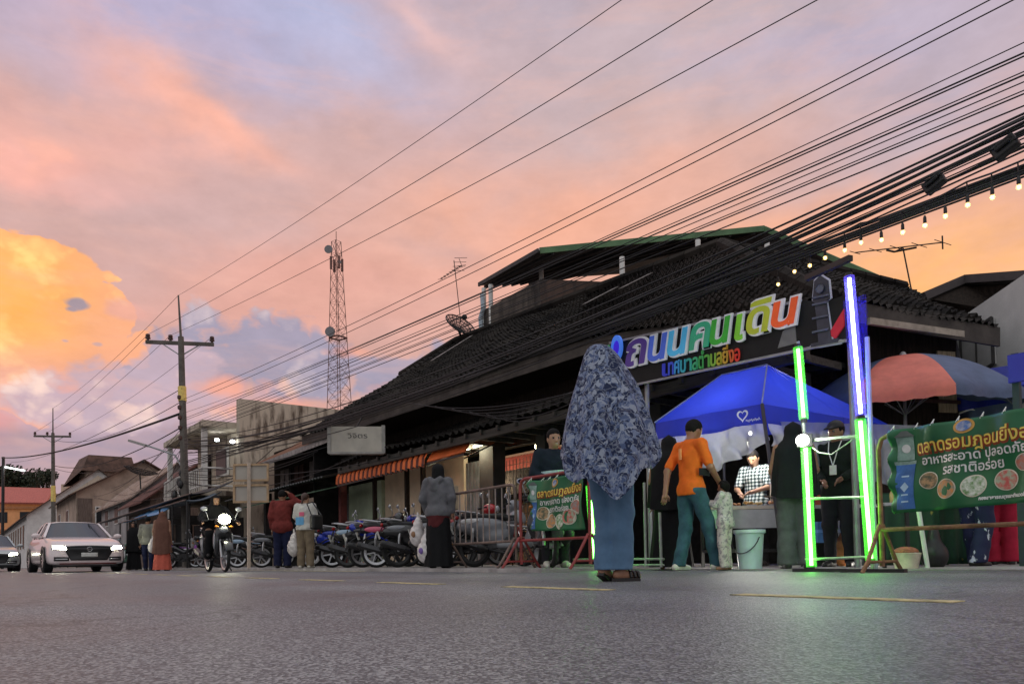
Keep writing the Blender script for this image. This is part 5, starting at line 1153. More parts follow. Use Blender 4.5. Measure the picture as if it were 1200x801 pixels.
mb = MB(); p, q = at(1183, 449, Y=8.2), at(1216, 410, Y=8.2); mb.box2((p.x, 8.17, p.z), (q.x + .2, 8.22, q.z)); mb.build('board', mat('board_blue', (.012, .016, .22), rough=.4, var=.1, emit=(.02, .02, .5), es=.1), bs)
p = at(1188, 449, Y=8.2); MB().box2((p.x - .03, 8.24, 0), (p.x + .03, 8.3, p.z + .3)).build('post', mat('dark_green_post', (.03, .05, .05)), bs)
# road sign seen from the back
rs_ = thing('road_sign', 'two square road signs seen from behind on one pale post', 'road sign', gx(295, 5.7)); b_ = gx(295, 5.7); Yr = 5.7
frm = mat('sign_frame_tan', (.42, .28, .16), rough=.6, var=.2); bk_ = mat('sign_back_grey', (.40, .36, .31), rough=.5, var=.1, vscale=2)
for v0, v1 in ((544, 563), (568, 588)):
    D_ = at(295, 570, Y=Yr); D_ = (D_ - CP).dot(fwd); p, q = at(275, v1, d=D_), at(314, v0, d=D_); c = (p + q) / 2; w = (q - p).dot(Rh); h = q.z - p.z
    mb = MB(); mb.box((c.x, c.y, c.z), (w, .02, h), rz=math.atan2(Rh.y, Rh.x)); f = mb.build('sign_back', bk_, rs_)
    mb = MB(); 
    for k in (-1, 1): mb.box(Vector(c) + Rh * k * w / 2 - Fh * .02, (.05, .04, h + .05), rz=math.atan2(Rh.y, Rh.x)); mb.box(Vector(c) + Vector((0, 0, k * h / 2)) - Fh * .025, (w, .04, .05), rz=math.atan2(Rh.y, Rh.x))
    mb.build('stiffener', frm, f)
mb = MB(); p = at(295, 542, Y=Yr); mb.beam(Vector((b_.x, Yr - .05, .03)) - Fh * .05, Vector((p.x, p.y - .05, p.z)) - Fh * .05, .07, .05); mb.build('post', mat('post_pale', (.55, .45, .36), rough=.5, var=.15), rs_)
# trees behind the orange block
lf = [mat('leaf_dark', (.022, .032, .016), rough=.7, var=.4), mat('leaf_mid', (.035, .048, .02), rough=.7, var=.4)]; bark = mat('bark', (.07, .05, .035), rough=.9, var=.3)
def tree(label, c, h, r, seed, grp='trees behind the orange building'):
    t = thing('tree', label, 'tree', c, 0, grp); rg = random.Random(seed); mb = MB(); tops = []
    mb.tube([c, Vector(c) + Vector((.1, 0, h * .35)), Vector(c) + Vector((0, .1, h * .6))], [h * .03, h * .022, h * .014], 7)
    for i in range(9):
        a = rg.uniform(0, 6.28); e = Vector(c) + Vector((math.cos(a) * r * rg.uniform(.3, .75), math.sin(a) * r * rg.uniform(.3, .75), h * rg.uniform(.55, .93))); mb.tube([Vector(c) + Vector((0, 0, h * rg.uniform(.3, .55))), e], [h * .012, h * .004], 5); tops.append((e, r * rg.uniform(.35, .55)))
    mb.build('trunk', bark, t); mb = MB()
    for e, rr in tops:
        for j in range(260):
            d = Vector((rg.gauss(0, 1), rg.gauss(0, 1), rg.gauss(0, .8))); d = d.normalized() * rr * rg.uniform(.3, 1.05) ** .5
            p = e + d; s = rr * rg.uniform(.12, .22); n1 = Vector((rg.gauss(0, 1), rg.gauss(0, 1), rg.gauss(0, 1))).normalized(); n2 = n1.orthogonal().normalized(); n3 = n1.cross(n2)
            mb.cur = 0 if rg.random() < .6 else 1; mb.add([p - n2 * s, p - n3 * s * .6, p + n2 * s, p + n3 * s * .6], [(0, 1, 2, 3)])
    mb.build('crown', lf, t)
for i, (u, v, d, r, lb) in enumerate(((18, 541, 150, 4.2, 'tallest dark tree behind the red roof at the far left'), (36, 537, 155, 4.6, 'broad dark tree behind the orange block, above its lamp'), (50, 548, 150, 3.4, 'lower dark tree between the orange block and the utility pole'), (4, 548, 150, 3.5, 'dark tree at the left edge behind the lamp pole'))):
    q = at(u, v, d=d); tree(lb, Vector((q.x, q.y, 0)), q.z * 1.0, r, i)

# ------------------------------------------------------------------ people
skinB = mat('skin_brown', (.30, .15, .09), rough=.5, var=.08); skinL = mat('skin_tan', (.42, .24, .15), rough=.5, var=.08)
eyeM = mat('eye_dark', (.015, .01, .01), rough=.2); lipM = mat('lip', (.34, .12, .09), rough=.5); teethM = mat('teeth', (.5, .42, .36), rough=.4)
hairM = mat('hair_black', (.006, .005, .005), rough=.75, spec=.2, var=.3, vscale=40)
shoeM = mat('shoe_dark', (.02, .018, .017), rough=.5); shoeW = mat('shoe_pale', (.6, .57, .5), rough=.6)
def cloth(name, c, var=.12, vs=9, **k): return mat('cloth_' + name, c, rough=.85, var=var, vscale=vs, spec=.2, bump=.25, bscale=30, **k)
J0 = dict(pel=(0, 0, .94), ch=(0, 0, 1.26), nk=(0, 0, 1.44), hd=(.02, 0, 1.575), lsh=(0, .18, 1.40), rsh=(0, -.18, 1.40), lel=(-.03, .225, 1.12), rel=(-.03, -.225, 1.12), lwr=(.04, .23, .88), rwr=(.04, -.23, .88),
          lhp=(0, .09, .90), rhp=(0, -.09, .90), lkn=(.03, .10, .50), rkn=(.03, -.10, .50), lan=(0, .11, .085), ran=(0, -.11, .085))
def V3(x): return np.array(x, float)
def loft(rings, n=40, fold=None, close_top=True):
    """rings: (cx, cy, z, rx, ry[, dz(angle)])"""
    mb = MB(); vs = []
    for i, g in enumerate(rings):
        for k in range(n):
            a = 2 * PI * k / n; f = 1 + (fold(a, i / (len(rings) - 1)) if fold else 0); dz = g[5](a) if len(g) > 5 else 0
            vs.append((g[0] + g[3] * f * math.cos(a), g[1] + g[4] * f * math.sin(a), g[2] + dz))
    fs = [(i * n + k, i * n + (k + 1) % n, (i + 1) * n + (k + 1) % n, (i + 1) * n + k) for i in range(len(rings) - 1) for k in range(n)]
    if close_top: fs.append(tuple(range(n))[::-1])
    mb.add(vs, fs); return mb
def hand(mb, wr, el, s, side, curl=.5, body=(1, 0, 0)):
    wr = Vector(wr); d = (wr - Vector(el)).normalized(); x = Vector(body); x = (x - d * x.dot(d)).normalized(); n = d.cross(x)   # x: thumb side/front, n: across palm
    base = wr + d * .085 * s
    for i, (o, ln) in enumerate(((.030, .068), (.011, .078), (-.009, .073), (-.028, .058))):
        p = base + x * o * s; inw = -n * side
        d1 = (d + inw * curl * .5).normalized(); d2 = (d + inw * curl * 1.5).normalized()
        mb.tube([p - d * .03 * s, p + d1 * ln * .5 * s, p + (d1 * .5 + d2 * .5) * ln * s], [.010 * s, .009 * s, .006 * s], 6)
    p = wr + d * .035 * s + x * .03 * s; mb.tube([p - x * .015 * s, p + (x * .7 + d * .6) * .035 * s, p + (x * .6 + d * 1.3) * .05 * s], [.012 * s, .010 * s, .007 * s], 6)
def person(label, loc, face, H=1.65, J=None, skin=None, res=.016, group=None, clothes=(), smile=False, eyes=True, curl=.5, sole=None):
    s = H / 1.70; j = {k: V3(v) * s for k, v in J0.items()}
    for k, v in (J or {}).items(): j[k] = V3(v) * s
    skin = skin or skinB
    t = thing('person', label, 'person', loc, math.atan2(face[1], face[0]), group)
    hd, nk, ch, pel = j['hd'], j['nk'], j['ch'], j['pel']; fx = V3((J or {}).get('look', (1, 0, 0))); fx = fx / np.linalg.norm(fx); upz = hd - nk; upz /= np.linalg.norm(upz)
    fx = fx - upz * (fx @ upz) * .5; fx /= np.linalg.norm(fx); ly = np.cross(upz, fx); ly /= np.linalg.norm(ly); uz = np.cross(fx, ly); HM = np.stack([fx, ly, uz], 1)   # columns
    def hp(a, b, c): return hd + (fx * a + ly * b + uz * c) * s
    pr = [('e', hp(0, 0, .01), (.098 * s, .077 * s, .112 * s), HM), ('e', hp(.032, 0, -.055), (.060 * s, .053 * s, .062 * s), HM), ('c', hp(.088, 0, .0), hp(.108, 0, -.028), .010 * s, .015 * s),
          ('e', hp(-.005, .077, -.01), (.02 * s, .011 * s, .030 * s), HM), ('e', hp(-.005, -.077, -.01), (.02 * s, .011 * s, .030 * s), HM),
          ('c', hd - upz * .05 * s, nk - upz * .02 * s, .052 * s, .06 * s), ('e', ch, (.11 * s, .155 * s, .19 * s)), ('e', (ch + pel) / 2, (.10 * s, .135 * s, .17 * s)), ('e', pel, (.11 * s, .155 * s, .12 * s))]
    for a in 'lr':
        pr += [('c', j[a + 'sh'], j[a + 'el'], .050 * s, .040 * s), ('c', j[a + 'el'], j[a + 'wr'], .040 * s, .026 * s)]
        d = j[a + 'wr'] - j[a + 'el']; d /= np.linalg.norm(d); pr += [('c', j[a + 'wr'], j[a + 'wr'] + d * .07 * s, .026 * s, .030 * s)]
        f = (J or {}).get(a + 'ft', (1, .15 if a == 'l' else -.15, 0)); f = V3(f); f /= np.linalg.norm(f)
        pr += [('c', j[a + 'hp'], j[a + 'kn'], .085 * s, .056 * s), ('c', j[a + 'kn'], j[a + 'an'], .055 * s, .036 * s), ('c', j[a + 'an'] - f * .03 * s - V3((0, 0, .035 * s)), j[a + 'an'] + f * .13 * s - V3((0, 0, .05 * s)), .038 * s, .03 * s)]
    ex = MB()
    for a, sd in (('l', 1), ('r', -1)): hand(ex, j[a + 'wr'], j[a + 'el'], s, sd, curl)
    Vv, Fc = surf(pr, .022 * s, res); mb = MB(); mb.add([tuple(p) for p in Vv], [tuple(int(i) for i in f) for f in Fc])
    if eyes:
        C = Vv[Fc].mean(1) - hd; q = C @ HM / s
        e = ((np.abs(np.abs(q[:, 1]) - .032) < .011) & (np.abs(q[:, 2] - .012) < .008) & (q[:, 0] > .05)); lp = (np.abs(q[:, 1]) < (.02 if smile else .022)) & (np.abs(q[:, 2] + .058) < .0065) & (q[:, 0] > .05)
        mb.mi = [1 if a else (2 if b else 0) for a, b in zip(e, lp)]
    mb.add(ex.v, ex.f)
    mb.build('body', [skin, eyeM, teethM if smile else lipM], t, smooth=True, world=False)
    for c in clothes:
        k = c[0]; m = c[1]; o = c[2] if len(c) > 2 else {}
        nm = o.get('name', k)
        if k == 'shirt':
            r = o.get('infl', .016) * s; hem = o.get('hem', .86) * s; sl = o.get('sleeve', 1.0)
            q = [('e', ch, (.11 * s + r, .155 * s + r, .19 * s + r)), ('e', (ch + pel) / 2, (.105 * s + r, .140 * s + r, .19 * s)), ('e', pel - V3((0, 0, .04 * s)), (.132 * s + r - o.get('slim', 0), .178 * s + r - o.get('slim', 0), .19 * s)), ('c', nk - upz * .03 * s, j['lsh'], .06 * s, .06 * s), ('c', nk - upz * .03 * s, j['rsh'], .06 * s, .06 * s)]
            if hem < .75 * s: q += [('c', pel, (pel[0], pel[1], hem), .17 * s, .17 * s)]
            for a in 'lr':
                e = j[a + 'sh'] + (j[a + 'el'] - j[a + 'sh']) * min(1, sl * 1.6); q.append(('c', j[a + 'sh'], e, .056 * s + r * .6, .050 * s + r * .6))
                if sl > .65: q.append(('c', j[a + 'el'], j[a + 'el'] + (j[a + 'wr'] - j[a + 'el']) * .95, .048 * s + r * .4, .036 * s + r * .4))
            nz = nk[2]; hx = nk
            tp_z = o.get('top', 9) * s
            cut = lambda P: np.maximum(np.maximum(P[..., 2] - tp_z, hem - P[..., 2]), np.minimum(P[..., 2] - (nz + .03 * s), .075 * s - np.linalg.norm(P - (nk + upz * .05 * s), axis=-1)) if not o.get('hood') else hem - P[..., 2])
            dp = lambda P: .005 * s * np.sin(P[..., 2] * 38 + 6 * P[..., 1] + 9 * np.sin(P[..., 0] * 14)) * np.sin(P[..., 1] * 31 + P[..., 2] * 11)
            sbuild(nm, m, q, t, .03 * s, res, cut, dp)
        elif k == 'trousers':
            r = o.get('infl', .014) * s; fl = o.get('flare', .06) * s; bt = o.get('bottom', .05) * s
            q = [('e', pel, (.112 * s + r, .157 * s + r, .13 * s))]
            for a in 'lr': q += [('c', j[a + 'hp'], j[a + 'kn'], .09 * s + r, .064 * s + r), ('c', j[a + 'kn'], j[a + 'an'] - V3((0, 0, .05 * s)), .062 * s + r, fl)]
            dp = lambda P: .006 * s * np.sin(P[..., 2] * 33 + 12 * P[..., 1]) * np.sin(P[..., 0] * 20 + P[..., 2] * 9 + 2)
            sbuild(nm, m, q, t, .022 * s, res, lambda P: np.maximum(bt - P[..., 2], P[..., 2] - (pel[2] + o.get('rise', -.02) * s)), dp)
        elif k == 'skirt':
            zt, zb, rt, rb = [x * s for x in o['dims']]; nn = 9
            rg = [(pel[0] * (1 - i / nn) + (j['lan'][0] + j['ran'][0]) / 2 * i / nn, 0, zt + (zb - zt) * i / nn, (rt * .8 + (rb * .85 - rt * .8) * i / nn), rt + (rb - rt) * i / nn) for i in range(nn + 1)]
            loft(rg, 48, lambda a, v: .06 * v * math.sin(a * 9 + 1) + .03 * v * math.sin(a * 5)).build(nm, m, t, smooth=True, world=False)
        elif k == 'veil':
            zb = o.get('hem', .9) * s; w = o.get('w', .27) * s; nn = 16; hz = hd[2] + .135 * s; rg = []
            tip = o.get('tip', .06) * s; ta = o.get('ta', PI)
            for i in range(nn + 1):
                v = i / nn; z = hz + (zb - hz) * v; dz = hz - z
                hw = .10 * s * math.sqrt(max(0.0004, min(1, dz / (.11 * s)) * (2 - min(1, dz / (.11 * s))))); sw = w * (.82 + .30 * v)
                kk = min(1, max(0, (dz - .17 * s) / (.16 * s))); kk = kk * kk * (3 - 2 * kk); wy = hw * (1 - kk) + sw * kk; wx = (hw * 1.12) * (1 - kk) + sw * .78 * kk
                cx = hd[0] * (1 - kk) + ch[0] * kk; cy = hd[1] * (1 - kk) + ch[1] * kk
                rg.append((cx, cy, z, wx, wy, (lambda a, v=v: -tip * v ** 4 * (.5 + .5 * math.cos(a - ta)) * 2 + tip * v ** 4)))
            fa = o.get('fold', .05)
            vm_ = loft(rg, 72, lambda a, v: fa * v * v * (math.sin(a * 8 + 2 * v) + .6 * math.sin(a * 13 + 1 - 3 * v)) + .012 * math.sin(a * 5 + v * 17))
            if o.get('face', True):   # opening for the face
                keep = []
                for f in vm_.f:
                    c_ = sum((V3(vm_.v[i]) for i in f), V3((0, 0, 0))) / len(f) - hd; q = HM.T @ c_ / s
                    if q[0] > .03 and abs(q[1]) < .062 and -.095 < q[2] < .075: continue
                    keep.append(f)
                vm_.f = keep; vm_.mi = [0] * len(keep)
            vm_.build(nm, m, t, smooth=True, world=False)
        elif k == 'hair':
            st = o.get('style', 'short'); q = [('e', hp(-.012, 0, .032), (.103 * s, .087 * s, .105 * s), HM)]
            if st == 'bun': q += [('e', hp(-.10, 0, .045), (.045 * s, .05 * s, .045 * s), HM)]
            if st == 'pony': q += [('c', hp(-.10, 0, .03), hp(-.13, 0, -.13), .035 * s, .02 * s)]
            if st == 'pigtails': q += [('e', hp(-.02, .10, .03), (.045 * s, .04 * s, .06 * s), HM), ('e', hp(-.02, -.10, .03), (.045 * s, .04 * s, .06 * s), HM), ('e', hp(-.05, 0, .0), (.07 * s, .08 * s, .10 * s), HM)]
            def hcut(P):
                q_ = (P - hd) @ HM / s; return np.maximum(np.minimum(q_[..., 0] - .035, .055 - q_[..., 2]) * s, (-.055 - q_[..., 2]) * s if st == 'short' else -1.0)
            sbuild('hair', m, q, t, .02, min(res, .012), hcut, lambda P: .004 * np.sin(P[..., 0] * 160 + P[..., 2] * 60) * np.sin(P[..., 1] * 140))
        elif k == 'cap':
            q = [('e', hp(-.005, 0, .055), (.105 * s, .09 * s, .085 * s), HM), ('c', hp(.08, -.03, .06), hp(.15, -.03, .05), .022 * s, .016 * s), ('c', hp(.08, .03, .06), hp(.15, .03, .05), .022 * s, .016 * s)]
            sbuild('cap', m, q, t, .015, .012, lambda P: (.045 - ((P - hd) @ HM / s)[..., 2]) * s)
        elif k == 'shoes':
            for a in 'lr':
                f = V3((J or {}).get(a + 'ft', (1, .15 if a == 'l' else -.15, 0))); f /= np.linalg.norm(f); A = j[a + 'an']
                q = [('c', A - f * .05 * s - V3((0, 0, .045 * s)), A + f * .05 * s - V3((0, 0, .04 * s)), .042 * s, .044 * s), ('c', A + f * .05 * s - V3((0, 0, .045 * s)), A + f * .15 * s - V3((0, 0, .055 * s)), .042 * s, .034 * s)]
                z0 = A[2] - .082 * s; sbuild(o.get('n', 'shoe'), m, q, t, .02, .011, lambda P: np.maximum(z0 - P[..., 2], P[..., 2] - (A[2] - .0)))
    return t, j, s

# 1. the woman crossing the road under the long patterned veil (nearest figure)
pos = at(716, 681, Z=0.0); 
veil = bpy.data.materials.new('veil_print'); veil.use_nodes = True; n_, l_, b_ = mnodes(veil); b_.inputs['Roughness'].default_value = .8; b_.inputs['Specular IOR Level'].default_value = .25
t_ = n_.new('ShaderNodeTexCoord'); nz = n_.new('ShaderNodeTexNoise'); nz.inputs['Scale'].default_value = 9; nz.inputs['Detail'].default_value = 5; l_.new(t_.outputs['Object'], nz.inputs['Vector'])
ad = n_.new('ShaderNodeMix'); ad.data_type = 'RGBA'; ad.inputs[0].default_value = .16; l_.new(t_.outputs['Object'], ad.inputs[6]); l_.new(nz.outputs['Color'], ad.inputs[7])
vo = n_.new('ShaderNodeTexVoronoi'); vo.inputs['Scale'].default_value = 40; vo.feature = 'F1'; l_.new(ad.outputs[2], vo.inputs['Vector'])
vo2 = n_.new('ShaderNodeTexVoronoi'); vo2.inputs['Scale'].default_value = 30; vo2.feature = 'DISTANCE_TO_EDGE'; l_.new(ad.outputs[2], vo2.inputs['Vector'])
r1 = n_.new('ShaderNodeValToRGB'); sp = n_.new('ShaderNodeSeparateColor'); l_.new(vo.outputs['Color'], sp.inputs[0]); l_.new(sp.outputs[0], r1.inputs[0]); r1.color_ramp.interpolation = 'CONSTANT'
e_ = r1.color_ramp.elements; e_[0].position = 0; e_[0].color = (.02, .03, .075, 1); e_[1].position = .38; e_[1].color = (.085, .12, .23, 1)
for p_, c_ in ((.62, (.17, .215, .34, 1)), (.80, (.29, .33, .42, 1)), (.92, (.045, .05, .10, 1))): q_ = e_.new(p_); q_.color = c_
r2 = n_.new('ShaderNodeValToRGB'); l_.new(vo2.outputs['Distance'], r2.inputs[0]); r2.color_ramp.elements[0].position = .03; r2.color_ramp.elements[0].color = (1, 1, 1, 1); r2.color_ramp.elements[1].position = .09; r2.color_ramp.elements[1].color = (0, 0, 0, 1)
n3 = n_.new('ShaderNodeTexNoise'); n3.inputs['Scale'].default_value = 14; l_.new(t_.outputs['Object'], n3.inputs['Vector'])
ml = n_.new('ShaderNodeMath'); ml.operation = 'MULTIPLY'; l_.new(r2.outputs[0], ml.inputs[0]); l_.new(n3.outputs['Fac'], ml.inputs[1])
mx = n_.new('ShaderNodeMix'); mx.data_type = 'RGBA'; l_.new(ml.outputs[0], mx.inputs[0]); l_.new(r1.outputs[0], mx.inputs[6]); mx.inputs[7].default_value = (.34, .38, .46, 1)
l_.new(mx.outputs[2], b_.inputs['Base Color']); bp = n_.new('ShaderNodeBump'); bp.inputs['Strength'].default_value = .35; bp.inputs['Distance'].default_value = .01; l_.new(nz.outputs['Fac'], bp.inputs['Height']); l_.new(bp.outputs[0], b_.inputs['Normal'])
fw = (Rh * .72 + Fh * .7).normalized()
J = dict(lan=(.01, .06, .10), lkn=(.05, .07, .50), ran=(.06, -.05, .085), rkn=(.07, -.06, .50), hd=(.03, 0, 1.57), lwr=(.14, .10, 1.02), rwr=(.14, -.10, 1.02), look=(1, .25, -.1), lft=(1, .0, -.25), rft=(1, -.45, 0), lsh=(0, .13, 1.36), rsh=(0, -.13, 1.36), lel=(.02, .15, 1.12), rel=(.02, -.15, 1.12))
t, j, s = person('woman seen from behind, crossing the road under a long blue-grey patterned veil and wide trousers', Vector((pos.x, pos.y, 0)), fw, 1.61, J, skinB, .013,
       clothes=(('trousers', cloth('denim_grey', (.11, .20, .32), .15, 5), dict(infl=.022, flare=.086, bottom=.085, rise=.1)),))
# the veil: rings follow the back-lit outline, hem dipping to a point at the back
rg = []
prof = [(1.618, .012), (1.612, .045), (1.598, .078), (1.57, .105), (1.53, .128), (1.47, .15), (1.38, .19), (1.28, .235), (1.18, .27), (1.06, .30), (.94, .325), (.82, .34)]
L_ = (Matrix.Rotation(-math.atan2(fw.y, fw.x), 3, 'Z') @ Vector(Fh)).normalized()   # view direction in her frame
aw = math.atan2(-L_.y, -L_.x)          # angle of the side turned to the camera
Rl = Matrix.Rotation(-math.atan2(fw.y, fw.x), 3, 'Z') @ Vector(Rh)
prof = [(z + .025 * max(0, (z - .8) / .8), r) for z, r in prof]
for i, (z, r) in enumerate(prof):
    v = i / (len(prof) - 1); off = -.085 * (1 - v) ** 1.2 + .005
    rg.append((.02 * (1 - v) + Rl.x * off, Rl.y * off, z, r * .92, r, (lambda a, v=v: v ** 3 * (-.235 * max(0, math.cos(a - aw)) ** 1.3 + .05 * math.sin(a * 6) + .11 * max(0, math.cos(a - math.atan2(Rl.y, Rl.x))) ))))
vb = loft(rg, 110, lambda a, v: v * (.055 * math.sin(a * 7 + 3 * v) + .035 * math.sin(a * 13 + 1 - 4 * v)) + .02 * math.sin(a * 4 + v * 9) + .018 * math.sin(a * 3 - v * 14) * (v > .2))
keep = []
for f in vb.f:
    c_ = sum((Vector(vb.v[i]) for i in f), Vector()) / len(f)
    if 1.46 < c_.z < 1.55 and (c_ - Vector((.02 + Rl.x * -.06, Rl.y * -.06, c_.z))).normalized().dot(L_) > .93: continue
    keep.append(f)
vb.f = keep; vb.mi = [0] * len(keep); vb.build('veil', veil, t, smooth=True, world=False, sub=1)
sm = mat('sandal_black', (.014, .012, .012), rough=.5, var=.3)
for a, pitch in (('r', 0.0), ('l', .5)):
    A = Vector(j[a + 'an']); f = Vector((J[a + 'ft'][0], J[a + 'ft'][1], 0)).normalized(); sd = Vector((-f.y, f.x, 0)); mb = MB(); zz = A.z - .085
    M = Matrix.Rotation(pitch, 3, sd)
    out = [(-.075, .0), (-.06, .03), (0, .033), (.07, .042), (.125, .038), (.15, .0), (.125, -.038), (.07, -.038), (0, -.031), (-.06, -.03)]
    vs = []; c0 = Vector((A.x, A.y, zz + .012))
    for zt in (0, .028): vs += [c0 + M @ (f * x + sd * y + Vector((0, 0, zt - .012))) for x, y in out]
    k = len(out); mb.add(vs, [tuple(range(k))[::-1], tuple(range(k, 2 * k))] + [(i, (i + 1) % k, k + (i + 1) % k, k + i) for i in range(k)])
    for x0 in (.055, .085, .115): mb.tube([c0 + M @ (f * x0 + sd * y + Vector((0, 0, z))) for y, z in ((-.042, .02), (-.03, .05), (0, .06), (.03, .05), (.043, .02))], .012, 6)
    mb.build('sandal', sm, t, world=False)

def W(u, v, z=.0, Y=None, d=None):   # standing place below photo column u
    p = gx(u, Y) if Y else at(u, 655, d=d); return Vector((p.x, p.y, z))
back = Fh; 
# 2. man in the orange shirt, hand on the child's shoulder
of_ = (Rh * .88 + Fh * .47).normalized()
J = dict(lel=(-.14, .23, 1.13), lwr=(-.20, .20, .90), rel=(.06, -.25, 1.14), rwr=(.27, -.17, .97), ran=(.27, -.10, .085), rkn=(.15, -.10, .50), lan=(-.12, .10, .085), lkn=(.0, .10, .49), look=(1, .0, -.3), hd=(.06, 0, 1.57), lft=(1, .1, 0), rft=(1, -.1, 0))
t, j, s = person('man in a bright orange T-shirt and teal jeans holding a small child by the shoulder', W(812, 0, d=8.25), of_, 1.69, J, skinB, .014,
    clothes=(('shirt', cloth('orange', (.80, .16, .02), .1), dict(sleeve=.5, hem=.84, infl=.008, slim=.004)), ('trousers', cloth('teal_jeans', (.045, .11, .14), .25, 6), dict(infl=.012, flare=.072)), ('hair', hairM), ('shoes', shoeW)))
mb = MB(); 
mb.grid(lambda a, b: (.02 + .16 * math.cos(-2.0 + a * 1.2), .205 * math.sin(-2.0 + a * 1.2), 1.04 + .08 * b), 8, 2); mb.build('shirt_panel', cloth('dark_panel', (.02, .02, .022)), t, world=False, solid=.012)
mb = MB(); cA = Vector((-.148, .0, 1.30)); 
mb.box((-.146, 0, 1.29), (.012, .035, .12))
mb.build('shirt_print', cloth('print_pale', (.85, .36, .14)), t, world=False)
# 3. the child
J = dict(lel=(.12, .16, 1.22), lwr=(.30, .12, 1.28), rel=(.12, -.16, 1.22), rwr=(.30, -.10, 1.30), hd=(.02, 0, 1.55), nk=(0, 0, 1.42))
cp = W(851, 0, d=8.15)
t, j, s = person('small child in pale patterned pyjamas reaching towards the man in orange', cp, (-Rh * .8 + Fh * .55).normalized(), 1.0, J, skinB, .010,
    clothes=(('shirt', cloth('pale_print', (.60, .55, .53), vs=30, c2=(.30, .27, .30), lo=.42, hi=.5), dict(sleeve=1, hem=.80, infl=.03)), ('trousers', cloth('pale_print2', (.58, .52, .48), vs=30, c2=(.30, .26, .28), lo=.42, hi=.5), dict(infl=.03, flare=.075)), ('hair', hairM, dict(style='pigtails'))))
ch_ = [o for o in kids(t) if o.name.startswith('body')][0]
# 4. figure in black beside them
person('person in a black veil and long black dress close behind the man in orange', W(787, 0, d=8.9), (Fh + Rh * .3).normalized(), 1.62, {}, skinB, .02, clothes=(('veil', cloth('black', (.010, .010, .011)), dict(hem=.80, w=.25)), ('skirt', cloth('black', (.01, .01, .011)), dict(dims=(1.0, .04, .17, .27)))))
# 5. stallholder in the checked shirt
chk = bpy.data.materials.new('cloth_check'); chk.use_nodes = True; n_, l_, b_ = mnodes(chk); b_.inputs['Roughness'].default_value = .85
t_ = n_.new('ShaderNodeTexCoord'); cs = []
for ax in range(3):
    w_ = n_.new('ShaderNodeTexWave'); w_.bands_direction = 'XYZ'[ax]; w_.inputs['Scale'].default_value = 6.5; l_.new(t_.outputs['Object'], w_.inputs['Vector']); cs.append(w_)
m1 = n_.new('ShaderNodeMath'); m1.operation = 'ADD'; l_.new(cs[1].outputs['Fac'], m1.inputs[0]); l_.new(cs[2].outputs['Fac'], m1.inputs[1])
r_ = n_.new('ShaderNodeValToRGB'); m2 = n_.new('ShaderNodeMath'); m2.operation = 'MULTIPLY'; m2.inputs[1].default_value = .5; l_.new(m1.outputs[0], m2.inputs[0]); l_.new(m2.outputs[0], r_.inputs[0])
r_.color_ramp.interpolation = 'CONSTANT'; r_.color_ramp.elements[0].color = (.02, .03, .035, 1); r_.color_ramp.elements[1].position = .62; r_.color_ramp.elements[1].color = (.60, .63, .62, 1); q_ = r_.color_ramp.elements.new(.33); q_.color = (.14, .20, .20, 1); l_.new(r_.outputs[0], b_.inputs['Base Color'])
J = dict(lel=(.10, .24, 1.13), lwr=(.30, .10, 1.06), rel=(.10, -.24, 1.13), rwr=(.30, -.08, 1.04), hd=(.06, 0, 1.56), look=(.8, .1, -.55))
t, j, s = person('stallholder in a black and white checked shirt looking down at his food stall', W(888, 0, d=10.3), (-Fh * .7 - Rh * .7).normalized(), 1.63, J, skinL, .014, clothes=(('shirt', chk, dict(sleeve=.5, hem=.84, infl=.02)), ('trousers', cloth('dark', (.02, .02, .024)), {}), ('hair', hairM), ('shoes', shoeM)))
# 6./7. two dark figures behind the LED posts
person('person in a black top and loose grey trousers behind the left LED post', W(934, 0, d=7.9), (Fh * .9 + Rh * .2).normalized(), 1.58, dict(lel=(.05, .24, 1.14), lwr=(.22, .18, 1.0), rel=(.05, -.24, 1.14), rwr=(.22, -.18, 1.0)), skinB, .018, clothes=(('veil', cloth('charcoal', (.012, .014, .014)), dict(hem=.86, w=.23)), ('trousers', cloth('grey_loose', (.09, .095, .095), .15), dict(infl=.035, flare=.11)), ('shoes', shoeM)))
t, j, s = person('person in dark clothes and a black cap with a white badge hanging on the chest', W(985, 0, d=8.6), (-Fh * .75 - Rh * .65).normalized(), 1.70, dict(lel=(.02, .25, 1.13), lwr=(.20, .12, 1.02), rel=(.02, -.25, 1.13), rwr=(.22, -.10, 1.0), look=(.8, -.3, -.25)), skinB, .016, clothes=(('shirt', cloth('dark_green_black', (.014, .02, .016)), dict(sleeve=1, hem=.82, infl=.03)), ('trousers', cloth('dark', (.02, .02, .024)), dict(infl=.02)), ('hair', hairM), ('cap', blk), ('shoes', shoeM)))
mb = MB(); mb.box((.165, 0, 1.12), (.012, .075, .11)); mb.build('badge', wl, t, world=False)
mb = MB(); mb.tube([(.06, .07, 1.46), (.15, .05, 1.34), (.165, .0, 1.17)], .006, 5); mb.tube([(.06, -.07, 1.46), (.15, -.05, 1.34), (.165, .0, 1.17)], .006, 5); mb.build('lanyard', wl, t, world=False)
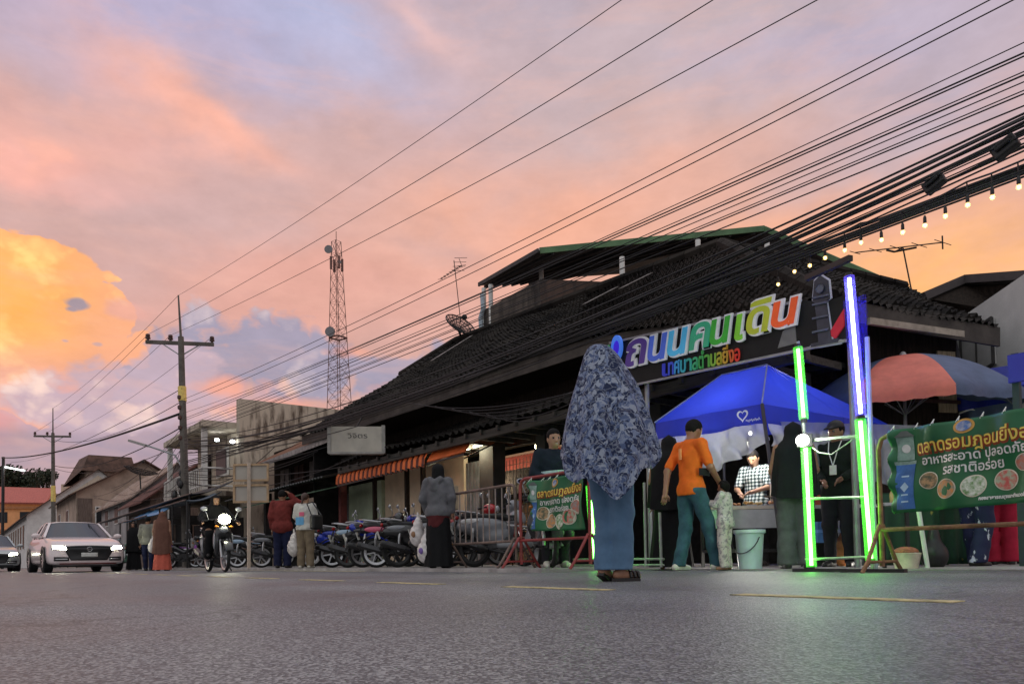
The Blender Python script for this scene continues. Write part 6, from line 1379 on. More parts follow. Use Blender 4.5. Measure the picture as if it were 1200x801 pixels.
# 8./9. people behind the large banner: only the legs show
person('person in navy trousers with white paint-like splashes, behind the large banner', W(1145, 0, d=7.7), (Fh * .3 + Rh).normalized(), 1.52, dict(lan=(.13, .1, .085), ran=(-.12, -.1, .085)), skinL, .016, clothes=(('shirt', cloth('white_shirt', (.6, .6, .6)), dict(hem=.74, infl=.03)), ('trousers', mat('cloth_splashed', (.012, .016, .06), rough=.8, c2=(.6, .62, .7), vscale=16, lo=.36, hi=.40, stretch=(1, 1, .45)), dict(infl=.03, flare=.10)), ('hair', hairM), ('shoes', shoeM)))
person('person in loose crimson trousers behind the large banner', W(1173, 0, d=8.2), (Fh + Rh * .4).normalized(), 1.5, dict(lan=(.05, .08, .085)), skinL, .018, clothes=(('veil', cloth('black', (.01, .01, .011)), dict(hem=.85, w=.24)), ('trousers', cloth('crimson', (.42, .02, .05)), dict(infl=.03, flare=.10)), ('shoes', shoeM)))
person('person in a dark green dress standing farthest behind the large banner', W(1192, 0, d=8.6), Fh, 1.5, {}, skinL, .02, clothes=(('veil', cloth('bottle_green', (.015, .05, .03)), dict(hem=.80, w=.25)), ('skirt', cloth('bottle_green', (.015, .05, .03)), dict(dims=(1.0, .06, .17, .26))), ('shoes', shoeM)))
# 10. smiling man behind the red barrier
J = dict(lel=(.02, .25, 1.15), lwr=(.20, .10, 1.03), rel=(.02, -.25, 1.15), rwr=(.20, -.08, 1.05), hd=(.03, 0, 1.585), look=(1, .15, 0))
t, j, s = person('smiling man in a dark jacket with a pale stripe, standing behind the smaller banner', W(651, 0, .04, d=9.75), (-Fh + Rh * .15).normalized(), 1.81, J, skinL, .013, smile=True, clothes=(('shirt', cloth('navy_jacket', (.012, .02, .03)), dict(hem=.82, infl=.03)), ('trousers', cloth('dark', (.02, .02, .024)), dict(infl=.02)), ('hair', hairM), ('shoes', shoeW)))
mb = MB(); mb.grid(lambda a, b: (.0 + .155 * math.cos(-1.1 + a * 2.2) * 1.05, .21 * math.sin(-1.1 + a * 2.2), 1.20 + .05 * b + .03 * a), 10, 1); mb.build('jacket_stripe', cloth('stripe_pale', (.45, .6, .6)), t, world=False, solid=.01)
# 11. woman in the grey hooded jacket, carrying bags
J = dict(rel=(-.02, -.25, 1.14), rwr=(.02, -.24, .92), lel=(-.02, .25, 1.13), lwr=(.10, .24, .93), look=(1, .35, 0))
t, j, s = person('woman in a black headscarf and grey hooded jacket over a maroon tunic', W(514, 0, .04, Y=5.82), (Fh * .95 + Rh * .3).normalized(), 1.58, J, skinB, .015,
    clothes=(('shirt', cloth('grey_jacket', (.13, .13, .14), .2, 5), dict(hem=.84, infl=.045)), ('shirt', cloth('maroon_tunic', (.09, .018, .02)), dict(name='tunic', hem=.66, infl=.034, sleeve=.3, top=.86)), ('skirt', cloth('black', (.01, .01, .011)), dict(dims=(.95, .03, .18, .24))), ('veil', cloth('black', (.01, .01, .011)), dict(hem=1.40, w=.13)), ('shoes', shoeM)))
hq = [('c', (-.10 * s, -.09 * s, 1.44 * s), (-.14 * s, 0, 1.37 * s), .05 * s, .055 * s), ('c', (-.14 * s, 0, 1.37 * s), (-.10 * s, .09 * s, 1.44 * s), .055 * s, .05 * s), ('e', (-.13 * s, 0, 1.31 * s), (.05 * s, .09 * s, .09 * s))]
sbuild('hood', cloth('grey_jacket', (.13, .13, .14)), hq, t, .03, .013)
# 12. woman in the white shirt with a shoulder bag
J = dict(rel=(.03, -.23, 1.15), rwr=(.20, -.12, 1.08), lel=(.02, .24, 1.14), lwr=(.18, .20, 1.0), look=(1, -.2, -.1))
t, j, s = person('woman in a white shirt and khaki trousers beside the man in maroon', W(358, 0, .04, Y=5.75), (Fh + Rh * .1).normalized(), 1.55, J, skinL, .016, clothes=(('shirt', cloth('white_tee', (.55, .54, .50)), dict(sleeve=.55, hem=.86, infl=.035)), ('trousers', cloth('khaki', (.20, .155, .105)), dict(infl=.03, flare=.085)), ('hair', mat('hair_brown', (.05, .022, .012), rough=.5), dict(style='pony')), ('shoes', shoeW)))
mb = MB(); mb.box((-.155 * s, .02, 1.22 * s), (.012, .10, .08)); mb.build('pink_print', cloth('pink', (.7, .15, .25)), t, world=False)
mb = MB(); mb.box((-.15 * s, .06, 1.06 * s), (.03, .16, .16), rz=.2); mb.build('blue_pouch', cloth('light_blue', (.16, .42, .70)), t, world=False)
bg_ = thing('shoulder_bag', 'black shoulder bag hanging at the side of the woman in the white shirt', 'bag', W(371, 0, .04, Y=5.75)); b0 = Vector(bg_.location)
MB().box(b0 + Vector((0, 0, .92)), (.12, .28, .30), rz=.4).build('pouch', blk, bg_, bev=.04)
MB().tube([b0 + Vector((0, -.1, 1.06)), b0 + Vector((-.18, -.12, 1.30)), b0 + Vector((-.20, .0, 1.34)), b0 + Vector((.02, .1, 1.06))], .014, 6).build('strap', blk, bg_)
# 13. man in the maroon shirt
J = dict(rel=(.10, -.33, 1.42), rwr=(.05, -.16, 1.60), look=(1, 0, -.1))
person('man in a loose maroon shirt and navy trousers raising a hand to his head', W(331, 0, .04, Y=5.8), (Fh).normalized(), 1.74, J, skinB, .016, clothes=(('shirt', cloth('maroon', (.17, .032, .028), .25), dict(hem=.76, infl=.05)), ('trousers', cloth('navy', (.016, .02, .055)), dict(infl=.03, flare=.085)), ('hair', hairM), ('shoes', shoeM)))
# 15./16. pair at the left
person('woman in a long brown veil over a coral skirt, seen from behind at the left', W(190, 0, 0, d=19.9), (Fh - Rh * .1).normalized(), 1.60, {}, skinB, .018, clothes=(('veil', cloth('brown', (.15, .072, .052)), dict(hem=.52, w=.235, fold=.04)), ('skirt', cloth('coral', (.55, .12, .08)), dict(dims=(.9, .03, .17, .25))), ('shoes', shoeM)))
person('person in a grey-green shirt and navy trousers walking beside the woman in the brown veil', W(173, 0, 0, d=20.6), (Fh - Rh * .05).normalized(), 1.50, dict(lan=(.1, .1, .085)), skinB, .018, clothes=(('shirt', cloth('grey_green', (.20, .20, .17)), dict(sleeve=.9, infl=.03, hem=.82)), ('trousers', cloth('navy', (.016, .02, .055)), {}), ('hair', hairM), ('shoes', shoeM)))
person('person in a black veil in the shade of the blue awning at the left', W(157, 0, 0, d=23), -Fh, 1.5, {}, skinB, .02, clothes=(('veil', cloth('black', (.01, .01, .011)), dict(hem=.6, w=.25)), ('skirt', cloth('black', (.01, .01, .011)), dict(dims=(.9, .03, .17, .26)))))

# ------------------------------------------------------------------ motorbikes
tyreM = mat('tyre_rubber', (.012, .012, .012), rough=.85, var=.3, vscale=20); rimM = mat('rim_alloy', (.45, .45, .46), rough=.3, metal=.8, var=.1); rimB = mat('rim_black', (.02, .02, .02), rough=.4)
seatM = mat('seat_vinyl', (.012, .012, .012), rough=.5, bump=.2); engM = mat('engine_grey', (.06, .06, .062), rough=.5, metal=.5, var=.4, vscale=20); chrM = mat('chrome', (.55, .55, .56), rough=.15, metal=1.0, var=.05)
mirM = mat('mirror_glass', (.75, .78, .85), rough=.06, metal=1.0, var=.02); plateM = mat('plate_white', (.62, .62, .58), rough=.5); tailM = mat('tail_red', (.35, .01, .01), rough=.25); lensM = mat('headlamp_clear', (.5, .52, .55), rough=.08, spec=.8)
def paint(nm, c): return mat('paint_' + nm, c, rough=.28, var=.05, coat=.6)
def make_bike(label, style, pc, pc2, rim, loc, rz, basket=False):
    t = thing('motorbike', label, 'motorbike', (0, 0, 0), 0, 'motorbikes parked along the kerb')
    wr = .285; xf, xr = .62, -.62
    for x, w in ((xf, .030), (xr, .036)):
        M = Matrix.Rotation(PI / 2, 3, 'X'); mb = MB(); r0 = wr - w
        mb.lathe([(r0 + w * math.cos(a), w * .95 * math.sin(a)) for a in np.linspace(0, 2 * PI, 13)], 36, (x, 0, wr), M); ty = mb.build('wheel', tyreM, t, smooth=True, world=False)
        mb = MB(); mb.lathe([(r0 - w * 1.7, -.02), (r0 - w * .5, -.03), (r0 - w * .5, .03), (r0 - w * 1.7, .02), (r0 - w * 1.7, -.02)], 36, (x, 0, wr), M); mb.lathe([(.001, -.05), (.045, -.05), (.05, 0), (.045, .05), (.001, .05)], 14, (x, 0, wr), M)
        for k in range(6 if style != 'scooter' else 5):
            a = k * 2 * PI / 6; mb.beam((x + .03 * math.cos(a), 0, wr + .03 * math.sin(a)), (x + (r0 - w * .7) * math.cos(a + .15), 0, wr + (r0 - w * .7) * math.sin(a + .15)), .028, .022, (0, 1, 0))
        mb.build('rim', rim, ty, world=False)
    # fork, front mudguard
    mb = MB()
    for k in (-1, 1): mb.tube([(xf, k * .065, wr), (.46, k * .065, .72), (.44, k * .05, .80)], [.022, .026, .026], 8)
    mb.build('fork', rimM, t, world=False)
    mb = MB(); mb.grid(lambda s, v: (xf + .335 * math.cos(R(20 + 125 * s)), (.075 + .0 * s) * math.sin(PI * (v - .5)), wr + (.315 + .02 * math.cos(PI * (v - .5))) * math.sin(R(20 + 125 * s)) * .98), 14, 8); mb.build('mudguard', pc, t, world=False, smooth=True, solid=.008)
    mb = MB(); mb.grid(lambda s, v: (xr + .335 * math.cos(R(60 + 110 * s)), .075 * math.sin(PI * (v - .5)), wr + (.32 + .02 * math.cos(PI * (v - .5))) * math.sin(R(60 + 110 * s))), 10, 8); mb.build('rear_mudguard', blk, t, world=False, smooth=True, solid=.008)
    # body shells
    if style == 'scooter':
        q = [('e', (-.48, 0, .66), (.42, .155, .17)), ('e', (-.30, 0, .50), (.30, .13, .16)), ('rb', (.02, 0, .34), (.24, .14, .05), .04), ('c', (.30, 0, .40), (.44, 0, .86), .10, .10), ('e', (.47, 0, .98), (.13, .17, .12)), ('e', (.42, .0, .62), (.07, .21, .25))]
    else:
        q = [('c', (-.80, 0, .80), (-.42, 0, .66), .075, .12), ('c', (-.42, 0, .66), (-.08, 0, .50), .11, .085), ('c', (-.08, 0, .50), (.36, 0, .66), .06, .07), ('e', (.44, .11, .58), (.10, .06, .26)), ('e', (.44, -.11, .58), (.10, .06, .26)), ('e', (.46, 0, .76), (.12, .14, .13)), ('e', (.45, 0, .97), (.14, .15, .10))]
    sbuild('fairing', pc, q, t, .05, .018)
    q = [('e', (-.62, .115, .72), (.20, .03, .055)), ('e', (-.62, -.115, .72), (.20, .03, .055)), ('e', (.52, 0, .80), (.07, .09, .08)), ('e', (.47, .165, .60), (.055, .02, .16)), ('e', (.47, -.165, .60), (.055, .02, .16))]
    mb = MB(); 
    for e in q: mb.ell(e[1], e[2], 14, 8)
    mb.beam((-.62, -.12, .72), (-.62, .12, .72), .06, .03); mb.beam((.47, -.17, .60), (.47, .17, .60), .03, .05); mb.beam((.47, 0, .60), (.52, 0, .80), .03, .03); mb.beam((.47, 0, .6), (-.62, 0, .72), .03, .03)
    mb.build('trim_panel', pc2, t, world=False, smooth=True)
    zs = .80 if style == 'scooter' else .79
    sbuild('seat', seatM, [('rb', (-.42, 0, zs), (.34, .115, .045), .04), ('e', (-.68, 0, zs + .04), (.14, .10, .05)), ('e', (-.1, 0, zs - .03), (.12, .08, .05))], t, .04, .018)
    mb = MB(); mb.lathe([(.16, -.08), (.17, 0), (.16, .08)], 14, (-.05, 0, .36), Matrix.Rotation(PI / 2, 3, 'X') @ Matrix.Diagonal(Vector((1.2, .7, 1))), cap=True); mb.tube([(.02, 0, .34), (.28, 0, .38)], [.075, .085], 10); mb.beam((-.62, .09, .29), (-.1, .09, .34), .04, .07); mb.beam((-.62, -.09, .29), (-.1, -.09, .34), .03, .06); mb.build('engine', engM, t, world=False)
    mb = MB(); mb.tube([(.15, -.10, .25), (-.1, -.13, .22), (-.35, -.15, .28)], .02, 8); mb.tube([(-.35, -.15, .28), (-.45, -.155, .31), (-.92, -.165, .44), (-.95, -.165, .45)], [.03, .055, .062, .04], 12); ex = mb.build('exhaust', blk, t, world=False, smooth=True)
    mb = MB(); mb.beam((-.5, -.21, .35), (-.85, -.222, .45), .012, .07, (0, 0, 1)); mb.build('heat_shield', mat('muffler_guard', (.10, .10, .105), rough=.35, metal=.6), ex, world=False)
    mb = MB(); mb.tube([(-.62, .12, .29), (-.60, .13, .55), (-.58, .12, .66)], [.022, .03, .02], 8); mb.tube([(-.62, -.12, .29), (-.60, -.13, .55), (-.58, -.12, .66)], [.022, .03, .02], 8); mb.build('shock_absorber', rimM, t, world=False)
    mb = MB(); mb.tube([(.30, .34, .98), (.36, .26, 1.0), (.42, .10, 1.02), (.44, 0, 1.03), (.42, -.10, 1.02), (.36, -.26, 1.0), (.30, -.34, .98)], .013, 8); hb = mb.build('handlebar', blk, t, world=False)
    for k in (-1, 1):
        MB().tube([(.30, k * .345, .98), (.345, k * .27, .995)], .019, 8).build('grip', seatM, hb, world=False)
        mb = MB(); mb.tube([(.37, k * .24, 1.0), (.40, k * .28, 1.12), (.37, k * .31, 1.19)], .008, 6); mb.ell((.365, k * .325, 1.215), (.02, .066, .045), 12, 8); m_ = mb.build('mirror', mat('mirror_shell', (.42, .43, .46), rough=.3, metal=.4), t, world=False, smooth=True)  # pale shell colour stands in for sky glints on the mirrors
        mb = MB(); mb.lathe([(.001, 0), (.9, 0), (1, .05)], 14, (.345, k * .325, 1.215), Matrix(((0, 0, -.1), (.050, 0, 0), (0, .034, 0)))); mb.build('mirror_glass', mirM, m_, world=False)
    mb = MB(); mb.ell((.575, 0, .975), (.04, .09, .062), 16, 10); mb.build('headlight', lensM, t, world=False, smooth=True)
    for k in (-1, 1): MB().ell((.54, k * .135, .87), (.03, .04, .022), 10, 6).build('indicator', mat('indicator_amber', (.6, .22, .03), rough=.2), t, world=False)
    MB().ell((-.90, 0, .79), (.03, .07, .035), 12, 8).build('tail_light', tailM, t, world=False)
    mb = MB(); mb.tube([(-.55, .12, .86), (-.85, .10, .90), (-.93, 0, .90), (-.85, -.10, .90), (-.55, -.12, .86)], .014, 8); mb.build('grab_rail', rimM, t, world=False)
    mb = MB(); mb.box((-.965, 0, .60), (.008, .17, .15), M=Matrix.Rotation(R(-18), 3, 'Y')); mb.build('number_plate', plateM, t, world=False)
    mb = MB(); mb.beam((-.90, 0, .74), (-.96, 0, .58), .03, .02); mb.build('plate_bracket', blk, t, world=False); mb = MB(); mb.tube([(.06, .18, .28), (.06, -.18, .28)], .014, 6); mb.tube([(.06, .14, .28), (-.02, .14, .27), (-.06, .30, .02)], .012, 6); mb.build('foot_rest', blk, t, world=False)
    if basket:
        mb = MB()
        for z in (.78, .88, .98, 1.05): mb.tube([(.60, -.14, z), (.60, .14, z), (.84, .15, z), (.84, -.15, z), (.60, -.14, z)], .006, 4)
        for i in range(7): mb.tube([(.60 + i * .04, -.145, .78), (.60 + i * .04, -.145, 1.05)], .005, 4); mb.tube([(.60 + i * .04, .145, .78), (.60 + i * .04, .145, 1.05)], .005, 4); mb.tube([(.84, -.14 + i * .047, .78), (.84, -.14 + i * .047, 1.05)], .005, 4)
        mb.build('basket', blk, t, world=False)
    t.location = loc; t.rotation_euler = (0, 0, rz); return t
def dup_bike(src, label, pc, pc2, rim, loc, rz, lean=0):
    c = copy_tree(src); c['label'] = label; c.location = loc; c.rotation_euler = (lean, 0, rz)
    for o in kids(c):
        m = pc if o.name.startswith(('fairing', 'mudguard')) else pc2 if o.name.startswith('trim_panel') else None
        if m: o.material_slots[0].link = 'OBJECT'; o.material_slots[0].material = m
        if o.name.startswith('wheel'):
            for r_ in kids(o): r_.material_slots[0].link = 'OBJECT'; r_.material_slots[0].material = rim
    return c
pBlack = paint('black', (.012, .012, .014)); pBlue = paint('blue', (.015, .04, .42)); pRed = paint('red', (.45, .015, .02)); pWhite = paint('white', (.60, .60, .60)); pGrey = paint('grey', (.22, .23, .25)); pPink = paint('pink', (.6, .10, .18)); pSky = paint('sky', (.30, .42, .55)); pPurple = paint('purple', (.30, .05, .42)); pGreen = paint('green', (.05, .14, .10)); pBrown = paint('bronze', (.16, .08, .05))
def bp_at(u, Y, z=.04): return gx(u, Y, z)
b1 = make_bike('black motorbike with blue panels, second right of the woman in white', 'moped', pBlack, pBlue, rimM, bp_at(424, 6.95), R(62), False)
sc1 = make_bike('grey scooter with white trim parked behind the right end of the steel barrier', 'scooter', pGrey, pWhite, rimB, bp_at(600, 7.0), R(40))
b2 = make_bike('black motorbike with a front basket and sky-blue mudguard left of the man in maroon', 'moped', pBlack, pSky, rimM, bp_at(306, 6.7), R(66), True)
rows = [(b1, 'blue and white motorbike parked beside the woman in the white shirt', pBlue, pWhite, rimM, 397, 6.9, 70, -3), (sc1, 'black and silver scooter with sky-blue trim among the parked row', pBlack, pSky, rimB, 443, 6.8, 48, 4),
 (b1, 'motorbike with royal blue fairing and black trim, left of the hooded woman', pBlue, pBlack, rimM, 461, 7.05, 76, -4), (b1, 'black motorbike with pink and white front panels beside the hooded woman', pBlack, pPink, rimM, 480, 6.8, 52, 3),
 (sc1, 'all-black scooter close behind the hooded woman', pBlack, pGrey, rimB, 505, 7.1, 70, -3), (b1, 'red motorbike with silver panels behind the left end of the steel barrier', pRed, pGrey, rimM, 546, 7.0, 44, 4),
 (sc1, 'silver scooter with red trim behind the middle of the steel barrier', pGrey, pRed, rimB, 570, 6.9, 58, -4), (sc1, 'black scooter sticking out below the smaller green banner', pBlack, pWhite, rimM, 638, 6.5, 150, 3),
 (b1, 'dark motorbike half hidden behind the man in the maroon shirt', pBlack, pGrey, rimM, 335, 6.95, 82, -3), (b1, 'dark red motorbike in shade behind the post of the road sign', pBrown, pBlack, rimB, 281, 7.1, 60, 3),
 (b2, 'black motorbike with a basket and purple trim beside the brown-veiled woman', pBlack, pPurple, rimM, 219, 6.0, 40, 3), (b1, 'white and black motorbike just right of the brown-veiled woman', pWhite, pBlack, rimM, 208, 6.3, 64, -3),
 (sc1, 'pale green scooter parked far left beyond the pink car', pGreen, pWhite, rimB, 146, 5.6, 10, 0)]
for src, lb, a, b, rim, u, Y, rz, ln in rows: dup_bike(src, lb, a, b, rim, bp_at(u, Y, .04 if u > 160 else 0), R(rz), R(ln))
# things hung on the bikes
def plastic_bag(label, c, sz, m, logo=None):
    t = thing('plastic_bag', label, 'bag', c, 0); s = sz
    sbuild('bag_body', m, [('e', (0, 0, -.16 * s), (.11 * s, .10 * s, .15 * s)), ('e', (.02 * s, 0, -.04 * s), (.07 * s, .06 * s, .12 * s)), ('c', (0, .03 * s, .0), (0, .01, .14 * s), .03 * s, .015 * s)], t, .03, .012, None, lambda P: .008 * np.sin(P[..., 2] * 60 + P[..., 1] * 40) * np.sin(P[..., 0] * 50))
    if logo: MB().ell((.035 * s, -.085 * s, -.15 * s), (.05 * s, .02 * s, .045 * s), 12, 8).build('print', logo, t, world=False)
    return t
wb = mat('bag_white', (.66, .62, .60), rough=.4, var=.12, vscale=14)
plastic_bag('white plastic bag with a brown print hanging from the hooded woman, upper of two', at(489, 613, Y=5.7), 1.15, wb, mat('print_brown', (.3, .16, .08)))
plastic_bag('white plastic bag hanging lower, in front of the wheel beside the hooded woman', at(498, 632, Y=5.68), 1.15, wb, mat('print_violet', (.2, .12, .4)))
plastic_bag('translucent white plastic bag held by the woman in the white shirt', at(344, 630, Y=5.6), 1.25, wb)
plastic_bag('small pale bag carried by the person in the grey-green shirt', at(178, 634, d=20.3), 1.0, wb)
hl = thing('helmet', 'grey open-face helmet resting on the bars behind the red barrier', 'helmet', at(606, 608, Y=6.9))
mb = MB(); mb.lathe([(.13 * math.cos(a), .14 * math.sin(a)) for a in np.linspace(-.45, PI / 2 - .02, 9)], 20); mb.build('shell', pGrey, hl, world=False, smooth=True, solid=.012)
mb = MB(); mb.grid(lambda s, v: (.135 * math.cos(-2.4 + s * 1.6), .135 * math.sin(-2.4 + s * 1.6), -.03 + .09 * v), 12, 2); mb.build('visor', glass, hl, world=False, smooth=True)
p_ = at(490, 598, Y=6.9); fb = thing('folding_sign', 'small dark green ribbed box standing behind the bikes beside the hooded woman', 'box', Vector((p_.x, 7.4, .04)))
fb.name = 'storage_box'; MB().box((p_.x, 7.4, .8), (.62, .4, 1.5)).build('carcass', mat('pale_plywood', (.4, .32, .22), var=.2), fb); mb = MB()
for i in range(14): mb.box((p_.x - .3 + i * .046, 7.18, 1.40), (.03, .03, .28))
mb.build('ribbed_lid', mat('green_slat', (.03, .10, .10), var=.2), fb)

# ------------------------------------------------------------------ rider on the oncoming motorbike
rp = at(254, 667, Z=0.0); rp = at(254, 660, d=14.6); rp.z = 0
hd_ = (-Vector((rp.x, rp.y, 0)).normalized() + Rh * .30).normalized(); rzz = math.atan2(hd_.y, hd_.x)
rb = dup_bike(b1, 'oncoming black motorbike with its headlight on, ridden along the road', pBlack, pGrey, rimM, rp, rzz); rb['group'] = ''; del rb['group']
for o in kids(rb):
    if o.name.startswith('headlight'):
        o.data = o.data.copy(); o.data.materials.clear(); o.data.materials.append(emat('bike_headlight', (1, 1, .72), 60)); o.scale = (1, 1.25, 1.55); o.location = (-.0, 0, -.50)
J = dict(pel=(-.30, 0, .88), ch=(-.16, 0, 1.17), nk=(-.12, 0, 1.34), hd=(-.09, 0, 1.475), lsh=(-.14, .17, 1.30), rsh=(-.14, -.17, 1.30), lel=(.02, .30, 1.10), rel=(.02, -.30, 1.10), lwr=(.24, .33, 1.02), rwr=(.24, -.33, 1.02), lhp=(-.28, .09, .86), rhp=(-.28, -.09, .86), lkn=(.16, .17, .78), rkn=(.16, -.17, .78), lan=(.04, .18, .40), ran=(.04, -.18, .40))
person('woman in a black veil riding the oncoming motorbike', rp, hd_, 1.62, J, skinL, .014, clothes=(('shirt', cloth('black', (.01, .01, .011)), dict(hem=.72, infl=.05)), ('trousers', cloth('black', (.01, .01, .011)), dict(infl=.03, flare=.09, bottom=.25)), ('veil', cloth('black', (.01, .01, .011)), dict(hem=1.0, w=.225, fold=.03)), ('shoes', shoeM)))

# ------------------------------------------------------------------ cars
from mathutils.bvhtree import BVHTree
pearl = mat('car_pearl_pink', (.80, .68, .67), rough=.25, var=.03, coat=.8); silver = mat('car_silver', (.40, .42, .42), rough=.3, metal=.4, var=.05, coat=.5)
carg = mat('car_glass', (.02, .026, .03), rough=.06, var=.05, spec=.8); grl = mat('grille_black', (.010, .010, .011), rough=.35)
def make_car(label, loc, rz, body):
    t = thing('car', label, 'car', (0, 0, 0)); mb = MB()
    #   x, half width, bottom, top(hood/belt), crown
    st = [(2.42, .60, .30, .60, .00), (2.38, .74, .22, .70, .01), (2.28, .85, .18, .76, .015), (2.05, .905, .17, .82, .025), (1.6, .925, .17, .89, .03), (1.1, .93, .17, .945, .03), (.6, .93, .17, .97, .0), (0, .93, .17, .97, 0), (-.8, .93, .17, .975, 0), (-1.5, .925, .18, .985, .01), (-2.0, .90, .20, .98, .03), (-2.35, .84, .26, .95, .03), (-2.46, .74, .34, .86, .0)]
    rows = []
    for (x, w, zb, zt, cr) in st:
        h = zt - zb; half = [(0, zb), (w * .6, zb), (w * .93, zb + .03), (w * .985, zb + h * .18), (w, zb + h * .42), (w * .985, zb + h * .66), (w * .955, zb + h * .84), (w * .89, zt - .012), (w * .72, zt + cr * .4), (w * .4, zt + cr * .85), (0, zt + cr)]
        k = 1.0 if x < 2 else .25
        rows.append([(x - (0 if x < 2.2 else .10 * (abs(y) / .8) ** 3), y, z) for y, z in half] + [(x - (0 if x < 2.2 else .10 * (abs(y) / .8) ** 3), -y, z) for y, z in half[-2:0:-1]])
    n = len(rows[0]); vs = [p for r_ in rows for p in r_]
    fs = [(i * n + k, i * n + (k + 1) % n, (i + 1) * n + (k + 1) % n, (i + 1) * n + k) for i in range(len(rows) - 1) for k in range(n)] + [tuple(range(n)), tuple((len(rows) - 1) * n + k for k in range(n))[::-1]]
    mb.add(vs, fs); bo = mb.build('body', body, t, smooth=True, world=False, sub=2)
    bpy.context.view_layer.update(); dg = bpy.context.evaluated_depsgraph_get(); bv = BVHTree.FromObject(bo, dg)
    # greenhouse
    def gh(x0, y0, z0): return (x0, y0, z0)
    base = [(1.12, .0), (.98, .60), (.62, .83)]; 
    A0 = [(1.14, 0, .955), (1.05, .45, .955), (.80, .80, .955)]; A1 = [(.28, 0, 1.40), (.24, .38, 1.395), (.14, .585, 1.365)]
    mb = MB(); full = lambda L: [(x, -y, z) for x, y, z in L[::-1]] + L[1:]
    a, b = full(A0), full(A1); mb.add(a + b, [(i, i + 1, 5 + i + 1, 5 + i) for i in range(4)]); mb.build('windscreen', carg, t, smooth=True, world=False)
    B1 = [(-1.0, 0, 1.40), (-1.0, .38, 1.39), (-1.02, .585, 1.35)]; B0 = [(-1.95, 0, .99), (-1.92, .45, .985), (-1.80, .74, .97)]
    a2, b2 = full(B1), full(B0); mb = MB(); mb.add(a2 + b2, [(i, i + 1, 5 + i + 1, 5 + i) for i in range(4)]); mb.build('rear_window', carg, t, smooth=True, world=False)
    M1 = [(-.35, 0, 1.44), (-.35, .38, 1.43), (-.36, .60, 1.39)]; m1 = full(M1); mb = MB(); mb.add(b + m1 + a2, [(i, i + 1, 5 + i + 1, 5 + i) for i in range(4)] + [(5 + i, 6 + i, 11 + i, 10 + i) for i in range(4)]); mb.build('roof', body, t, smooth=True, world=False, solid=.03)
    for k in (-1, 1):
        mb = MB(); mb.add([(.74, k * .835, .955), (-1.78, k * .76, .965), (-1.0, k * .60, 1.345), (-.36, k * .62, 1.38), (.12, k * .605, 1.355)], [(0, 1, 2, 3, 4)]); mb.build('side_window', carg, t, world=False, solid=.012)
        mb = MB(); mb.beam((.80, k * .81, .95), (.13, k * .60, 1.37), .06, .05); mb.beam((-.30, k * .835, .95), (-.36, k * .63, 1.38), .07, .03); mb.beam((-1.82, k * .75, .96), (-1.0, k * .60, 1.36), .09, .05); mb.beam((.12, k * .60, 1.372), (-.36, k * .615, 1.40), .05, .03); mb.beam((-.36, k * .615, 1.40), (-1.0, k * .60, 1.362), .05, .03); mb.build('pillar', body, t, world=False)
        mb = MB(); mb.ell((.70, k * 1.0, 1.0), (.07, .11, .07), 14, 8); mb.beam((.70, k * .84, .96), (.71, k * .95, .98), .05, .03); mi_ = mb.build('mirror', body, t, world=False, smooth=True)
        mb = MB(); mb.box((-.35, k * .938, .74), (.16, .02, .025)); mb.box((.45, k * .938, .74), (.16, .02, .025)); 
    def nose(f, nu, nv, nm, m, off=.008):
        mb = MB()
        def g(s, v):
            y, z = f(s, v); h = bv.ray_cast(Vector((4, y, z)), Vector((-1, 0, 0))); x = h[0].x if h[0] else 2.2; return (x + off, y, z)
        mb.grid(g, nu, nv); return mb.build(nm, m, t, world=False, smooth=True, solid=.006)
    def lerp_(a, b, t_): return a + (b - a) * t_
    # grille: wide at the top, pinched below
    nose(lambda s, v: ((s * 2 - 1) * lerp_(.42, .55, min(1, v * 1.3)) * (1 - .15 * max(0, v - .8) * 5 * 0), lerp_(.31, .665 - .03 * (s * 2 - 1) ** 2, v)), 28, 10, 'grille', grl, .010)
    nose(lambda s, v: ((s * 2 - 1) * .60, lerp_(.665 - .03 * (s * 2 - 1) ** 2, .70 - .03 * (s * 2 - 1) ** 2, v)), 28, 3, 'grille_bar', chrM if body is silver else grl, .018)
    for k in (-1, 1):
        hl_ = nose(lambda s, v: (k * lerp_(.52, .80, s), lerp_(.585 + .03 * s, .675 + .02 * s, v)), 14, 5, 'headlight', emat('car_headlight', (1, 1, .72), 45), .014)
        nose(lambda s, v: (k * lerp_(.50, .83, s), lerp_(.57 + .03 * s, .69 + .025 * s, v)), 14, 5, 'headlight_housing', lensM, .006)
        nose(lambda s, v: (k * lerp_(.46, .78, s), lerp_(.30, .40 + .01 * s, v)), 10, 4, 'lower_intake', grl, .010)
        nose(lambda s, v: (k * lerp_(.48, .76, s), lerp_(.335, .355, v)), 10, 2, 'fog_lamp', chrM, .018)
    nose(lambda s, v: ((s * 2 - 1) * .66, lerp_(.215, .235, v)), 24, 2, 'lip_spoiler', mat('lip_red', (.20, .02, .02), rough=.4) if body is pearl else grl, .03)
    pl = nose(lambda s, v: ((s * 2 - 1) * .19, lerp_(.40, .51, v)), 6, 3, 'number_plate', plateM, .03)
    em = MB(); h = bv.ray_cast(Vector((4, 0, .60)), Vector((-1, 0, 0)))[0]
    x = h.x + .03
    for k in (-1, 1): em.beam((x, k * .03, .555), (x, k * .042, .645), .012, .016)
    em.beam((x, -.034, .595), (x, .034, .595), .012, .014); em.tube([(x, .06 * math.cos(a) * (1 + .1 * math.sin(a)), .60 + .058 * math.sin(a)) for a in np.linspace(0, 2 * PI, 20)], .006, 5); em.build('emblem', chrM, t, world=False)
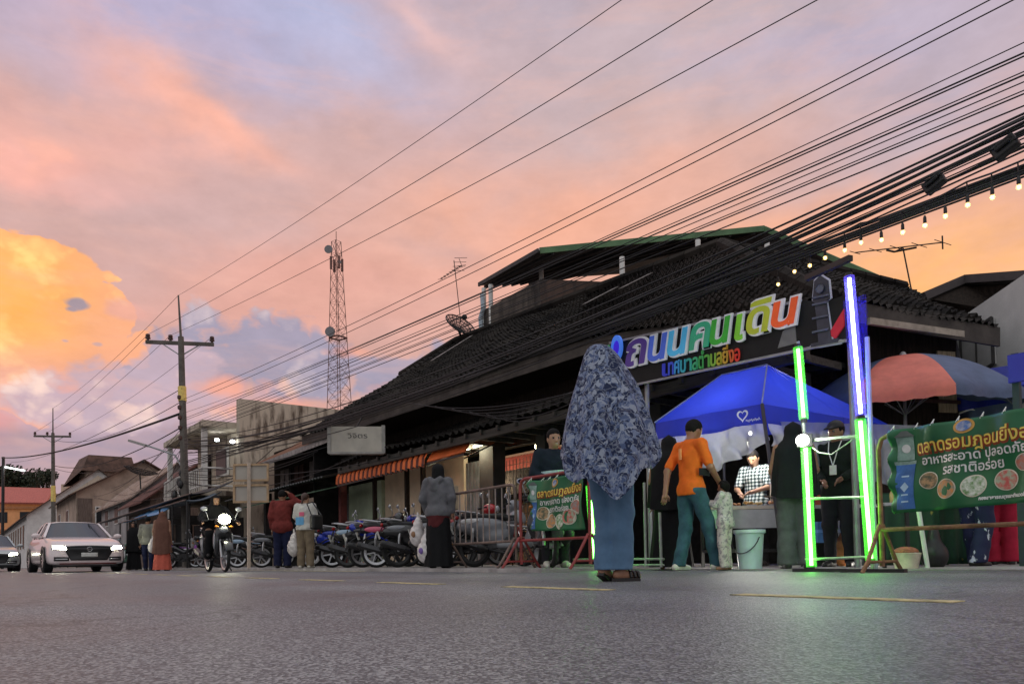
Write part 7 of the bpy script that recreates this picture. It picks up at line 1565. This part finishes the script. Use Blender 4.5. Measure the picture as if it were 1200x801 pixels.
    for x in (1.45, -1.40):
        for k in (-1, 1):
            M = Matrix.Rotation(PI / 2, 3, 'X'); mb = MB(); y = k * .83
            mb.lathe([(.20, -.11), (.30, -.115), (.33, -.09), (.33, .09), (.30, .115), (.20, .11), (.20, -.11)], 32, (x, y, .33), M); w_ = mb.build('wheel', tyreM, t, world=False, smooth=True, auto=40)
            mb = MB(); mb.lathe([(.001, .09), (.06, .10), (.06, -.09), (.001, -.09)], 12, (x, y, .33), M); mb.lathe([(.21, -.1), (.225, -.1), (.225, .1), (.21, .1), (.21, -.1)], 32, (x, y, .33), M)
            for q in range(10): a_ = q * 2 * PI / 10; mb.beam((x + .05 * math.cos(a_), y + k * .085, .33 + .05 * math.sin(a_)), (x + .215 * math.cos(a_), y + k * .095, .33 + .215 * math.sin(a_)), .035, .03, (0, 1, 0))
            mb.build('rim', rimM, w_, world=False)
            mb = MB(); n_ = 20; mb.add([(x + r_ * math.cos(PI * i / n_ - .12 + .24 * i / n_), k * (.936), .33 + r_ * math.sin(PI * i / n_ - .12 + .24 * i / n_)) for r_ in (.30, .375) for i in range(n_ + 1)], [(i, i + 1, n_ + 2 + i, n_ + 1 + i) for i in range(n_)]); mb.build('wheel_arch', blk, t, world=False, solid=.02)
    mb = MB(); mb.box((0, 0, .20), (4.0, 1.5, .12)); mb.build('underbody', blk, t, world=False)
    t.location = loc; t.rotation_euler = (0, 0, rz); return t
cpos = at(86, 660, d=21.3); cpos.z = 0
make_car('pale pink saloon car driving towards us with its headlights on', cpos, R(2.5), pearl)
c2p = at(-14, 660, d=29); c2p.z = 0
make_car('silver car with bright headlights, cut off by the left edge of the picture', c2p, R(1), silver)

# ------------------------------------------------------------------ stall furniture and goods
def T(name, label, cat, loc, grp=None): return thing(name, label, cat, loc, 0, grp)
steel = mat('stainless', (.42, .43, .44), rough=.3, metal=.8, var=.1)
c = W(893, 0, d=9.6); st = T('stall_table', 'stall table with a pale top where the checked-shirt man prepares food', 'table', c)
ang = math.atan2(Rh.y, Rh.x)
def RB(mb, base, dx, dd, z0, z1, w, dp): # box in view-aligned axes
    ctr = base + Rh * dx + Fh * dd; return mb.box((ctr.x, ctr.y, (z0 + z1) / 2), (w, dp, z1 - z0), rz=ang)
RB(MB(), c, 0.0, 0, .74, .78, 1.5, .6).build('table_top', mat('pale_formica', (.62, .55, .45), var=.1), st)
RB(MB(), c, 0.0, -.27, .50, .735, 1.46, .03).build('apron', steel, st)
for dx in (-.7, .7):
    for dd in (-.25, .25): RB(MB(), c, dx, dd, 0, .74, .04, .04).build('leg', blk, st)
RB(MB(), c, 0, .1, .2, .24, 1.4, .4).build('shelf', blk, st)
wk = T('wok', 'wide black wok resting on the right end of the stall table', 'wok', c + Rh * .45 + Vector((0, 0, .79)))
MB().lathe([(.02, 0), (.18, .02), (.27, .09), (.30, .13), (.29, .135), (.26, .10), (.17, .03), (.02, .01)], 24).build('pan', blk, wk, world=False, smooth=True)
MB().tube([(-.30, 0, .12), (-.45, .0, .16)], .015, 6).build('handle', wood, wk, world=False)
for i in range(7):
    p = c - Rh * (.62 - .15 * i) - Fh * (.08 if i % 2 else -.1) + Vector((0, 0, .782)); mb = MB()
    t = T('food_tray', 'tray of fried snacks on the checked-shirt man\'s stall table', 'tray', p, 'food trays on the stall')
    mb.box((0, 0, .012), (.13, .2, .02), rz=ang); mb.build('tray', steel, t, world=False); mb = MB(); rg = random.Random(i)
    for q in range(9): mb.ell((rg.uniform(-.045, .045), rg.uniform(-.06, .06), .035 + rg.uniform(0, .02)), (.028, .025, .02), 7, 5)
    mb.build('snacks', mat('fried_%d' % (i % 3), ((.45, .26, .07), (.5, .35, .12), (.35, .15, .05))[i % 3], var=.3, vscale=30), t, world=False, smooth=True)
bk = T('bucket', 'large pale blue-white plastic bucket with a handle, in front of the stall', 'bucket', W(879, 0, d=8.3))
MB().lathe([(.001, .01), (.125, .01), (.155, .40), (.165, .40), (.165, .42), (.001, .425)], 28).build('tub', mat('bucket_plastic', (.55, .66, .70), rough=.4, var=.08, vscale=4), bk, world=False, smooth=True, auto=40)
MB().lathe([(.001, .43), (.168, .43), (.170, .41), (.175, .41), (.173, .445), (.001, .45)], 28).build('lid', mat('lid_plastic', (.62, .70, .74), rough=.4), bk, world=False, smooth=True, auto=40)
mb = MB(); mb.tube([Vector((.17 * math.cos(a), -.17 * abs(math.sin(a)) * .6 - .06, .36 - .18 * math.sin(a))) for a in np.linspace(0, PI, 12)], .006, 5); mb.build('handle', blk, bk, world=False)
pp = at(918, 640, d=9.9); po = T('food_poster', 'pale poster with a big printed hand and a green disc behind the wok', 'poster', Vector((pp.x, pp.y, .8)))
def pq(u, v, o=0): return at(u, v, d=9.9 - o)
mb = MB(); mb.slab([pq(903, 597), pq(948, 597), pq(948, 560), pq(903, 566)], .02, -Fh); mb.build('sheet', mat('poster_cream', (.62, .52, .42), var=.1), po)
mb = MB(); mb.slab([pq(918, 575, .01), pq(928, 572, .01), pq(934, 556, .01), pq(929, 546, .01), pq(920, 556, .01), pq(916, 566, .01)], .01, -Fh); mb.build('printed_hand', mat('print_hand', (.72, .45, .33)), po)
mb = MB(); n = 20; mb.slab([pq(928 + 7 * math.cos(2 * PI * k / n), 583 + 8 * math.sin(-2 * PI * k / n), .012) for k in range(n)], .01, -Fh); mb.build('printed_disc', mat('print_green', (.08, .40, .18)), po)
fan = T('round_tray', 'round pale metal tray leaning under the stall by the LED post', 'tray', W(929, 0, d=8.5))
M = Matrix((Rh, Vector((0, 0, 1)), -Fh)).transposed(); mb = MB(); mb.lathe([(.001, 0), (.16, 0), (.185, .03), (.19, .03), (.165, -.01), (.001, -.01)], 28, (0, 0, .19), M @ Matrix.Diagonal(Vector((.75, 1, 1)))); mb.build('tray', mat('pale_metal', (.62, .62, .56), rough=.4, metal=.2, var=.12, vscale=4), fan, world=False, smooth=True)
# crates, gas bottle, goods under the second table
tb2 = T('stall_table', 'second stall table with boxes and bottles behind the right LED post', 'table', W(970, 0, d=9.3)); c2 = Vector(tb2.location)
RB(MB(), c2, 0, 0, .72, .76, .9, .5).build('table_top', mat('white_top', (.6, .6, .58)), tb2)
RB(MB(), c2, 0, -.24, .0, .715, .86, .02).build('front_cloth', mat('dark_cloth', (.02, .03, .03)), tb2)
cr = [('red_crate', (.50, .09, .04), -.15, .98, .3, .2), ('blue_box', (.05, .16, .40), -.22, .55, .2, .25), ('orange_sack', (.45, .17, .06), .02, .22, .22, .40), ('white_carton', (.6, .6, .56), .08, .56, .18, .28)]
for nm, cc, dx, z, w, h in cr:
    p = c2 + Rh * dx - Fh * .42; z0 = 0.0 if nm == 'orange_sack' else z - h / 2
    if nm == 'red_crate': p = c2 + Rh * dx; z0 = .762
    if nm in ('blue_box', 'white_carton'): z0 = .42 - h / 2 + .0
    t = T('storage_crate' if 'sack' not in nm else 'sack', {'red_crate': 'dark red crate standing on the second stall table', 'blue_box': 'blue and white carton hung in front of the second stall table', 'orange_sack': 'bulging orange-brown sack on the ground behind the left LED post', 'white_carton': 'whitish carton beside the blue one at the second stall'}[nm], 'crate' if 'sack' not in nm else 'sack', (p.x, p.y, z0))
    if 'sack' in nm: sbuild('sack_body', mat(nm, cc, var=.3), [('e', (0, 0, .18), (.14, .12, .18)), ('e', (.02, 0, .36), (.07, .06, .08))], t, .04, .015)
    else: mb = MB(); mb.box((0, 0, h / 2), (w, .16, h), rz=ang); mb.build('carton', mat(nm, cc, var=.2, vscale=14), t, world=False, bev=.01); mb = MB(); mb.box((0, 0, h * .55), (w + .006, .166, h * .15), rz=ang); mb.build('tape', mat(nm + '_band', tuple(min(1, x * 1.6 + .05) for x in cc)), t, world=False)
# patterned green tables behind the large banner
pat = mat('table_cloth_green', (.012, .055, .025), rough=.7, c2=(.30, .26, .05), vscale=5.5, lo=.66, hi=.69)
n_, l_, b_ = mnodes(pat); r_ = [x for x in n_ if x.type == 'VALTORGB'][0]; r_.color_ramp.elements[0].color = (.012, .055, .025, 1); r_.color_ramp.elements[1].color = (.34, .30, .06, 1)
for i, (u, d, w, lb) in enumerate(((1070, 7.9, .62, 'dark green patterned table cloth left of the white prop under the banner'), (1113, 8.0, .60, 'dark green table cloth with yellow dots right of the black sack'))):
    p = W(u, 0, d=d); t = T('cloth_table', lb, 'table', p); mb = MB()
    a_ = p - Rh * w / 2
    mb.grid(lambda s, v: a_ + Rh * (w * s) - Fh * (.03 * math.sin(s * 24) * (1 - v)) + Vector((0, 0, .03 + .75 * v)), 40, 8); mb.build('cloth_front', pat, t, smooth=True, solid=.004)
    mb = MB(); RB(mb, p, 0, .3, .775, .80, w, .6); mb.build('table_top', pat, t)
    for dx in (-w / 2 + .05, w / 2 - .05): RB(MB(), p, dx, .5, 0, .77, .04, .04).build('leg', blk, t)
sk = T('sack', 'black sack slumped between the green cloth tables', 'sack', W(1095, 0, d=7.5)); sbuild('sack_body', blk, [('e', (0, 0, .13), (.13, .13, .15)), ('e', (.0, 0, .30), (.06, .06, .13))], sk, .05, .018)
pr = T('prop_pole', 'white slanting tent prop standing under the large banner', 'pole', W(1087, 0, d=7.0)); e = at(1076, 595, d=7.0); MB().tube([Vector(pr.location), e, e + (e - Vector(pr.location)) * .35], .022, 8).build('tube', wpaint, pr); mb = MB(); mb.box(Vector(pr.location) + Vector((0, 0, .008)), (.1, .1, .016)); mb.build('base_plate', galv, pr)
ct_ = T('plastic_box', 'white plastic tub on the ground behind the rusty barrier foot', 'tub', W(1062, 0, d=7.1)); MB().lathe([(.001, .005), (.10, .005), (.13, .15), (.135, .15), (.135, .16), (.001, .165)], 18).build('tub', mat('tub_white', (.6, .5, .42), var=.3, vscale=6), ct_, world=False, smooth=True, auto=40); MB().ell((.0, 0, .17), (.11, .11, .05), 14, 8).build('heap', mat('heap_red', (.35, .12, .06), var=.4, vscale=20), ct_, world=False)
for i, (u, v, d) in enumerate(((1046, 590, 7.4), (1051, 588, 7.4))):
    p = at(u, v, d=d); t = T('sauce_bottle', ('slim sauce bottle with a yellow cap on the table beside the banner', 'second sauce bottle, nearer the banner edge')[i], 'bottle', Vector((p.x, p.y, .66))); MB().lathe([(.001, 0), (.025, 0), (.026, .09), (.010, .12), (.010, .14), (.001, .14)], 12).build('glass', mat('bottle_orange', (.45, .3, .12), rough=.2), t, world=False, smooth=True, auto=40); MB().lathe([(.012, .138), (.012, .155), (.001, .156)], 10).build('cap', yl, t, world=False)
sb_ = T('sauce_stand', 'narrow stand carrying two sauce bottles beside the large banner', 'stand', W(1048, 0, d=7.4)); q = Vector(sb_.location); RB(MB(), q, .02, 0, .63, .658, .3, .2).build('stand_top', steel, sb_)
for dx in (-.1, .14): RB(MB(), q, dx, 0, 0, .63, .03, .03).build('leg', blk, sb_)

# ------------------------------------------------------------------ fluorescent tubes and bulbs with the light they throw, plus added lights without fixtures
def point(name, p, col, e, r=.05):
    l = bpy.data.lights.new(name, 'POINT'); l.energy = e; l.color = col; l.shadow_soft_size = r; o = bpy.data.objects.new(name, l); COL.objects.link(o); o.location = p; return o
ft = T('fluorescent_lamp', 'yellowish-white fluorescent tube under the eave above the grey folding door', 'lamp', at(557, 522, Y=9.5)); a, b = at(546, 526, Y=9.5), at(570, 519, Y=9.5)
MB().tube([a, b], .028, 8).build('tube', emat('fluoro_glow', (1, 1, .72), 9), ft); mb = MB(); mb.beam(a + Vector((0, .03, .05)), b + Vector((0, .03, .05)), .07, .05); mb.build('fitting', wpaint, ft)
point('fluorescent_light', (a + b) / 2 + Vector((0, -.12, -.1)), (1, .95, .65), 22, .15)
hb_ = T('hanging_lamp', 'glowing round lamp hanging inside the hall above the pink kiosk roof', 'lamp', at(630, 523, Y=11.2)); p = at(630, 523, Y=11.2)
MB().ell(p, (.07, .07, .07), 12, 8).build('bulb', emat('warm_lamp', (1, .93, .6), 30), hb_); MB().tube([p + Vector((0, 0, .06)), p + Vector((0, 0, .35))], .012, 6).build('cord', blk, hb_)
point('hall_lamp_light', p - Vector((0, .15, .1)), (1, .9, .62), 40, .1)
k2 = T('kiosk_lamp', 'small bright lamp hanging under the pink roof of the indoor kiosk', 'lamp', (px + .4, 12.7, 2.5)); MB().ell((px + .4, 12.6, 2.42), (.06, .06, .06), 10, 8).build('bulb', emat('warm_lamp', (1, .93, .6), 30), k2); MB().tube([(px + .4, 12.6, 2.46), (px + .4, 12.6, 2.85)], .01, 5).build('cord', blk, k2)
point('kiosk_light', (px + .3, 11.7, 2.2), (1, .86, .6), 45, .1); point('kiosk_roof_light', (px - .6, 11.2, 3.1), (1, .9, .7), 30, .1)
sl_ = T('stall_lamp', 'bare white bulb under the blue tent above the food stall', 'lamp', at(905, 535, d=9.3)); p = at(880, 530, d=10.0); p.z = 1.80
sl_.location = p; MB().ell(p, (.018, .018, .024), 10, 8).build('bulb', emat('stall_bulb', (1, .97, .85), 30), sl_); MB().tube([p + Vector((0, 0, .02)), p + Vector((0, 0, .4))], .006, 5).build('cord', blk, sl_)
point('stall_bulb_and_fill', p - Vector((0, 0, .08)), (1, .95, .82), 48, .15)
point('stall_bulb_and_fill', W(845, 1.75, d=9.2), (1, .95, .85), 16, .15)  # added fill under the tent, no bulb of its own
point('added_banner_fill', W(1020, 1.5, d=8.6), (1, .95, .85), 12, .15)  # added weak fill behind the banner, no fixture
fp = Vector(fl.location); point('floodlight_beam', fp - Vector((-.05, .12, 0)), (.95, 1, .88), 14, .06)
